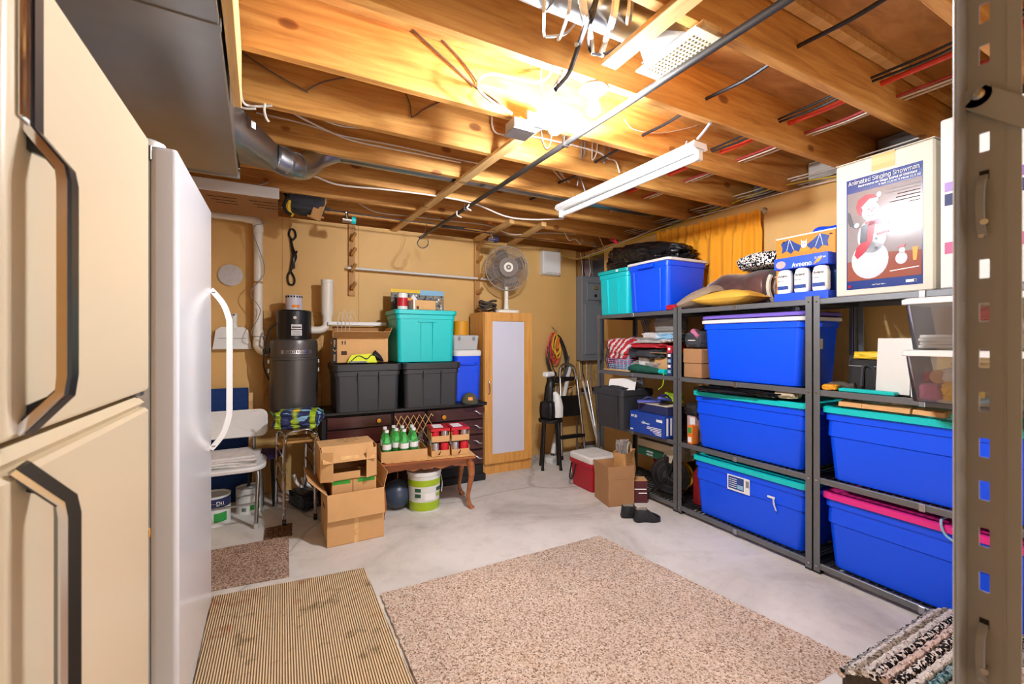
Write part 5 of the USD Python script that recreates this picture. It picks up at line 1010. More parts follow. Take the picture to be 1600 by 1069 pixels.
# stick vacuum tube leaning in the corner
t = T('stick_wand', 'white and black stick cleaner leaning in the corner beside the step ladder', 'stick cleaner', fl_ if False else (2.44, 3.72, 0), world=True)
a, b = np.array([2.86, 4.04, 0.97]), np.array([2.47, 3.80, 0.06])
t.p('upper_tube', cyl(b + (a - b) * 0.55, a, 0.024, 14), 'white_plastic'); t.p('lower_tube', cyl(b, b + (a - b) * 0.58, 0.017, 12), 'black_plastic'); t.p('joint', cyl(b + (a - b) * 0.52, b + (a - b) * 0.60, 0.028, 14), 'white_plastic')
t.p('cable_hook', tube([b + (a - b) * 0.72 + [0.02, -0.02, 0], b + (a - b) * 0.74 + [0.07, -0.02, 0.0], b + (a - b) * 0.66 + [0.08, -0.02, 0.0], b + (a - b) * 0.6 + [0.02, -0.02, 0]], 0.005, 6), 'black_plastic')
t.p('lower_sleeve', cyl(b + (a - b) * 0.02, b + (a - b) * 0.22, 0.027, 14), 'white_plastic'); t.p('nozzle', mv(blob(0.17, 0.10, 0.07, 2, 0.05, 1.5, 0.7, 0.2), 2.45, 3.79, 0.0, rz=35), 'white_plastic')
# step ladder
t = T('step_ladder', 'folding step ladder with black platform and silver rails beside the shelving', 'step ladder', (2.75, 3.85, 0), world=True)
for s in (0, 1):
    x = 2.585 + 0.31 * s
    t.p('rail', cyl([x, 3.80, 0.0], [x + 0.10 - 0.09 * s, 3.98, 0.86], 0.013, 10), 'steel'); t.p('rear_rail', cyl([x + 0.05, 4.03, 0.0], [x + 0.08 - 0.05 * s, 4.0, 0.75], 0.010, 10), 'steel')
    t.p('foot', cyl([x, 3.80, 0], [x + 0.004, 3.806, 0.04], 0.018, 10), 'black_plastic')
t.p('platform', frame(bx(-0.135, 0.135, -0.11, 0.11, -0.008, 0.008, 0.006), [2.75, 3.905, 0.54], [1, 0, 0], [0, 0.2, 1]), 'black_plastic')
for k in range(4): t.p('tread_line', frame(bx(-0.12, 0.12, -0.003, 0.003, 0.008, 0.010, 0), [2.75, 3.905, 0.46 + 0.05 * k], [1, 0, 0], [0, 0.2, 1]), 'black_metal', smooth=False)
t.p('lower_step', bx(2.59, 2.895, 3.80, 3.86, 0.21, 0.245, 0.008), 'black_plastic'); t.p('handle_hoop', tube([[2.67, 3.97, 0.84], [2.69, 3.98, 0.95], [2.75, 3.99, 0.985], [2.84, 3.99, 0.975], [2.88, 3.98, 0.92], [2.885, 3.97, 0.82]], 0.014, 10), 'steel')
t.p('hoop_grip', bx(2.70, 2.87, 3.965, 3.985, 0.80, 0.85, 0.008), 'black_plastic')
for i, (x, m) in enumerate(((2.93, 'white_matte'), (2.99, 'steel'), (3.03, 'rack_wood'))):
    one('broom_handle', ['white', 'steel', 'wooden'][i] + ' pole leaning upright behind the step ladder and shelving', 'pole', cyl([x - 0.05, 3.5 + 0.1 * i, 0], [x, 3.9, 0.80], 0.011, 8), m)
# ================================================================== steel shelving along the right wall
SX0, SDP, LV = 2.54, 0.46, (0.055, 0.515, 0.985, 1.475)
BAYS = {'C': 0.425, 'B': 1.34, 'A': 2.255}; BW = 0.91
s0 = T('shelving_unit', 'dark grey steel shelving unit nearest the camera, holding the snowman carton', 'shelving unit', (SX0, BAYS['C'], 0), 0, 'steel shelving units')
def angle(x, y, sx, sy):
    w, th = 0.034, 0.003
    m = [bx(x, x + sx * w, y, y + sy * th, 0.0, 1.49, 0.0006), bx(x, x + sx * th, y, y + sy * w, 0.0, 1.49, 0.0006)]
    m.append(bx(x + sx * 0.004, x + sx * 0.0065, y + sy * 0.011, y + sy * 0.018, 0.0, 1.49, 0)); return m
for (x, sx) in ((0, 1), (SDP, -1)):
    for (y, sy) in ((0, 1), (BW, -1)):
        s0.p('post', angle(x, y, sx, sy), 'rack_steel', smooth=False); s0.p('foot', bx(x - 0.001 * sx, x + sx * 0.036, y - 0.001 * sy, y + sy * 0.036, 0, 0.012, 0.002), 'black_plastic', smooth=False)
for z in LV:
    for x in (0.003, SDP - 0.021): s0.p('beam', bx(x, x + 0.018, 0.004, BW - 0.004, z - 0.032, z, 0.003), 'rack_steel', smooth=False)
    for y in (0.004, BW - 0.016): s0.p('side_beam', bx(0.022, SDP - 0.022, y, y + 0.012, z - 0.032, z - 0.002, 0.002), 'rack_dark', smooth=False)
    s0.p('wire_deck', cat([bx(0.021, SDP - 0.021, y, y + 0.007, z - 0.008, z - 0.001, 0) for y in np.linspace(0.03, BW - 0.04, 26)] + [bx(x, x + 0.006, 0.02, BW - 0.02, z - 0.014, z - 0.008, 0) for x in (0.13, 0.32)]), 'rack_dark', smooth=False, kind='stuff')
    s0.p('clip', bx(-0.004, 0.004, BW / 2 - 0.012, BW / 2 + 0.012, z - 0.034, z + 0.001, 0.002), 'steel')
    for y in (0.017, BW - 0.017): s0.p('bolt', cyl([-0.003, y, z - 0.016], [0.002, y, z - 0.016], 0.005, 10), 'chrome')
dup(s0, (SX0, BAYS['B'], 0), label='dark grey steel shelving unit in the middle, holding the wide blue totes')
dup(s0, (SX0, BAYS['A'], 0), label='dark grey steel shelving unit farthest from the camera, beside the breaker panel')
def shelf_tote(lab, y0, y1, z, H, lid, x0=2.566, W=0.40, **k): return tote('storage_tote', lab, (x0 + W / 2, (y0 + y1) / 2, z + 0.002), y1 - y0, W, H, 'tote_blue', lid, rz=-90, **k)
shelf_tote('blue tote with teal lid and product label on the lowest middle shelf', 1.385, 2.13, LV[0], 0.37, 'lid_teal')
t4 = T('tote_label', 'white product sticker on the front of the lowest middle blue tote', 'label', (2.572, 1.80, 0.33), world=True)
def on_face(cy, cz, w, h, x, m, nm, t): t.p(nm, bx(x, x + 0.001, cy - w / 2, cy + w / 2, cz - h / 2, cz + h / 2, 0), m, smooth=False)
lx = 2.5645
on_face(1.79, 0.335, 0.155, 0.098, lx, 'print_white', 'sticker', t4); on_face(1.805, 0.337, 0.105, 0.078, lx - 0.001, 'print_blue', 'blue_panel', t4)
for k in range(5): on_face(1.825, 0.362 - 0.013 * k, 0.05, 0.004, lx - 0.002, 'print_white', 'print_line', t4)
on_face(1.775, 0.318, 0.04, 0.026, lx - 0.002, 'sky_cloth', 'picture', t4); on_face(1.728, 0.35, 0.02, 0.04, lx - 0.002, 'print_grey', 'barcode', t4)
one('paper_tag', 'torn curled white tag stuck on the lowest middle blue tote', 'tag', cat_([bx(2.561, 2.565, 1.555, 1.60, 0.315, 0.327, 0), tube([[2.562, 1.565, 0.32], [2.558, 1.558, 0.285], [2.562, 1.548, 0.25]], 0, k=3, sq=(0.003, 0.018))]), 'print_white')
shelf_tote('blue tote with teal lid under black folded trousers on the second middle shelf', 1.385, 2.13, LV[1], 0.36, 'lid_teal')
shelf_tote('large blue tote with white lid on the third middle shelf', 1.40, 2.06, LV[2], 0.385, 'lid_white', step=False, lidh=0.022)
one('purple_cover', 'spare purple lid lying on the white-lidded blue tote', 'lid', mv(rstack([(0.66, 0.40, 0.04, 0), (0.685, 0.425, 0.045, 0.004), (0.685, 0.425, 0.045, 0.02), (0.65, 0.39, 0.035, 0.026)]), 2.775, 1.735, 1.391, rz=-90), 'lid_purple')  # a loose tote lid resting on the closed tote
one('tote_sticker', 'torn white and blue sticker on the end of the white-lidded blue tote', 'sticker', cat_([bx(2.72, 2.78, 1.4075, 1.4095, 1.20, 1.26, 0), bx(2.705, 2.712, 1.406, 1.4085, 1.14, 1.27, 0)]), 'print_white', smooth=False)
shelf_tote('blue tote with teal lid under cardboard pieces on the second near shelf', 0.53, 1.295, LV[1], 0.36, 'lid_teal')
shelf_tote('blue tote with bright pink lid on the lowest near shelf', 0.53, 1.295, LV[0], 0.365, 'lid_pink')
one('blue_string', 'pale blue cord hanging over the pink tote lid', 'cord', tube([[2.66, 0.83, 0.455], [2.552, 0.82, 0.46], [2.55, 0.80, 0.40], [2.56, 0.72, 0.37], [2.56, 0.62, 0.385]], 0.005, 7), 'sky_cloth')  # a thin cord draped over the lid edge
# black trousers on the lid
def drape(w, d, h, seed, amp): return blob(w, d, h, seed, amp, 2.2, 0.5, 0.3)
one('folded_trousers', 'black folded trousers on the teal lid, hanging over its front edge', 'clothing', cat_([mv(drape(0.18, 0.55, 0.035, 3, 0.35), 2.60, 1.80, 0.911, rz=4), mv(drape(0.15, 0.44, 0.02, 9, 0.35), 2.59, 1.78, 0.931, rz=-3)]), 'bag_black')
one('paper_bundle', 'crumpled beige paper at the near end of the folded trousers', 'paper', mv(blob(0.10, 0.12, 0.035, 6, 0.4), 2.60, 1.50, 0.913), 'box_cream')
for i, (y, l, rz) in enumerate(((1.17, 0.10, 3), (1.02, 0.19, -2), (0.86, 0.11, -8))):
    one('cardboard_offcut', ['short folded cardboard strip on the near teal lid, leftmost', 'long folded cardboard strip on the near teal lid, in the middle', 'folded cardboard strip on the near teal lid, rightmost'][i], 'cardboard', mv(ext([(-0.05, 0), (0.05, 0), (0.045, 0.016), (0.0, 0.028), (-0.045, 0.02)], l, 'xz', -l / 2), 2.60, y, 0.912, rz=rz), 'cardboard', smooth=False)
one('teal_string', 'teal ribbon scrap on the near teal lid', 'ribbon', tube([[2.56, 0.79, 0.92], [2.57, 0.76, 0.945], [2.56, 0.74, 0.92], [2.565, 0.72, 0.94]], 0.008, 6), 'lid_teal')

# --- top of the far unit
t = tote('storage_tote', 'aqua plastic tote with dark teal lid on top of the far shelving unit', (2.775, 2.99, 1.477), 0.42, 0.385, 0.37, 'tote_aqua', 'tote_teal', rz=0, step=False, handle=False, taper=0.045)
for y in (-0.08, 0.06): t.p('groove_rib', tube([[-0.1935, y * 0.92, 0.01], [-0.208, y, 0.31]], 0, k=1, sq=(0.006, 0.02)), 'tote_aqua', smooth=False)
t.p('sticker', bx(-0.2235, -0.2225, -0.09, -0.06, 0.365, 0.385, 0), 'print_white', smooth=False)
t = tote('storage_tote', 'blue plastic tote with white lid on top of the far shelving unit', (2.747, 2.545, 1.477), 0.43, 0.43, 0.385, 'tote_blue', 'lid_white', rz=0, step=False, taper=0.05, lidh=0.02)
for y in (-0.14, 0.14): t.p('groove_rib', tube([[-0.200, y * 0.92, 0.01], [-0.216, y, 0.32]], 0, k=1, sq=(0.006, 0.012)), 'tote_blue', smooth=False)
gb = blob(0.36, 0.86, 0.27, 21, 0.30, 2.0, 0.8, 0.35, sub=5)
gb.vertices[:, 2] *= 0.62 + 0.55 * (gb.vertices[:, 1] + 0.43) / 0.86
gb.vertices += 0.05 * (meshkit.fbm(gb.vertices * 7, 2, 4)[:, None] - 0.5) * trimesh.util.unitize(gb.vertices + 1e-9)
one('garbage_bag', 'shiny black garbage bag slumped over the two totes on the far unit', 'garbage bag', mv(gb, 2.80, 2.78, 1.884), 'bag_black', smooth=True)
one('bag_tie', 'red and white tie at the back of the garbage bag', 'tie', tube([[2.62, 2.98, 2.10], [2.60, 3.0, 2.14], [2.64, 3.03, 2.13], [2.61, 3.06, 2.16]], 0.012, 6), 'print_red')
one('candy_wrapper', 'small red and white wrapper at the top corner between far and middle units', 'wrapper', mv(blob(0.06, 0.08, 0.035, 71, 0.4), 2.57, 2.32, 1.477), 'print_red')
# --- third shelf of the far unit (clothes)
z = LV[2] + 0.001
t = T('laundry_basket', 'small pink and blue lattice basket on the far unit, under the red striped cloth', 'basket', (2.67, 2.93, z), rz=-90)
b = rstack([(0.26, 0.16, 0.03, 0), (0.30, 0.19, 0.035, 0.10)])
t.p('floor', rstack([(0.26, 0.16, 0.03, 0), (0.262, 0.162, 0.03, 0.005)]), 'sky_cloth')
for k in range(6): q = 0.01 + 0.018 * k; t.p('band', loft([rrect(0.26 + 0.4 * q + e, 0.16 + 0.3 * q + e, 0.03) + [0, 0, q + dz] for e, dz in ((0, 0), (0.004, 0), (0.004, 0.006), (0, 0.006))], caps=False, closed=True), 'pink_cloth' if k > 2 else 'sky_cloth', smooth=False)
for k in range(13): x = -0.13 + 0.0217 * k; t.p('stave', tube([[x, -0.082, 0.0], [x * 1.15, -0.097, 0.103]], 0, k=1, sq=(0.006, 0.003)), 'sky_cloth' if k % 2 else 'pink_cloth', smooth=False)
one('blue_cloth', 'bright sky blue cloth stuffed in the lattice basket', 'cloth', mv(blob(0.15, 0.2, 0.1, 31, 0.3), 2.67, 2.90, z + 0.008), 'sky_cloth')
rb = blob(0.26, 0.30, 0.20, 14, 0.3, 1.8, 0.8, 0.2); fc = rb.vertices[rb.faces].mean(1); st = ((fc[:, 1] + fc[:, 2] * 0.8) % 0.06) < 0.026
t = T('striped_cloth', 'red and white striped cloth heaped above the lattice basket', 'cloth', (2.70, 2.95, z + 0.108)); t.p('cloth', rb.submesh([np.where(~st)[0]], append=True), 'red_cloth'); t.p('white_stripe', rb.submesh([np.where(st)[0]], append=True), 'white_cloth')
one('clothing_pile', 'dark charcoal jacket in the clothes heap right of the striped cloth', 'clothing', mv(drape(0.3, 0.4, 0.09, 7, 0.35), 2.72, 2.62, z + 0.125), 'charcoal_cloth')
one('shelf_box', 'dark cloth bundle under the charcoal jacket', 'clothing', mv(drape(0.3, 0.36, 0.12, 17, 0.2), 2.74, 2.62, z), 'grey_cloth')
one('clothing_pile', 'red and white folded shirt in the clothes heap', 'clothing', mv(drape(0.28, 0.36, 0.045, 8, 0.3), 2.69, 2.58, z + 0.205), 'red_cloth')
one('clothing_pile', 'pale grey folded sweater on the red shirt', 'clothing', mv(drape(0.3, 0.38, 0.05, 10, 0.3), 2.71, 2.53, z + 0.245), 'grey_plastic')
one('clothing_pile', 'white folded shirt near the top of the clothes heap', 'clothing', mv(drape(0.24, 0.26, 0.06, 11, 0.25), 2.70, 2.53, z + 0.275), 'white_cloth')
one('clothing_pile', 'pale blue shirt in the clothes heap beside the post', 'clothing', mv(drape(0.2, 0.16, 0.05, 12, 0.3), 2.66, 2.41, z + 0.275), 'sky_cloth')
one('grey_backpack', 'slumped taupe bag standing at the back of the clothes heap', 'bag', mv(blob(0.14, 0.27, 0.13, 13, 0.15), 2.78, 2.53, z + 0.325), 'grey_cloth')
t = T('umbrella', 'folded dark green umbrella lying along the shelf front', 'umbrella', (2.57, 2.6, z), world=True)
t.p('canopy', tube([[2.585, 2.80, z + 0.03], [2.59, 2.72, z + 0.034], [2.58, 2.58, z + 0.03], [2.575, 2.44, z + 0.024]], [0.016, 0.036, 0.032, 0.018], 12), 'green_cloth'); t.p('sleeve', cyl([2.575, 2.45, z + 0.024], [2.572, 2.385, z + 0.024], 0.021, 14), 'tote_teal'); t.p('strap', tube([[2.565, 2.41, z + 0.04], [2.55, 2.39, z - 0.02], [2.548, 2.40, z - 0.08], [2.55, 2.44, z - 0.11]], 0.004, 6), 'lime')
one('grey_plush', 'grey fluffy cloth between the umbrella and the small box', 'cloth', mv(blob(0.12, 0.14, 0.13, 15, 0.35), 2.66, 2.66, z + 0.0), 'white_cloth')
t = open_box('cardboard_box', 'small open cardboard box on the clothes shelf beside the navy carton', 2.60, 2.76, 2.37, 2.53, z, z + 0.165, {'l': ((-1, 0, 0.05), 0.05), 'b': ((0, 1, 0.1), 0.07)}, tape=False)
t = T('navy_carton', 'narrow navy and red printed carton upright beside the post', 'carton', (2.58, 2.335, z))
t.p('carton', bx(-0.03, 0.10, -0.022, 0.022, 0, 0.225, 0.002), 'navy', smooth=False); t.p('red_top', bx(-0.031, 0.1, -0.0225, 0.0225, 0.17, 0.2255, 0), 'red_cloth', smooth=False)
for k in range(4): t.p('print', bx(-0.0318, -0.031, -0.013, 0.013, 0.02 + 0.04 * k, 0.043 + 0.04 * k, 0), 'print_white' if k % 2 else 'sky_cloth', smooth=False)
t.p('seal', cyl([-0.0325, 0, 0.20], [-0.031, 0, 0.20], 0.011, 14), 'print_white')
one('shelf_board', 'pale wood strip under the lattice basket', 'board', bx(2.56, 2.585, 2.78, 3.10, z, z + 0.012, 0.002), 'strap_wood')
one('cable_bundle', 'bunch of grey cables hanging on the wall behind the far unit', 'cable', cat_([tube([[3.03, 3.0 + 0.02 * k, 1.44], [3.02, 3.02 + 0.03 * math.cos(k), 1.30], [3.02, 2.94 + 0.05 * math.sin(2.1 * k), 1.2], [3.01, 3.04 + 0.02 * k, 1.12 - 0.02 * k], [3.02, 3.0, 1.05]], 0.006, 6) for k in range(7)]), 'wire_grey')
one('leaning_carton', 'tall brown carton leaning behind the clothes on the far unit', 'carton', bx(2.93, 2.98, 2.72, 2.90, z, z + 0.44, 0.003), 'kraft', smooth=False)
one('shelf_clutter', 'dark bundle of straps left of the lattice basket', 'strap', mv(blob(0.14, 0.06, 0.2, 41, 0.4), 2.68, 3.105, z), 'rope_dark')
# --- second shelf of the far unit
z = LV[1] + 0.001
t = tote('storage_tote', 'open black plastic tote jutting out from the far unit', (2.61, 2.905, z), 0.37, 0.375, 0.325, 'tote_black', None, rz=0, step=False, handle=False, taper=0.07)
for y in (-0.13, 0.13): t.p('groove_rib', tube([[-0.161, y * 0.9, 0.01], [-0.183, y, 0.27]], 0, k=1, sq=(0.008, 0.014)), 'tote_black', smooth=False)
one('paper_envelope', 'white envelope sticking out of the open black tote', 'envelope', frame(bx(-0.13, 0.12, -0.06, 0.06, -0.003, 0.003, 0), [2.55, 2.84, z + 0.36], [0.35, -0.9, 0.1], [0.5, 0.1, 0.8]), 'print_white', smooth=False)
one('grey_folder', 'grey electronics panel sticking out of the open black tote', 'panel', frame(bx(-0.06, 0.06, -0.08, 0.08, -0.012, 0.012, 0.003), [2.68, 2.80, z + 0.36], [0.3, -0.9, 0.0], [-0.2, 0.1, 1]), 'panel_grey')
one('cloth_heap', 'dark cloth filling the open black tote', 'cloth', mv(blob(0.30, 0.30, 0.12, 44, 0.3), 2.61, 2.905, z + 0.22), 'charcoal_cloth')
t = T('blue_carton', 'glossy blue printed carton on the second shelf of the far unit', 'carton', (2.60, 2.555, z))
t.p('carton', bx(-0.09, 0.10, -0.21, 0.155, 0, 0.165, 0.002), 'card_blue', smooth=False)
o = lambda y, zz: [-0.0902, y, zz]
t.p('lettering', text('arup', 0.024, o(0.105, 0.132), [0, -1, 0], [0, 0, 1], bold=True), 'print_white', smooth=False)
t.p('lettering', text('Lightweight', 0.011, o(-0.02, 0.088), [0, -1, 0], [0, 0, 1], bold=True), 'print_white', smooth=False)
t.p('star', decal([(0.03 * (1 if k % 2 == 0 else 0.35) * math.cos(k * math.pi / 8), 0.014 * (1 if k % 2 == 0 else 0.4) * math.sin(k * math.pi / 8)) for k in range(16)], [-0.0903, -0.0, 0.093], [0, -1, 0], [0, 0, 1], 0.0004), 'sky_cloth', smooth=False)
for k, (y0, y1) in enumerate(((-0.18, -0.04), (-0.18, -0.03), (-0.18, -0.07), (-0.18, -0.10), (-0.18, -0.12))): t.p('print_line', bx(-0.0908, -0.09, y0, y1, 0.062 - 0.012 * k, 0.068 - 0.012 * k, 0), 'print_white', smooth=False)
t.p('print_patch', bx(-0.0908, -0.09, -0.19, -0.13, 0.115, 0.135, 0), 'print_white', smooth=False); t.p('print_patch', bx(-0.0908, -0.09, 0.115, 0.148, 0.015, 0.026, 0), 'print_white', smooth=False)
for k in range(4): t.p('end_print', bx(-0.07 + 0.04 * k, -0.05 + 0.04 * k, -0.2108, -0.21, 0.02, 0.15, 0), 'print_white', smooth=False)
t = T('shoe_box', 'navy box with a cream top on the blue printed carton', 'box', (2.62, 2.51, z + 0.166))
t.p('box', bx(-0.08, 0.1, -0.165, 0.14, 0, 0.066, 0.003), 'navy', smooth=False); t.p('lid', bx(-0.082, 0.1, -0.167, 0.142, 0.066, 0.074, 0.002), 'box_cream', smooth=False)
def flip(lab, x, y, zz, rz, rx):
    t = T('flip_flop', lab, 'flip-flop', (x, y, zz), rz, rx=rx)
    t.p('sole', ext(Polygon([(0.045 * math.cos(a) * (1 - 0.18 * math.sin(a)), 0.125 * math.sin(a)) for a in np.linspace(0, 2 * math.pi, 28, endpoint=False)]), 0.016), 'flipflop_blue')
    t.p('strap', tube([[-0.042, -0.02, 0.014], [-0.02, 0.03, 0.04], [0.0, 0.075, 0.02]], 0.007, 8), 'navy'); t.p('strap', tube([[0.042, -0.02, 0.014], [0.02, 0.03, 0.04], [0.0, 0.075, 0.02]], 0.007, 8), 'navy')
flip('blue flip-flop lying on the cream-topped navy box, left one', 2.60, 2.56, z + 0.246, 75, 0); flip('blue flip-flop on the cream-topped navy box, tilted against the post', 2.60, 2.43, z + 0.272, 115, 12)
one('lime_gloves', 'lime green garden glove behind the flip-flops', 'glove', mv(blob(0.1, 0.12, 0.08, 19, 0.4), 2.72, 2.44, z + 0.242), 'lime')
one('dark_bundle', 'dark maroon cloth behind the lime glove', 'cloth', mv(blob(0.12, 0.16, 0.16, 18, 0.3), 2.85, 2.45, z), 'maroon_card')
# --- bottom of the far unit
z = LV[0] + 0.001
t = T('game_box', 'cream box with a green printed front on the lowest far shelf', 'box', (2.77, 2.60, 0.30))
t.p('box', bx(-0.12, 0.18, -0.22, 0.16, 0, 0.115, 0.003), 'box_cream', smooth=False); t.p('lid', bx(-0.125, 0.185, -0.225, 0.165, 0.075, 0.135, 0.003), 'box_cream', smooth=False)
t.p('green_front', bx(-0.1212, -0.12, -0.12, 0.158, 0.004, 0.072, 0), 'dark_green', smooth=False)
for k, s in enumerate(('BISCUIT', 'TIN')): t.p('lettering', text('GARDEN' if k == 0 else 'GREENS', 0.013, [-0.1214, 0.03, 0.042 - 0.024 * k], [0, -1, 0], [0, 0, 1], bold=True), 'print_white', smooth=False)
one('red_crate', 'dark red crate under the cream box on the lowest far shelf', 'crate', bx(2.86, 2.98, 2.45, 2.80, z, 0.299, 0.006), 'dark_red')
ax = np.array([-0.9, -0.42, 0.0]); ax /= np.linalg.norm(ax); c = np.array([2.66, 2.43, 0.205])
t = T('cable_reel', 'black cable reel wound with yellow extension cable behind the shelf post', 'cable reel', (c[0], c[1], 0.055), world=True)
for s in (0.0, -0.14):
    d = t.p('disc', cyl(c + ax * s, c + ax * (s + 0.008), 0.145, 40), 'black_plastic')
    for r in (0.128, 0.09): t.p('ridge', frame(trimesh.creation.annulus(r - 0.004, r + 0.004, 0.004, sections=40), c + ax * (s + 0.009), basis(ax)[0], basis(ax)[1]), 'tote_black', parent=d)
t.p('cable', cat([frame(trimesh.creation.torus(0.118, 0.012, 32, 8), c + ax * (-0.018 - 0.021 * k), basis(ax)[0], basis(ax)[1]) for k in range(6)]), 'reel_yellow')
t.p('hub', cyl(c + ax * 0.005, c + ax * 0.03, 0.045, 24), 'tote_black')
u = basis(ax)[0] * -1
t.p('stand', tube([c + ax * 0.04 + u * 0.13 + [0, 0, -0.145], c + ax * 0.04 + [0, 0, 0.0], c + ax * 0.045 - u * 0.05 + [0, 0, 0.165], c - ax * 0.17 - u * 0.05 + [0, 0, 0.165]], 0.009, 8, 2), 'black_metal')
t.p('stand', tube([c + ax * 0.04 - u * 0.12 + [0, 0, -0.145], c + ax * 0.04 + [0, 0, 0.0], c + ax * 0.045 + u * 0.02 + [0, 0, 0.165]], 0.009, 8, 2), 'black_metal')
t.p('crank', cat([cyl(c + ax * 0.03, c + ax * 0.06, 0.016, 12), cyl(c + ax * 0.055 + u * 0.0, c + ax * 0.06 + u * -0.09 + [0, 0, -0.05], 0.011, 10)]), 'black_plastic')
t.p('loose_end', tube([c - ax * 0.1 + [0.0, 0.0, 0.12], c - ax * 0.12 + [0.03, -0.12, 0.06], c - ax * 0.12 + [0.02, -0.15, -0.04], c - ax * 0.1 + [-0.02, -0.12, -0.10]], 0.010, 8), 'reel_yellow'); pl = c - ax * 0.1 + [-0.03, -0.11, -0.13]
t.p('plug', cyl(pl + [0, 0, 0.03], pl - [0.02, -0.01, 0.02], 0.014, 10), 'orange_box')
t = T('fuel_can', 'red metal fuel can beside the cable reel on the lowest middle shelf', 'fuel can', (2.80, 2.19, z))
t.p('body', rstack([(0.26, 0.09, 0.03, 0), (0.27, 0.095, 0.035, 0.01), (0.27, 0.095, 0.035, 0.22), (0.18, 0.06, 0.03, 0.28), (0.06, 0.03, 0.012, 0.29)]), 'dark_red'); t.p('spout', tube([[-0.06, 0, 0.26], [-0.10, 0, 0.31], [-0.14, 0, 0.32]], 0.014, 10), 'black_plastic'); t.p('handle', tube([[0.08, 0, 0.27], [0.06, 0, 0.33], [-0.02, 0, 0.33], [-0.03, 0, 0.28]], 0.009, 8), 'dark_red')

# --- middle unit: left gaps
z = LV[2] + 0.001
t = T('cardboard_box', 'two-layer plain brown carton on the third middle shelf, left of the blue tote', 'cardboard box', (2.66, 2.145, z)); t.p('carton', bx(-0.09, 0.12, -0.075, 0.075, 0, 0.10, 0.003), 'cardboard_brown', smooth=False); t.p('lid', bx(-0.095, 0.125, -0.078, 0.078, 0.102, 0.205, 0.004), 'cardboard_brown', smooth=False)
t = T('sport_bag', 'black and pink zip bag on the brown carton', 'bag', (2.65, 2.135, z + 0.207)); t.p('body', blob(0.2, 0.15, 0.12, 23, 0.1), 'charcoal_cloth'); t.p('pink_top', tube([[-0.095, -0.05, 0.085], [-0.06, 0.02, 0.12], [0.02, 0.05, 0.125]], [0.014, 0.02, 0.012], 8), 'pink_cloth'); t.p('zip_label', bx(-0.103, -0.098, -0.03, 0.03, 0.055, 0.06, 0), 'print_white', smooth=False)
t = T('duffel_bag', 'dark strapped duffel hung behind the shelf post on the third middle shelf', 'bag', (2.86, 2.165, z)); t.p('body', blob(0.14, 0.14, 0.42, 24, 0.2), 'charcoal_cloth')
for k in range(3): t.p('strap', tube([[-0.075, -0.08, 0.12 + 0.1 * k], [-0.085, 0.0, 0.16 + 0.1 * k], [-0.07, 0.08, 0.14 + 0.1 * k]], 0.009, 6), 'black_matte')
z = LV[1] + 0.001
t = T('white_carton', 'pale pink and white carton on the second middle shelf beside the post', 'carton', (2.70, 2.19, z)); t.p('carton', bx(-0.09, 0.09, -0.035, 0.035, 0, 0.19, 0.002), 'box_pink', smooth=False); t.p('white_end', bx(-0.0908, -0.09, -0.034, 0.01, 0.02, 0.18, 0), 'print_white', smooth=False)
for k, dz in enumerate((0, 0.066)):
    t = T('orange_carton', ['lower small orange carton beside the second-shelf blue tote', 'upper small orange carton beside the second-shelf blue tote'][k], 'carton', (2.585, 2.152, z + dz), 0); t.p('carton', bx(-0.03, 0.03, -0.02, 0.024, 0, 0.065, 0.002), 'orange_box', smooth=False); t.p('label', bx(-0.0308, -0.03, -0.012, 0.018, 0.012, 0.05, 0), 'print_white' if k == 0 else 'print_green', smooth=False)
one('dark_rucksack', 'dark maroon and black rucksack behind the orange cartons', 'bag', mv(blob(0.2, 0.16, 0.20, 27, 0.2), 2.86, 2.16, z + 0.0), 'maroon_card')
one('black_case', 'black soft case on the second middle shelf above the pink carton', 'case', mv(drape(0.2, 0.11, 0.10, 29, 0.15), 2.70, 2.19, z + 0.192), 'black_matte')
# --- top of the middle unit
z = LV[3] + 0.001
pil = mv(cushion(0.40, 0.38, 0.15, 3), rx=-14, ry=-8); pil.apply_translation([0, 0, -pil.bounds[0, 2]])
one('pillow', 'taupe ribbed cushion leaning where the far and middle units meet', 'cushion', mv(pil, 2.76, 2.135, z + 0.0), 'tan_plush')
t = T('cushion', 'round mustard yellow cushion with centre tuft on the middle unit', 'cushion', (2.625, 1.895, z)); t.p('cushion', cushion(0.24, 0.44, 0.115, 4), 'yellow_cloth'); t.p('tuft', cat([tube([[-0.09, 0.0, 0.062], [-0.092, 0.018 * math.cos(a), 0.066 + 0.010 * math.sin(a)], [-0.09, 0.035 * math.cos(a), 0.064 + 0.014 * math.sin(a)]], 0.004, 5) for a in np.linspace(0.3, 5.8, 6)]), 'rope_dark')
t = T('rolled_blanket', 'rolled dark brown plush blanket with cream fleece edge on the middle unit', 'blanket', (2.83, 1.905, z))
n = 40; rings = []
for k, y in enumerate(np.linspace(0.24, -0.21, 16)):
    a = np.linspace(0, 2 * math.pi, n, endpoint=False); r = 0.122 + 0.03 * meshkit.noise(np.stack([2 * np.cos(a), 2 * np.sin(a), 0 * a + y * 8], 1), 3); r *= 0.75 + 0.25 * min(1, (k + 1) / 4)
    rings.append(np.stack([r * np.cos(a) * 1.05, 0 * a + y, np.maximum(r * np.sin(a), -0.105) + 0.105], 1))
t.p('roll', loft(rings), 'brown_plush', smooth=True)
sp = [[(0.118 - 0.0125 * a / 1.6) * math.cos(a + 2.4) * 1.03, -0.215, 0.108 + (0.112 - 0.0125 * a / 1.6) * math.sin(a + 2.4)] for a in np.linspace(0, 11, 40)]
t.p('fleece_edge', tube(sp, 0.016, 8, 2), 'sherpa')
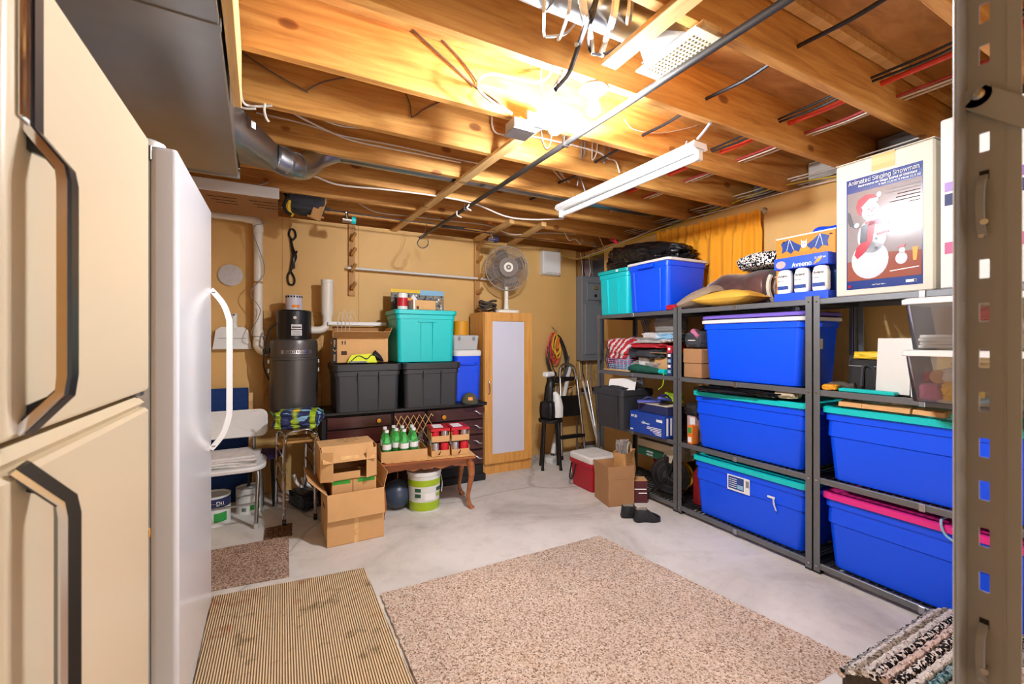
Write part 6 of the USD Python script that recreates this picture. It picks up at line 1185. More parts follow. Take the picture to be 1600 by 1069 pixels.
t.p('fleece_fold', tube([[-0.125, -0.20, 0.05], [-0.115, -0.17, 0.13], [-0.06, -0.15, 0.20], [0.01, -0.16, 0.225]], [0.014, 0.02, 0.02, 0.012], 8), 'sherpa')
one('knitted_pouf', 'black and white chunky knit cushion on the rolled blanket', 'cushion', mv(cat_([blob(0.30, 0.36, 0.10, 35, 0.05, 2, 0.7)] + [mv(trimesh.creation.torus(0.14, 0.022, 40, 8), 0, 0, zz) for zz in (0.03, 0.055, 0.078)]), 2.86, 1.76, z + 0.242), 'knit_grey')
one('orange_tote_bag', 'orange cloth bag with dark handles behind the rolled blanket', 'bag', mv(blob(0.06, 0.3, 0.26, 36, 0.15), 2.955, 2.02, z), 'orange_cloth')
one('wire_hoop', 'dark curved handles of the orange cloth bag rising above the rolled blanket', 'hoop', tube([[2.96, 2.05, z + 0.2], [2.95, 2.02, z + 0.27], [2.95, 1.93, z + 0.275], [2.96, 1.90, z + 0.2]], 0.006, 6), 'rope_dark')  # handles of the orange cloth bag, modelled separately
t = T('lotion_pack', 'blue box of three white lotion bottles on the middle unit', 'lotion pack', (2.60, 1.42, z))
t.p('back', bx(0.05, 0.10, -0.145, 0.145, 0, 0.205, 0.002), 'print_blue', smooth=False); t.p('base_band', bx(-0.03, 0.05, -0.145, 0.145, 0, 0.045, 0.002), 'cooler_blue', smooth=False)
hb = t.p('header', bx(-0.03, 0.05, -0.145, 0.145, 0.185, 0.25, 0.002), 'cooler_blue', smooth=False)
for k in range(3):
    y = 0.096 - 0.096 * k; b = t.p('bottle', mv(rstack([(0.05, 0.072, 0.02, 0.0), (0.055, 0.08, 0.022, 0.01), (0.055, 0.08, 0.022, 0.10), (0.05, 0.066, 0.022, 0.13), (0.03, 0.03, 0.012, 0.14)]), 0.0, y, 0.046), 'print_white')
    t.p('lettering', text('Aveeno', 0.013, [-0.0282, y, 0.145], [0, -1, 0], [0, 0, 1], bold=True, width=0.05), 'print_dark', smooth=False, parent=b); t.p('label_band', bx(-0.0285, -0.0275, y - 0.03, y + 0.03, 0.068, 0.088, 0), 'print_blue', smooth=False, parent=b)
    t.p('print_line', bx(-0.0285, -0.0275, y - 0.005, y + 0.028, 0.115, 0.119, 0), 'print_grey', smooth=False, parent=b)
t.p('lettering', text('Aveeno', 0.024, [-0.0305, -0.01, 0.202], [0, -1, 0], [0, 0, 1], bold=True, width=0.105), 'print_white', smooth=False, parent=hb)
t.p('lettering', text('3 x 532 ml', 0.011, [-0.0305, -0.105, 0.225], [0, -1, 0], [0, 0, 1], bold=True, width=0.055), 'print_white', smooth=False, parent=hb)
t.p('leaf', decal([(0, 0), (0.03, 0.012), (0.05, 0.034), (0.018, 0.026)], [-0.0305, -0.07, 0.19], [0, -1, 0], [0, 0, 1]), 'amber', smooth=False, parent=hb); t.p('seal', decal(circ(0, 0, 0.028, 0.022), [-0.0305, 0.105, 0.212], [0, -1, 0], [0, 0, 1]), 'box_pink', smooth=False, parent=hb)
t = T('halloween_box', 'orange box printed with a blue bat behind the lotion pack', 'box', (2.715, 1.475, z))
t.p('box', bx(0, 0.16, -0.165, 0.165, 0, 0.40, 0.003), 'print_orange', smooth=False); t.p('white_edge', bx(-0.001, 0.161, -0.166, 0.166, 0.393, 0.401, 0), 'print_white', smooth=False)
for s in (-1, 1):
    w = [(0.015 * s, 0), (0.05 * s, 0.022), (0.085 * s, 0.05), (0.135 * s, 0.03), (0.125 * s, 0.0), (0.13 * s, -0.03), (0.10 * s, -0.018), (0.075 * s, -0.04), (0.055 * s, -0.02), (0.03 * s, -0.035)]
    t.p('bat_wing', decal(w, [-0.0008, 0.0, 0.335], [0, -1, 0.12 * s if False else 0], [0, 0, 1]), 'print_blue', smooth=False)
    for q in ((0.085, 0.05, 0.10, -0.018), (0.085, 0.05, 0.06, -0.02)): t.p('wing_rib', decal([(q[0] * s, q[1]), (q[0] * s + 0.003, q[1]), (q[2] * s + 0.003, q[3]), (q[2] * s, q[3])], [-0.0018, 0, 0.335], [0, -1, 0], [0, 0, 1]), 'print_white', smooth=False)
    t.p('small_bat', decal([(0, 0), (0.012, 0.005), (0.024, 0), (0.012, -0.004)], [-0.0008, 0.13 * s, 0.372], [0, -1, 0], [0, 0, 1]), 'print_dark', smooth=False)
t.p('bat_face', decal(circ(0, 0.004, 0.017, 0.021), [-0.0019, 0, 0.335], [0, -1, 0], [0, 0, 1]), 'print_white', smooth=False)
for s in (-1, 1): t.p('bat_ear', decal([(0.006 * s, 0.02), (0.016 * s, 0.036), (0.015 * s, 0.014)], [-0.0019, 0, 0.335], [0, -1, 0], [0, 0, 1]), 'print_white', smooth=False); t.p('bat_eye', decal(circ(0.006 * s, 0.008, 0.0028), [-0.0028, 0, 0.335], [0, -1, 0], [0, 0, 1]), 'print_dark', smooth=False)
t.p('bat_body', decal(circ(0.005, -0.028, 0.03, 0.013), [-0.0012, 0, 0.335], [0, -1, 0], [0, 0, 1]), 'amber', smooth=False)
one('blue_sack', 'royal blue stuffed sack behind the orange bat box', 'sack', mv(blob(0.16, 0.55, 0.46, 37, 0.22, 1.6), 2.98, 1.33, z), 'cooler_blue')
# --- snowman carton
SN = T('snowman_carton', 'tall cream carton with a snowman poster on top of the near unit', 'carton', (2.60, 1.055, z), rz=-0.4)
bw, bh, bd = 0.40, 0.69, 0.30
SN.p('carton', bx(0, bd, -bw / 2, bw / 2, 0, bh, 0.008), 'snow_box', smooth=False)
SN.p('side_crease', bx(0.02, bd - 0.02, -bw / 2 - 0.0006, -bw / 2, 0.02, bh - 0.03, 0), 'snow_side', smooth=False)
SN.p('top_flap', mv(flap((0, 0, 0), (0, 1, 0), (1, 0, 0.04), bw, bd * 0.6), 0.0, -bw / 2, bh + 0.003), 'snow_box', smooth=False)
SN.p('old_tape', bx(-0.0012, 0, -0.055, 0.04, bh - 0.075, bh, 0), 'strap_wood', smooth=False)
pw0, pw1, pz0, pz1 = -0.158, 0.148, 0.035, 0.60
def pd(poly, m, nm, lay=1, parent=None): return SN.p(nm, decal(poly, [-0.0006 * lay, 0, 0], [0, -1, 0], [0, 0, 1], 0.0006), m, smooth=False, parent=parent)
U = lambda u: -pw1 + u * (pw1 - pw0); V = lambda v: pz0 + v * (pz1 - pz0)      # u 0..1 left to right, v 0..1 upwards
def uv(*q): return [(U(a), V(b)) for a, b in q]
def uc(u, v, ru, rv, n=24): return [(U(u + ru * math.cos(2 * math.pi * i / n)), V(v + rv * math.sin(2 * math.pi * i / n))) for i in range(n)]
pf = pd(uv((0, 0), (1, 0), (1, 1), (0, 1)), 'poster_blue', 'poster', 1)
pd(uv((0.012, 0.075), (0.988, 0.075), (0.988, 0.875), (0.012, 0.875)), 'poster_sky', 'backdrop', 2, pf); pd(uv((0.012, 0.075), (0.988, 0.075), (0.988, 0.28), (0.55, 0.30), (0.012, 0.25)), 'poster_floor', 'table', 3, pf)
pd(uc(0.33, 0.25, 0.255, 0.165), 'poster_white', 'snow_body', 4, pf); pd(uc(0.36, 0.46, 0.20, 0.15), 'poster_white', 'snow_chest', 4, pf); pd(uc(0.345, 0.68, 0.125, 0.085), 'poster_white', 'snow_head', 4, pf)
pd(uv((0.17, 0.66), (0.14, 0.74), (0.17, 0.80), (0.28, 0.835), (0.39, 0.825), (0.44, 0.78), (0.32, 0.765), (0.24, 0.72), (0.215, 0.66)), 'poster_red', 'hat', 5, pf); pd(uv((0.215, 0.73), (0.33, 0.79), (0.455, 0.79), (0.45, 0.755), (0.34, 0.752), (0.24, 0.70)), 'poster_white', 'hat_brim', 6, pf); pd(uc(0.46, 0.81, 0.035, 0.024), 'poster_white', 'hat_bobble', 6, pf)
for u in (0.32, 0.385): pd(uc(u, 0.70, 0.014, 0.009), 'poster_dark', 'eye', 6, pf)
pd(uv((0.335, 0.68), (0.375, 0.69), (0.37, 0.672)), 'poster_red', 'nose', 6, pf); pd(uv((0.30, 0.655), (0.35, 0.64), (0.40, 0.655), (0.40, 0.648), (0.35, 0.633), (0.30, 0.648)), 'poster_dark', 'mouth', 6, pf)
pd(uv((0.27, 0.59), (0.47, 0.60), (0.60, 0.58), (0.58, 0.54), (0.40, 0.555), (0.27, 0.55)), 'poster_red', 'scarf', 6, pf); pd(uv((0.33, 0.59), (0.27, 0.45), (0.15, 0.37), (0.12, 0.31), (0.16, 0.27), (0.28, 0.33), (0.37, 0.42), (0.41, 0.58)), 'poster_red', 'scarf_end', 6, pf); pd(uv((0.21, 0.56), (0.31, 0.575), (0.29, 0.42), (0.20, 0.41)), 'poster_dark', 'vest', 7, pf)
for k in range(3): pd(uv((0.43, 0.575 - 0.05 * k), (0.58, 0.59 - 0.05 * k), (0.585, 0.572 - 0.05 * k), (0.43, 0.556 - 0.05 * k)), 'poster_red' if k % 2 == 0 else 'poster_white', 'scarf_stripe', 7, pf)
for v in (0.50, 0.43, 0.35): pd(uc(0.42, v, 0.02, 0.011), 'poster_dark', 'button', 7, pf)
pd(uv((0.02, 0.71), (0.05, 0.70), (0.10, 0.60), (0.17, 0.57), (0.13, 0.55), (0.05, 0.58), (0.02, 0.62)), 'poster_dark', 'fir_sprig', 5, pf); pd(uc(0.155, 0.575, 0.04, 0.022), 'poster_white', 'mitten', 8, pf)
pd(uc(0.745, 0.23, 0.075, 0.05), 'poster_white', 'small_snowman', 5, pf); pd(uc(0.755, 0.295, 0.04, 0.026), 'poster_white', 'small_snowman', 5, pf); pd(uv((0.70, 0.315), (0.78, 0.32), (0.80, 0.345), (0.72, 0.335)), 'poster_red', 'small_hat', 6, pf); pd(uv((0.89, 0.20), (0.93, 0.20), (0.95, 0.31), (0.88, 0.31)), 'amber', 'small_deer', 5, pf)
def pt(s, h, u, v, m, w=None, b=False): SN.p('lettering', text(s, h, [-0.006, -U(u), V(v)], [0, -1, 0], [0, 0, 1], 0.0006, bold=b, width=w), m, smooth=False, parent=pf)
pt('Animated Singing Snowman', 0.021, 0.5, 0.965, 'print_white', 0.285); pt('Bonhomme de neige animé et chantant', 0.010, 0.56, 0.924, 'print_white', 0.235, True); pt('5 feet (1,5 m) 5 Pieds (1,5 m)', 0.0075, 0.72, 0.896, 'print_white', 0.16, True)
for k, (a, b) in enumerate(((0.62, 0.97), (0.55, 0.97), (0.70, 0.97), (0.68, 0.97), (0.60, 0.97), (0.84, 0.97))): pd(uv((a, 0.835 - 0.028 * k), (b, 0.835 - 0.028 * k), (b, 0.829 - 0.028 * k), (a, 0.829 - 0.028 * k)), 'print_grey' if k < 2 else 'print_dark', 'small_print', 5, pf)
pd(uv((0.60, 0.135), (0.96, 0.15), (0.96, 0.142), (0.60, 0.127)), 'print_white', 'small_print', 5, pf); pt('www.', 0.008, 0.46, 0.03, 'print_white', 0.06); pd(uv((0.80, 0.022), (0.93, 0.022), (0.93, 0.045), (0.80, 0.045)), 'print_white', 'battery_mark', 5, pf); pd(uv((0.90, 0.024), (0.925, 0.024), (0.925, 0.043), (0.90, 0.043)), 'poster_dark', 'battery_mark', 6, pf); pd(uv((0.03, 0.015), (0.07, 0.015), (0.07, 0.04), (0.03, 0.04)), 'poster_red', 'logo_mark', 5, pf)
t = T('white_carton', 'white glossy carton with purple stripe next to the snowman carton', 'carton', (2.56, 0.64, z)); t.p('carton', bx(0, 0.3, -0.19, 0.185, 0, 0.74, 0.005), 'white_matte', smooth=False); t.p('purple_stripe', bx(-0.0008, 0, -0.19, 0.17, 0.42, 0.46, 0), 'foil_purple', smooth=False); t.p('blue_stripe', bx(-0.0008, 0, -0.19, 0.17, 0.36, 0.41, 0), 'navy', smooth=False); t.p('pink_stripe', bx(-0.0008, 0, -0.19, 0.17, 0.15, 0.2, 0), 'pink_cloth', smooth=False)
# --- near unit, third shelf
z = LV[2] + 0.001
def clear_bin(lab, z0, fill):
    t = T('clear_bin', lab, 'storage bin', (2.56, 0.69, z0), -90); L, W, H, th = 0.42, 0.30, 0.195, 0.003
    lv = [(L * 0.9, W * 0.9, 0.03, 0), (L, W, 0.035, H), (L - 2 * th, W - 2 * th, 0.033, H), (L * 0.9 - 2 * th, W * 0.9 - 2 * th, 0.028, th)]
    t.p('tub', rstack(lv), 'glass_pane', smooth=35)
    t.p('lid', rstack([(L + 0.02, W + 0.02, 0.04, H + 0.001), (L + 0.024, W + 0.024, 0.04, H + 0.004), (L + 0.024, W + 0.024, 0.04, H + 0.022), (L, W, 0.035, H + 0.028)]), 'lid_white')
    for s in (-1, 1): t.p('latch', bx(s * (L / 2 + 0.004), s * (L / 2 + 0.018), -0.05, 0.05, H - 0.045, H + 0.02, 0.004), 'lid_white')
    return t
clear_bin('clear plastic bin with white lid, lower of the two stacked on the near unit', z, 0)
clear_bin('clear plastic bin with white lid, upper of the two stacked on the near unit', z + 0.224, 0)
def inbin(name, lab, c, mesh, m, x, y, zz): one(name, lab, c, mv(mesh, x, y, zz), m)
inbin('red_ball', 'pink-red ball of yarn in the lower clear bin', 'yarn', blob(0.07, 0.07, 0.07, 51, 0.1), 'pink_cloth', 2.49, 0.83, z + 0.006)
inbin('yellow_pompom', 'yellow pompom in the lower clear bin', 'pompom', blob(0.10, 0.11, 0.08, 52, 0.25, 6), 'sun_yellow', 2.49, 0.73, z + 0.006)
inbin('tan_spool', 'tan spool of twine above the yarn in the lower clear bin', 'spool', cyl([-0.02, 0, 0.03], [0.02, 0, 0.03], 0.028, 20), 'kraft', 2.48, 0.80, z + 0.08)
inbin('white_figure', 'white ornament in the lower clear bin', 'ornament', blob(0.08, 0.12, 0.06, 53, 0.2), 'white_cloth', 2.49, 0.73, z + 0.088)
inbin('red_ribbon', 'dark red ribbon in the lower clear bin', 'ribbon', blob(0.06, 0.08, 0.05, 54, 0.4), 'red_cloth', 2.56, 0.84, z + 0.07)
inbin('gold_hoop', 'wooden embroidery hoop in the lower clear bin', 'hoop', trimesh.creation.torus(0.05, 0.006, 28, 8), 'strap_wood', 2.52, 0.72, z + 0.165)
inbin('sky_scissors', 'pale blue plastic handle in the lower clear bin', 'tool', tube([[0, 0.05, 0.03], [0.0, 0, 0.012], [0, -0.06, 0.05]], 0.01, 8), 'sky_cloth', 2.45, 0.66, z + 0.012)
for k in range(4): one('paper_stack', ['lowest', 'second lowest', 'second highest', 'topmost'][k] + ' sheaf of papers in the upper clear bin', 'papers', mv(bx(-0.11, 0.11, -0.17, 0.17, 0, 0.014, 0.003), 2.56, 0.69 + 0.005 * (-1) ** k, z + 0.231 + 0.0145 * k, rz=3 * (-1) ** k), 'paper' if k % 2 else 'white_matte', 'papers in the upper clear bin', smooth=False)
inbin('red_bow', 'red ribbon bow in the upper clear bin', 'ribbon', blob(0.08, 0.12, 0.05, 56, 0.4), 'red_cloth', 2.50, 0.64, z + 0.34)
inbin('cream_cloth', 'cream cloth with red trim in the upper clear bin', 'cloth', blob(0.14, 0.18, 0.055, 57, 0.3), 'white_cloth', 2.54, 0.66, z + 0.29)
t = T('lunch_bag', 'black insulated lunch bag with strap beside the white boards', 'bag', (2.72, 1.12, z)); t.p('body', rstack([(0.17, 0.19, 0.03, 0), (0.18, 0.20, 0.03, 0.02), (0.17, 0.19, 0.03, 0.16), (0.15, 0.17, 0.03, 0.165)]), 'black_matte'); t.p('strap', tube([[-0.09, -0.03, 0.03], [-0.10, -0.025, 0.12], [-0.09, 0.02, 0.13], [-0.1, 0.025, 0.03]], 0.008, 6), 'tote_black'); t.p('seam', bx(-0.087, -0.084, -0.09, 0.09, 0.13, 0.134, 0), 'wire_grey', smooth=False)
one('yellow_pouch', 'yellow soft pouch on top of the lunch bag', 'pouch', mv(blob(0.14, 0.18, 0.04, 58, 0.15), 2.72, 1.12, z + 0.166), 'sun_yellow')
one('white_board', 'pale grey board leaning against the clear bins, left one', 'board', frame(bx(-0.14, 0.0, 0, 0.27, -0.004, 0.004, 0.001), [2.60, 0.945, z + 0.005], [-0.12, -1, 0], [0.1, 0.18, 1]), 'white_matte', smooth=False)
one('white_board', 'white foam board standing beside the clear bins, right one', 'board', bx(2.565, 2.80, 0.915, 0.93, z, z + 0.26, 0.004), 'print_white', smooth=False)
one('green_tray', 'flat green tray at the front of the near unit', 'tray', mv(rstack([(0.28, 0.14, 0.02, 0), (0.3, 0.16, 0.02, 0.016), (0.29, 0.15, 0.02, 0.016), (0.28, 0.14, 0.02, 0.005)]), 2.655, 1.115, z - 0.0005, rz=-90).apply_translation([-0.02, 0, 0]) if False else bx(2.552, 2.60, 0.985, 1.22, z, z + 0.018, 0.004), 'tote_teal')
one('braided_rope', 'grey braided rope laid behind the green tray', 'rope', tube([[2.61, 1.29, z + 0.022], [2.625, 1.24, z + 0.03], [2.615, 1.20, z + 0.022], [2.615, 1.17, z + 0.03]], 0.018, 8), 'rope_dark')
one('paint_brush', 'wooden-handled brush at the left end of the green tray', 'brush', mv(blob(0.05, 0.07, 0.03, 59, 0.2), 2.575, 1.265, z), 'amber')

# ================================================================== curtain on the right wall
t = T('curtain', 'pleated orange curtain hung high on the right wall', 'curtain', (3.05, 2.45, 1.45), world=True)
ny, nz_ = 150, 16; Y = np.linspace(1.94, 2.95, ny); rows = []
for k, f in enumerate(np.linspace(0, 1, nz_)):
    top = 2.19 + 0.05 * (Y - 1.94); zz = 1.45 + (top - 1.45) * f + (0.008 * np.sin(Y * 70) if k == nz_ - 1 else 0)
    amp = 0.013 + 0.009 * (1 - f); x = 3.035 - amp * (np.sin(Y * 62 + 1.5 * np.sin(Y * 9)) + 0.5 * np.sin(Y * 27 + 2 * f)) - 0.008 * (1 - f)
    if f > 0.86: x = 3.04 - 0.012 * np.sin(Y * 95 + 2 * np.sin(Y * 13))
    rows.append(np.stack([x, Y, zz], 1))
Vv = np.vstack(rows + [r + [0.004, 0, 0] for r in rows]); F = []
for k in range(nz_ - 1):
    i = np.arange(ny - 1) + k * ny; F.append(np.stack([i, i + ny, i + ny + 1, i + 1], 1)); F.append(np.stack([i, i + 1, i + ny + 1, i + ny], 1) + ny * nz_)
t.p('fabric', tm(Vv, np.vstack(F)), 'orange_cloth', smooth=True)
t.p('rod', cyl([3.066, 1.92, 2.175], [3.066, 2.97, 2.225], 0.005, 8), 'white_plastic'); t.p('end_hook', tube([[3.078, 1.925, 2.19], [3.03, 1.915, 2.19], [3.03, 1.92, 2.15]], 0.005, 6), 'steel')
# ================================================================== floor coverings and things on the floor
def mat_on_floor(name, lab, c, poly, h, m, jag=0.0, seed=0):
    p = np.array(poly, float); out = []
    rr = random.Random(seed)
    for a, b in zip(p, np.roll(p, -1, 0)):
        n = max(1, int(np.linalg.norm(b - a) / 0.03))
        for k in range(n): out.append(a + (b - a) * k / n + (np.array([rr.uniform(-1, 1), rr.uniform(-1, 1)]) * jag if k else 0))
    return one(name, lab, c, ext(Polygon(out), h, 'xy', 0.001), m, smooth=False)
mat_on_floor('area_carpet', 'large speckled beige carpet remnant in the middle of the floor', 'carpet', [(0.425, 2.19), (1.78, 2.195), (1.865, 1.55), (1.975, 0.80), (2.05, 0.1), (2.05, -1.0), (0.445, -1.0), (0.432, 1.5)], 0.012, 'carpet_beige', 0.004, 1)
mat_on_floor('ribbed_mat', 'ribbed straw-coloured mat with faded flowers beside the white freezer', 'mat', [(-0.30, 2.55), (0.395, 2.488), (0.422, 1.55), (0.432, 0.3), (-0.24, 0.3)], 0.008, 'ribbed_mat', 0.001, 2)
mat_on_floor('carpet_offcut', 'brown speckled carpet piece in front of the white chair', 'carpet', [(-0.8, 3.10), (0.035, 3.11), (0.032, 2.59), (-0.8, 2.66)], 0.012, 'carpet_brown', 0.002, 3)
mat_on_floor('carpet_offcut', 'small dark brown carpet square under the walking frame', 'carpet', [(-0.10, 3.31), (0.06, 3.325), (0.055, 3.135), (-0.10, 3.125)], 0.010, 'carpet_dark', 0.001, 4)
t = T('cooler_box', 'red picnic cooler with a white lid on the floor by the shelving', 'cooler', (2.37, 3.0, 0))
t.p('body', rstack([(0.25, 0.27, 0.025, 0), (0.26, 0.28, 0.03, 0.01), (0.285, 0.305, 0.035, 0.20), (0.305, 0.325, 0.035, 0.205), (0.305, 0.325, 0.035, 0.235)]), 'cooler_red'); t.p('lid', rstack([(0.295, 0.315, 0.035, 0.236), (0.30, 0.32, 0.035, 0.25), (0.30, 0.32, 0.035, 0.275), (0.27, 0.29, 0.03, 0.287)]), 'lid_white')
t.p('handle', tube([[-0.145, 0.06, 0.19], [-0.17, 0.06, 0.10], [-0.175, 0.09, 0.06], [-0.165, 0.12, 0.08], [-0.145, 0.12, 0.19]], 0.006, 8), 'black_plastic')
t.p('lid_recess', bx(-0.06, 0.06, -0.05, 0.05, 0.287, 0.289, 0.001), 'white_matte')
C, L_, R_ = atz(951, 793, 0)[:2], atz(925, 778, 0)[:2], atz(988, 789, 0)[:2]
ang = math.degrees(math.atan2((R_ - C)[1], (R_ - C)[0])); wR, wL = 0.215, 0.24
ux = np.array([math.cos(math.radians(ang)), math.sin(math.radians(ang))]); uy = np.array([-ux[1], ux[0]])
cc = C + ux * wR / 2 + uy * wL / 2
t = open_box('cardboard_box', 'open brown cardboard box with upright flaps on the floor by the shelving', cc[0] - wR / 2, cc[0] + wR / 2, cc[1] - wL / 2, cc[1] + wL / 2, 0, 0.20, {'f': ((0, -0.04, 1), 0.10), 'l': ((-0.05, 0, 1), 0.10), 'r': ((0.12, 0, 1), 0.09), 'b': ((0, 0.3, 1), 0.09)}, m='cardboard_brown', rz=ang, tape=False)
t = T('paper_bag', 'brown paper carrier bag with twisted handles behind the open cardboard box', 'paper bag', (2.45, 2.71, 0), rz=25)
m = rstack([(0.20, 0.11, 0.01, 0), (0.21, 0.12, 0.012, 0.2), (0.20, 0.10, 0.015, 0.32), (0.21, 0.12, 0.015, 0.36), (0.20, 0.11, 0.015, 0.358), (0.19, 0.09, 0.012, 0.2)]).subdivide().subdivide(); m.vertices += 0.02 * (meshkit.fbm(m.vertices * 9, 3, 5)[:, None] - 0.5) * [1, 1, 0.2]; t.p('bag', m, 'kraft')
t.p('twist_handle', tube([[-0.07, -0.055, 0.35], [-0.075, -0.06, 0.42], [-0.03, -0.06, 0.44], [0.0, -0.058, 0.41], [0.0, -0.055, 0.35]], 0.004, 6), 'box_cream')
one('grey_magazine', 'grey crumpled packaging sticking out of the paper bag', 'packaging', mv(blob(0.10, 0.07, 0.13, 61, 0.35), 2.46, 2.74, 0.30), 'grey_cloth')
t = T('fruit_carton', 'maroon printed produce carton with cream top, beside the open cardboard box', 'carton', (2.43, 2.575, 0), rz=-28)
t.p('carton', bx(-0.085, 0.09, -0.05, 0.05, 0.0, 0.17, 0.003), 'maroon_card', smooth=False); t.p('top_flap', flap((-0.085, -0.05, 0.171), (1, 0, 0), (0, 1, 0.02), 0.175, 0.10), 'cardboard', smooth=False)
for k, (a, b) in enumerate(((-0.01, 0.08), (0.02, 0.085))): t.p('print', bx(a, b, -0.0508, -0.05, 0.10 - 0.03 * k, 0.11 - 0.03 * k, 0), 'print_white', smooth=False)
t.p('print', bx(-0.0858, -0.085, -0.02, 0.02, 0.04, 0.07, 0), 'print_white', smooth=False); t.p('corner_trim', bx(-0.088, -0.078, -0.053, -0.043, 0.0, 0.172, 0.001), 'dark_red', smooth=False)
def shoe(lab, x, y, rz):
    t = T('leather_shoe', lab, 'shoe', (x, y, 0.001), rz, 'pair of black shoes'); t.prim.GetAttribute('xformOp:translate'); UsdGeom.Xformable(t.prim).AddScaleOp().Set(Gf.Vec3f(0.8, 0.70, 0.74))
    out = [(0.0, 0.135), (0.030, 0.125), (0.047, 0.085), (0.045, 0.03), (0.033, -0.03), (0.035, -0.09), (0.027, -0.122), (0, -0.132), (-0.027, -0.122), (-0.033, -0.09), (-0.034, -0.03), (-0.044, 0.03), (-0.042, 0.085), (-0.026, 0.125)]
    pz = Polygon(smooth_path(np.array([(a, b, 0) for a, b in out + out[:1]]), 4)[:, :2]).buffer(0)
    t.p('sole', ext(pz, 0.022), 'black_plastic'); t.p('heel', bx(-0.034, 0.034, -0.13, -0.06, 0.0, 0.03, 0.006), 'black_plastic')
    ring = np.array(pz.exterior.coords)[:-1]; rs = []
    for z, sc, f in ((0.022, 0.98, 0), (0.045, 1.0, 0.0), (0.065, 0.95, 0.15), (0.085, 0.86, 0.5), (0.105, 0.80, 0.75), (0.112, 0.72, 0.8)):
        q = ring * sc; ytop = np.where(q[:, 1] > -0.0, q[:, 1] * (1 - 0.85 * f), ring[:, 1] * (0.98 - 0.06 * f)); hh = z - np.where(ring[:, 1] > 0.03, (z - 0.03) * 0.35 * (ring[:, 1] - 0.03) / 0.1, 0); rs.append(np.stack([q[:, 0], ytop, hh], 1))
    t.p('upper', loft(rs), 'leather', smooth=50); t.p('insole', mv(ext(pz, 0.004), 0, 0, 0).apply_scale([0.62, 0.40, 1]).apply_translation([0, -0.058, 0.1115]), 'insole', 'pale insole')
    t.p('strap', tube([[-0.04, 0.01, 0.05], [-0.025, 0.015, 0.085], [0.025, 0.015, 0.085], [0.04, 0.01, 0.05]], 0, k=3, sq=(0.022, 0.004)), 'leather')
shoe('black leather shoe on the floor by the shelving, left of the pair', 2.20, 2.335, -118); shoe('black leather shoe on the floor by the shelving, right of the pair', 2.235, 2.245, -112)

# ================================================================== striped rag rug, foreground upright
t = T('rag_rug', 'rolled striped rag rug on a white board at the lower right', 'rug', (2.15, 0.6, 0), world=True)
t.p('white_board', bx(1.70, 2.53, 0.36, 0.88, 0.0, 0.018, 0.003), 'white_matte', smooth=False)
prof = [(0.43, 0.02)] + [(0.63 - 0.20 * math.cos(a), 0.055 + 0.075 * math.sin(a)) for a in np.linspace(0.05, math.pi - 0.05, 18)] + [(0.83, 0.02)]
t.p('core', ext(prof, 0.715, 'yz', 1.765), 'rope_dark', smooth=40)
speckle('rag_white', [(0.0, lin('#4a4440')), (0.15, lin('#d8cfc6')), (1.0, lin('#f2ece6'))], 125.0); speckle('rag_pink', [(0.0, lin('#2a2626')), (0.3, lin('#d9bfb2')), (1.0, lin('#ecd8cc'))], 125.0)
speckle('rag_black', [(0.0, lin('#151413')), (0.55, lin('#2a2624')), (0.62, lin('#d9d0c6')), (1.0, lin('#efe8e0'))], 125.0); speckle('rag_grey', [(0.0, lin('#2c2f33')), (0.3, lin('#8d8d8d')), (1.0, lin('#b9b5ae'))], 125.0); speckle('rag_teal', [(0.0, lin('#20343a')), (0.4, lin('#5f8f97')), (1.0, lin('#a9bcbc'))], 125.0); speckle('rag_taupe', [(0.0, lin('#3c342c')), (0.4, lin('#9b8f7d')), (1.0, lin('#c2b7a5'))], 125.0)
ms = ['rag_pink', 'rag_black', 'rag_grey', 'rag_white', 'rag_taupe', 'rag_white', 'rag_black', 'rag_pink', 'rag_black', 'rag_white', 'rag_teal', 'rag_taupe', 'rag_black', 'rag_grey', 'rag_pink', 'rag_white', 'rag_black']
nst = 20
for k in range(nst):
    a = 0.12 + (math.pi - 0.24) * k / (nst - 1); y, zz = 0.63 + 0.20 * math.cos(a), 0.055 + 0.075 * math.sin(a)
    pts = [[x, y + 0.002 * math.sin(x * 90 + k), zz + 0.003 + 0.003 * math.sin(x * 170 + 2 * k)] for x in np.linspace(1.755, 2.48, 60)]
    t.p('braid', tube(pts, 0.0135, 8, 1), ms[k % len(ms)])
X = 0.71
t = T('rack_upright', 'olive green slotted steel upright close to the camera at the right edge', 'shelving upright', (X, 0.185, 0), world=True)
def zy(y, Xp=X, a=1.08): return CH - (y - CY) / FPX * Xp / (math.sin(YAW) + a * math.cos(YAW))
Y0, Y1 = 0.1625, 0.2055; web = sbox(Y0, 0.0, Y1, 2.1); slots = []
base = [20, 85, 222, 420, 488, 560, 628, 700, 767, 840, 910]
zs = [zy(v) for v in base] + [zy(910) - 0.0505 * k for k in (3, 4, 5, 6, 7, 8)] + [zy(20) + 0.0505 * k for k in (1, 2, 3)]
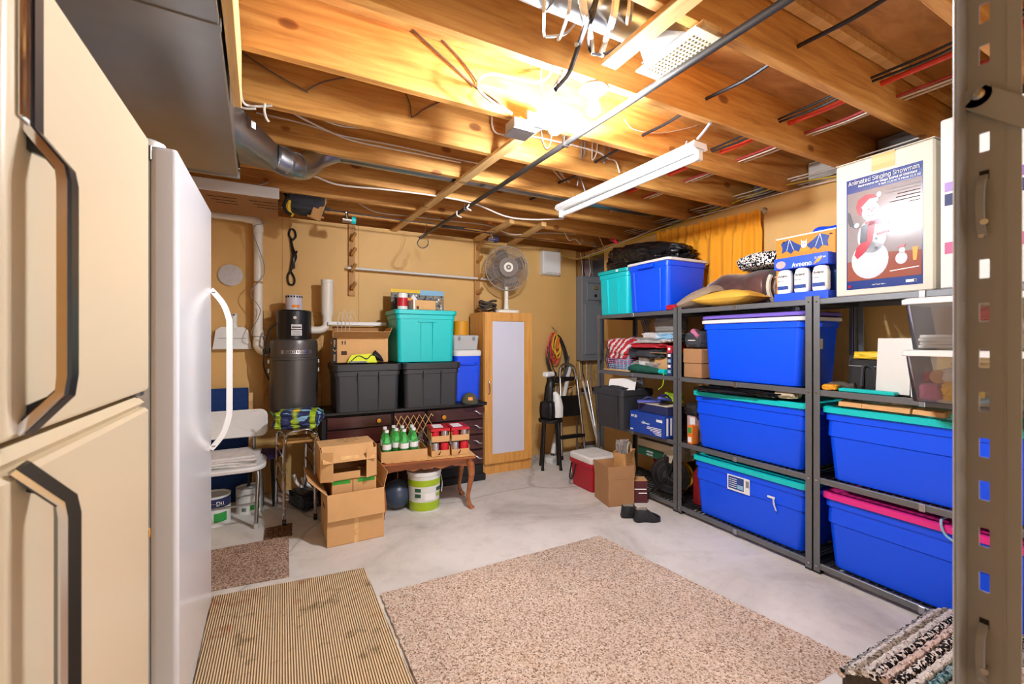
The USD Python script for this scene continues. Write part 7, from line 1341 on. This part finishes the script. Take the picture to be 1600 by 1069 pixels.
for z in zs: slots.append(sbox(0.1878, z - 0.0098, 0.1942, z + 0.0098).buffer(0.0011))
t.p('web', ext(web.difference(unary_union(slots)), 0.002, 'yz', X), 'olive_steel', smooth=False)
t.p('crease', bx(X - 0.001, X, 0.174, 0.1755, 0, 2.1, 0.0004), 'olive_steel', smooth=False)
lipp = [(X + 0.001, Y1 - 0.001), (X - 0.012, Y1 + 0.0015), (X - 0.024, Y1 + 0.001), (X - 0.033, Y1), (X - 0.036, Y1 - 0.002)]
t.p('flange', loft([np.array([[x, y, 0], [x, y, 2.1], [x, y + 0.002, 2.1], [x, y + 0.002, 0]]) for x, y in lipp]), 'olive_steel', smooth=40)
b0, b1 = np.array([X - 0.004, 0.198, zy(150) + 0.001]), np.array([X - 0.004, 0.135, zy(228)])
t.p('brace', tube([b0, b1], 0, k=1, sq=(0.003, 0.026)), 'olive_steel', smooth=False); t.p('brace_end', cyl(b0 + [0.0015, -0.002, 0], b0 - [0.0015, 0.002, 0], 0.013, 20), 'olive_steel')
t.p('bolt', lathe([(0.001, 0), (0.006, 0), (0.006, 0.003), (0.003, 0.005), (0.001, 0.005)], 14).apply_transform(trimesh.transformations.rotation_matrix(-math.pi / 2, [0, 1, 0])).apply_translation(b0 + [-0.002, -0.004, 0]), 'chrome')
for yt, yb in ((275, 368), (975, 1062)):
    zt, zb = zy(yt), zy(yb); k = t.p('clip', tube([[X - 0.001, 0.191, zt], [X - 0.008, 0.1915, zt - 0.012], [X - 0.009, 0.192, (zt + zb) / 2], [X - 0.006, 0.192, zb + 0.008], [X - 0.001, 0.191, zb]], 0, k=4, sq=(0.007, 0.003)), 'olive_steel'); t.p('shadow_slot', bx(X - 0.0006, X + 0.002, 0.187, 0.195, zt - 0.004, zt + 0.006, 0), 'black_matte', smooth=False, parent=k)
    t.p('rivet', cyl([X - 0.001, 0.1895, zb + 0.014], [X - 0.010, 0.1885, zb + 0.014], 0.0035, 12), 'can_silver', parent=k); t.p('rivet', cyl([X, 0.1925, zb], [X - 0.004, 0.1925, zb], 0.003, 12), 'can_silver', parent=k)
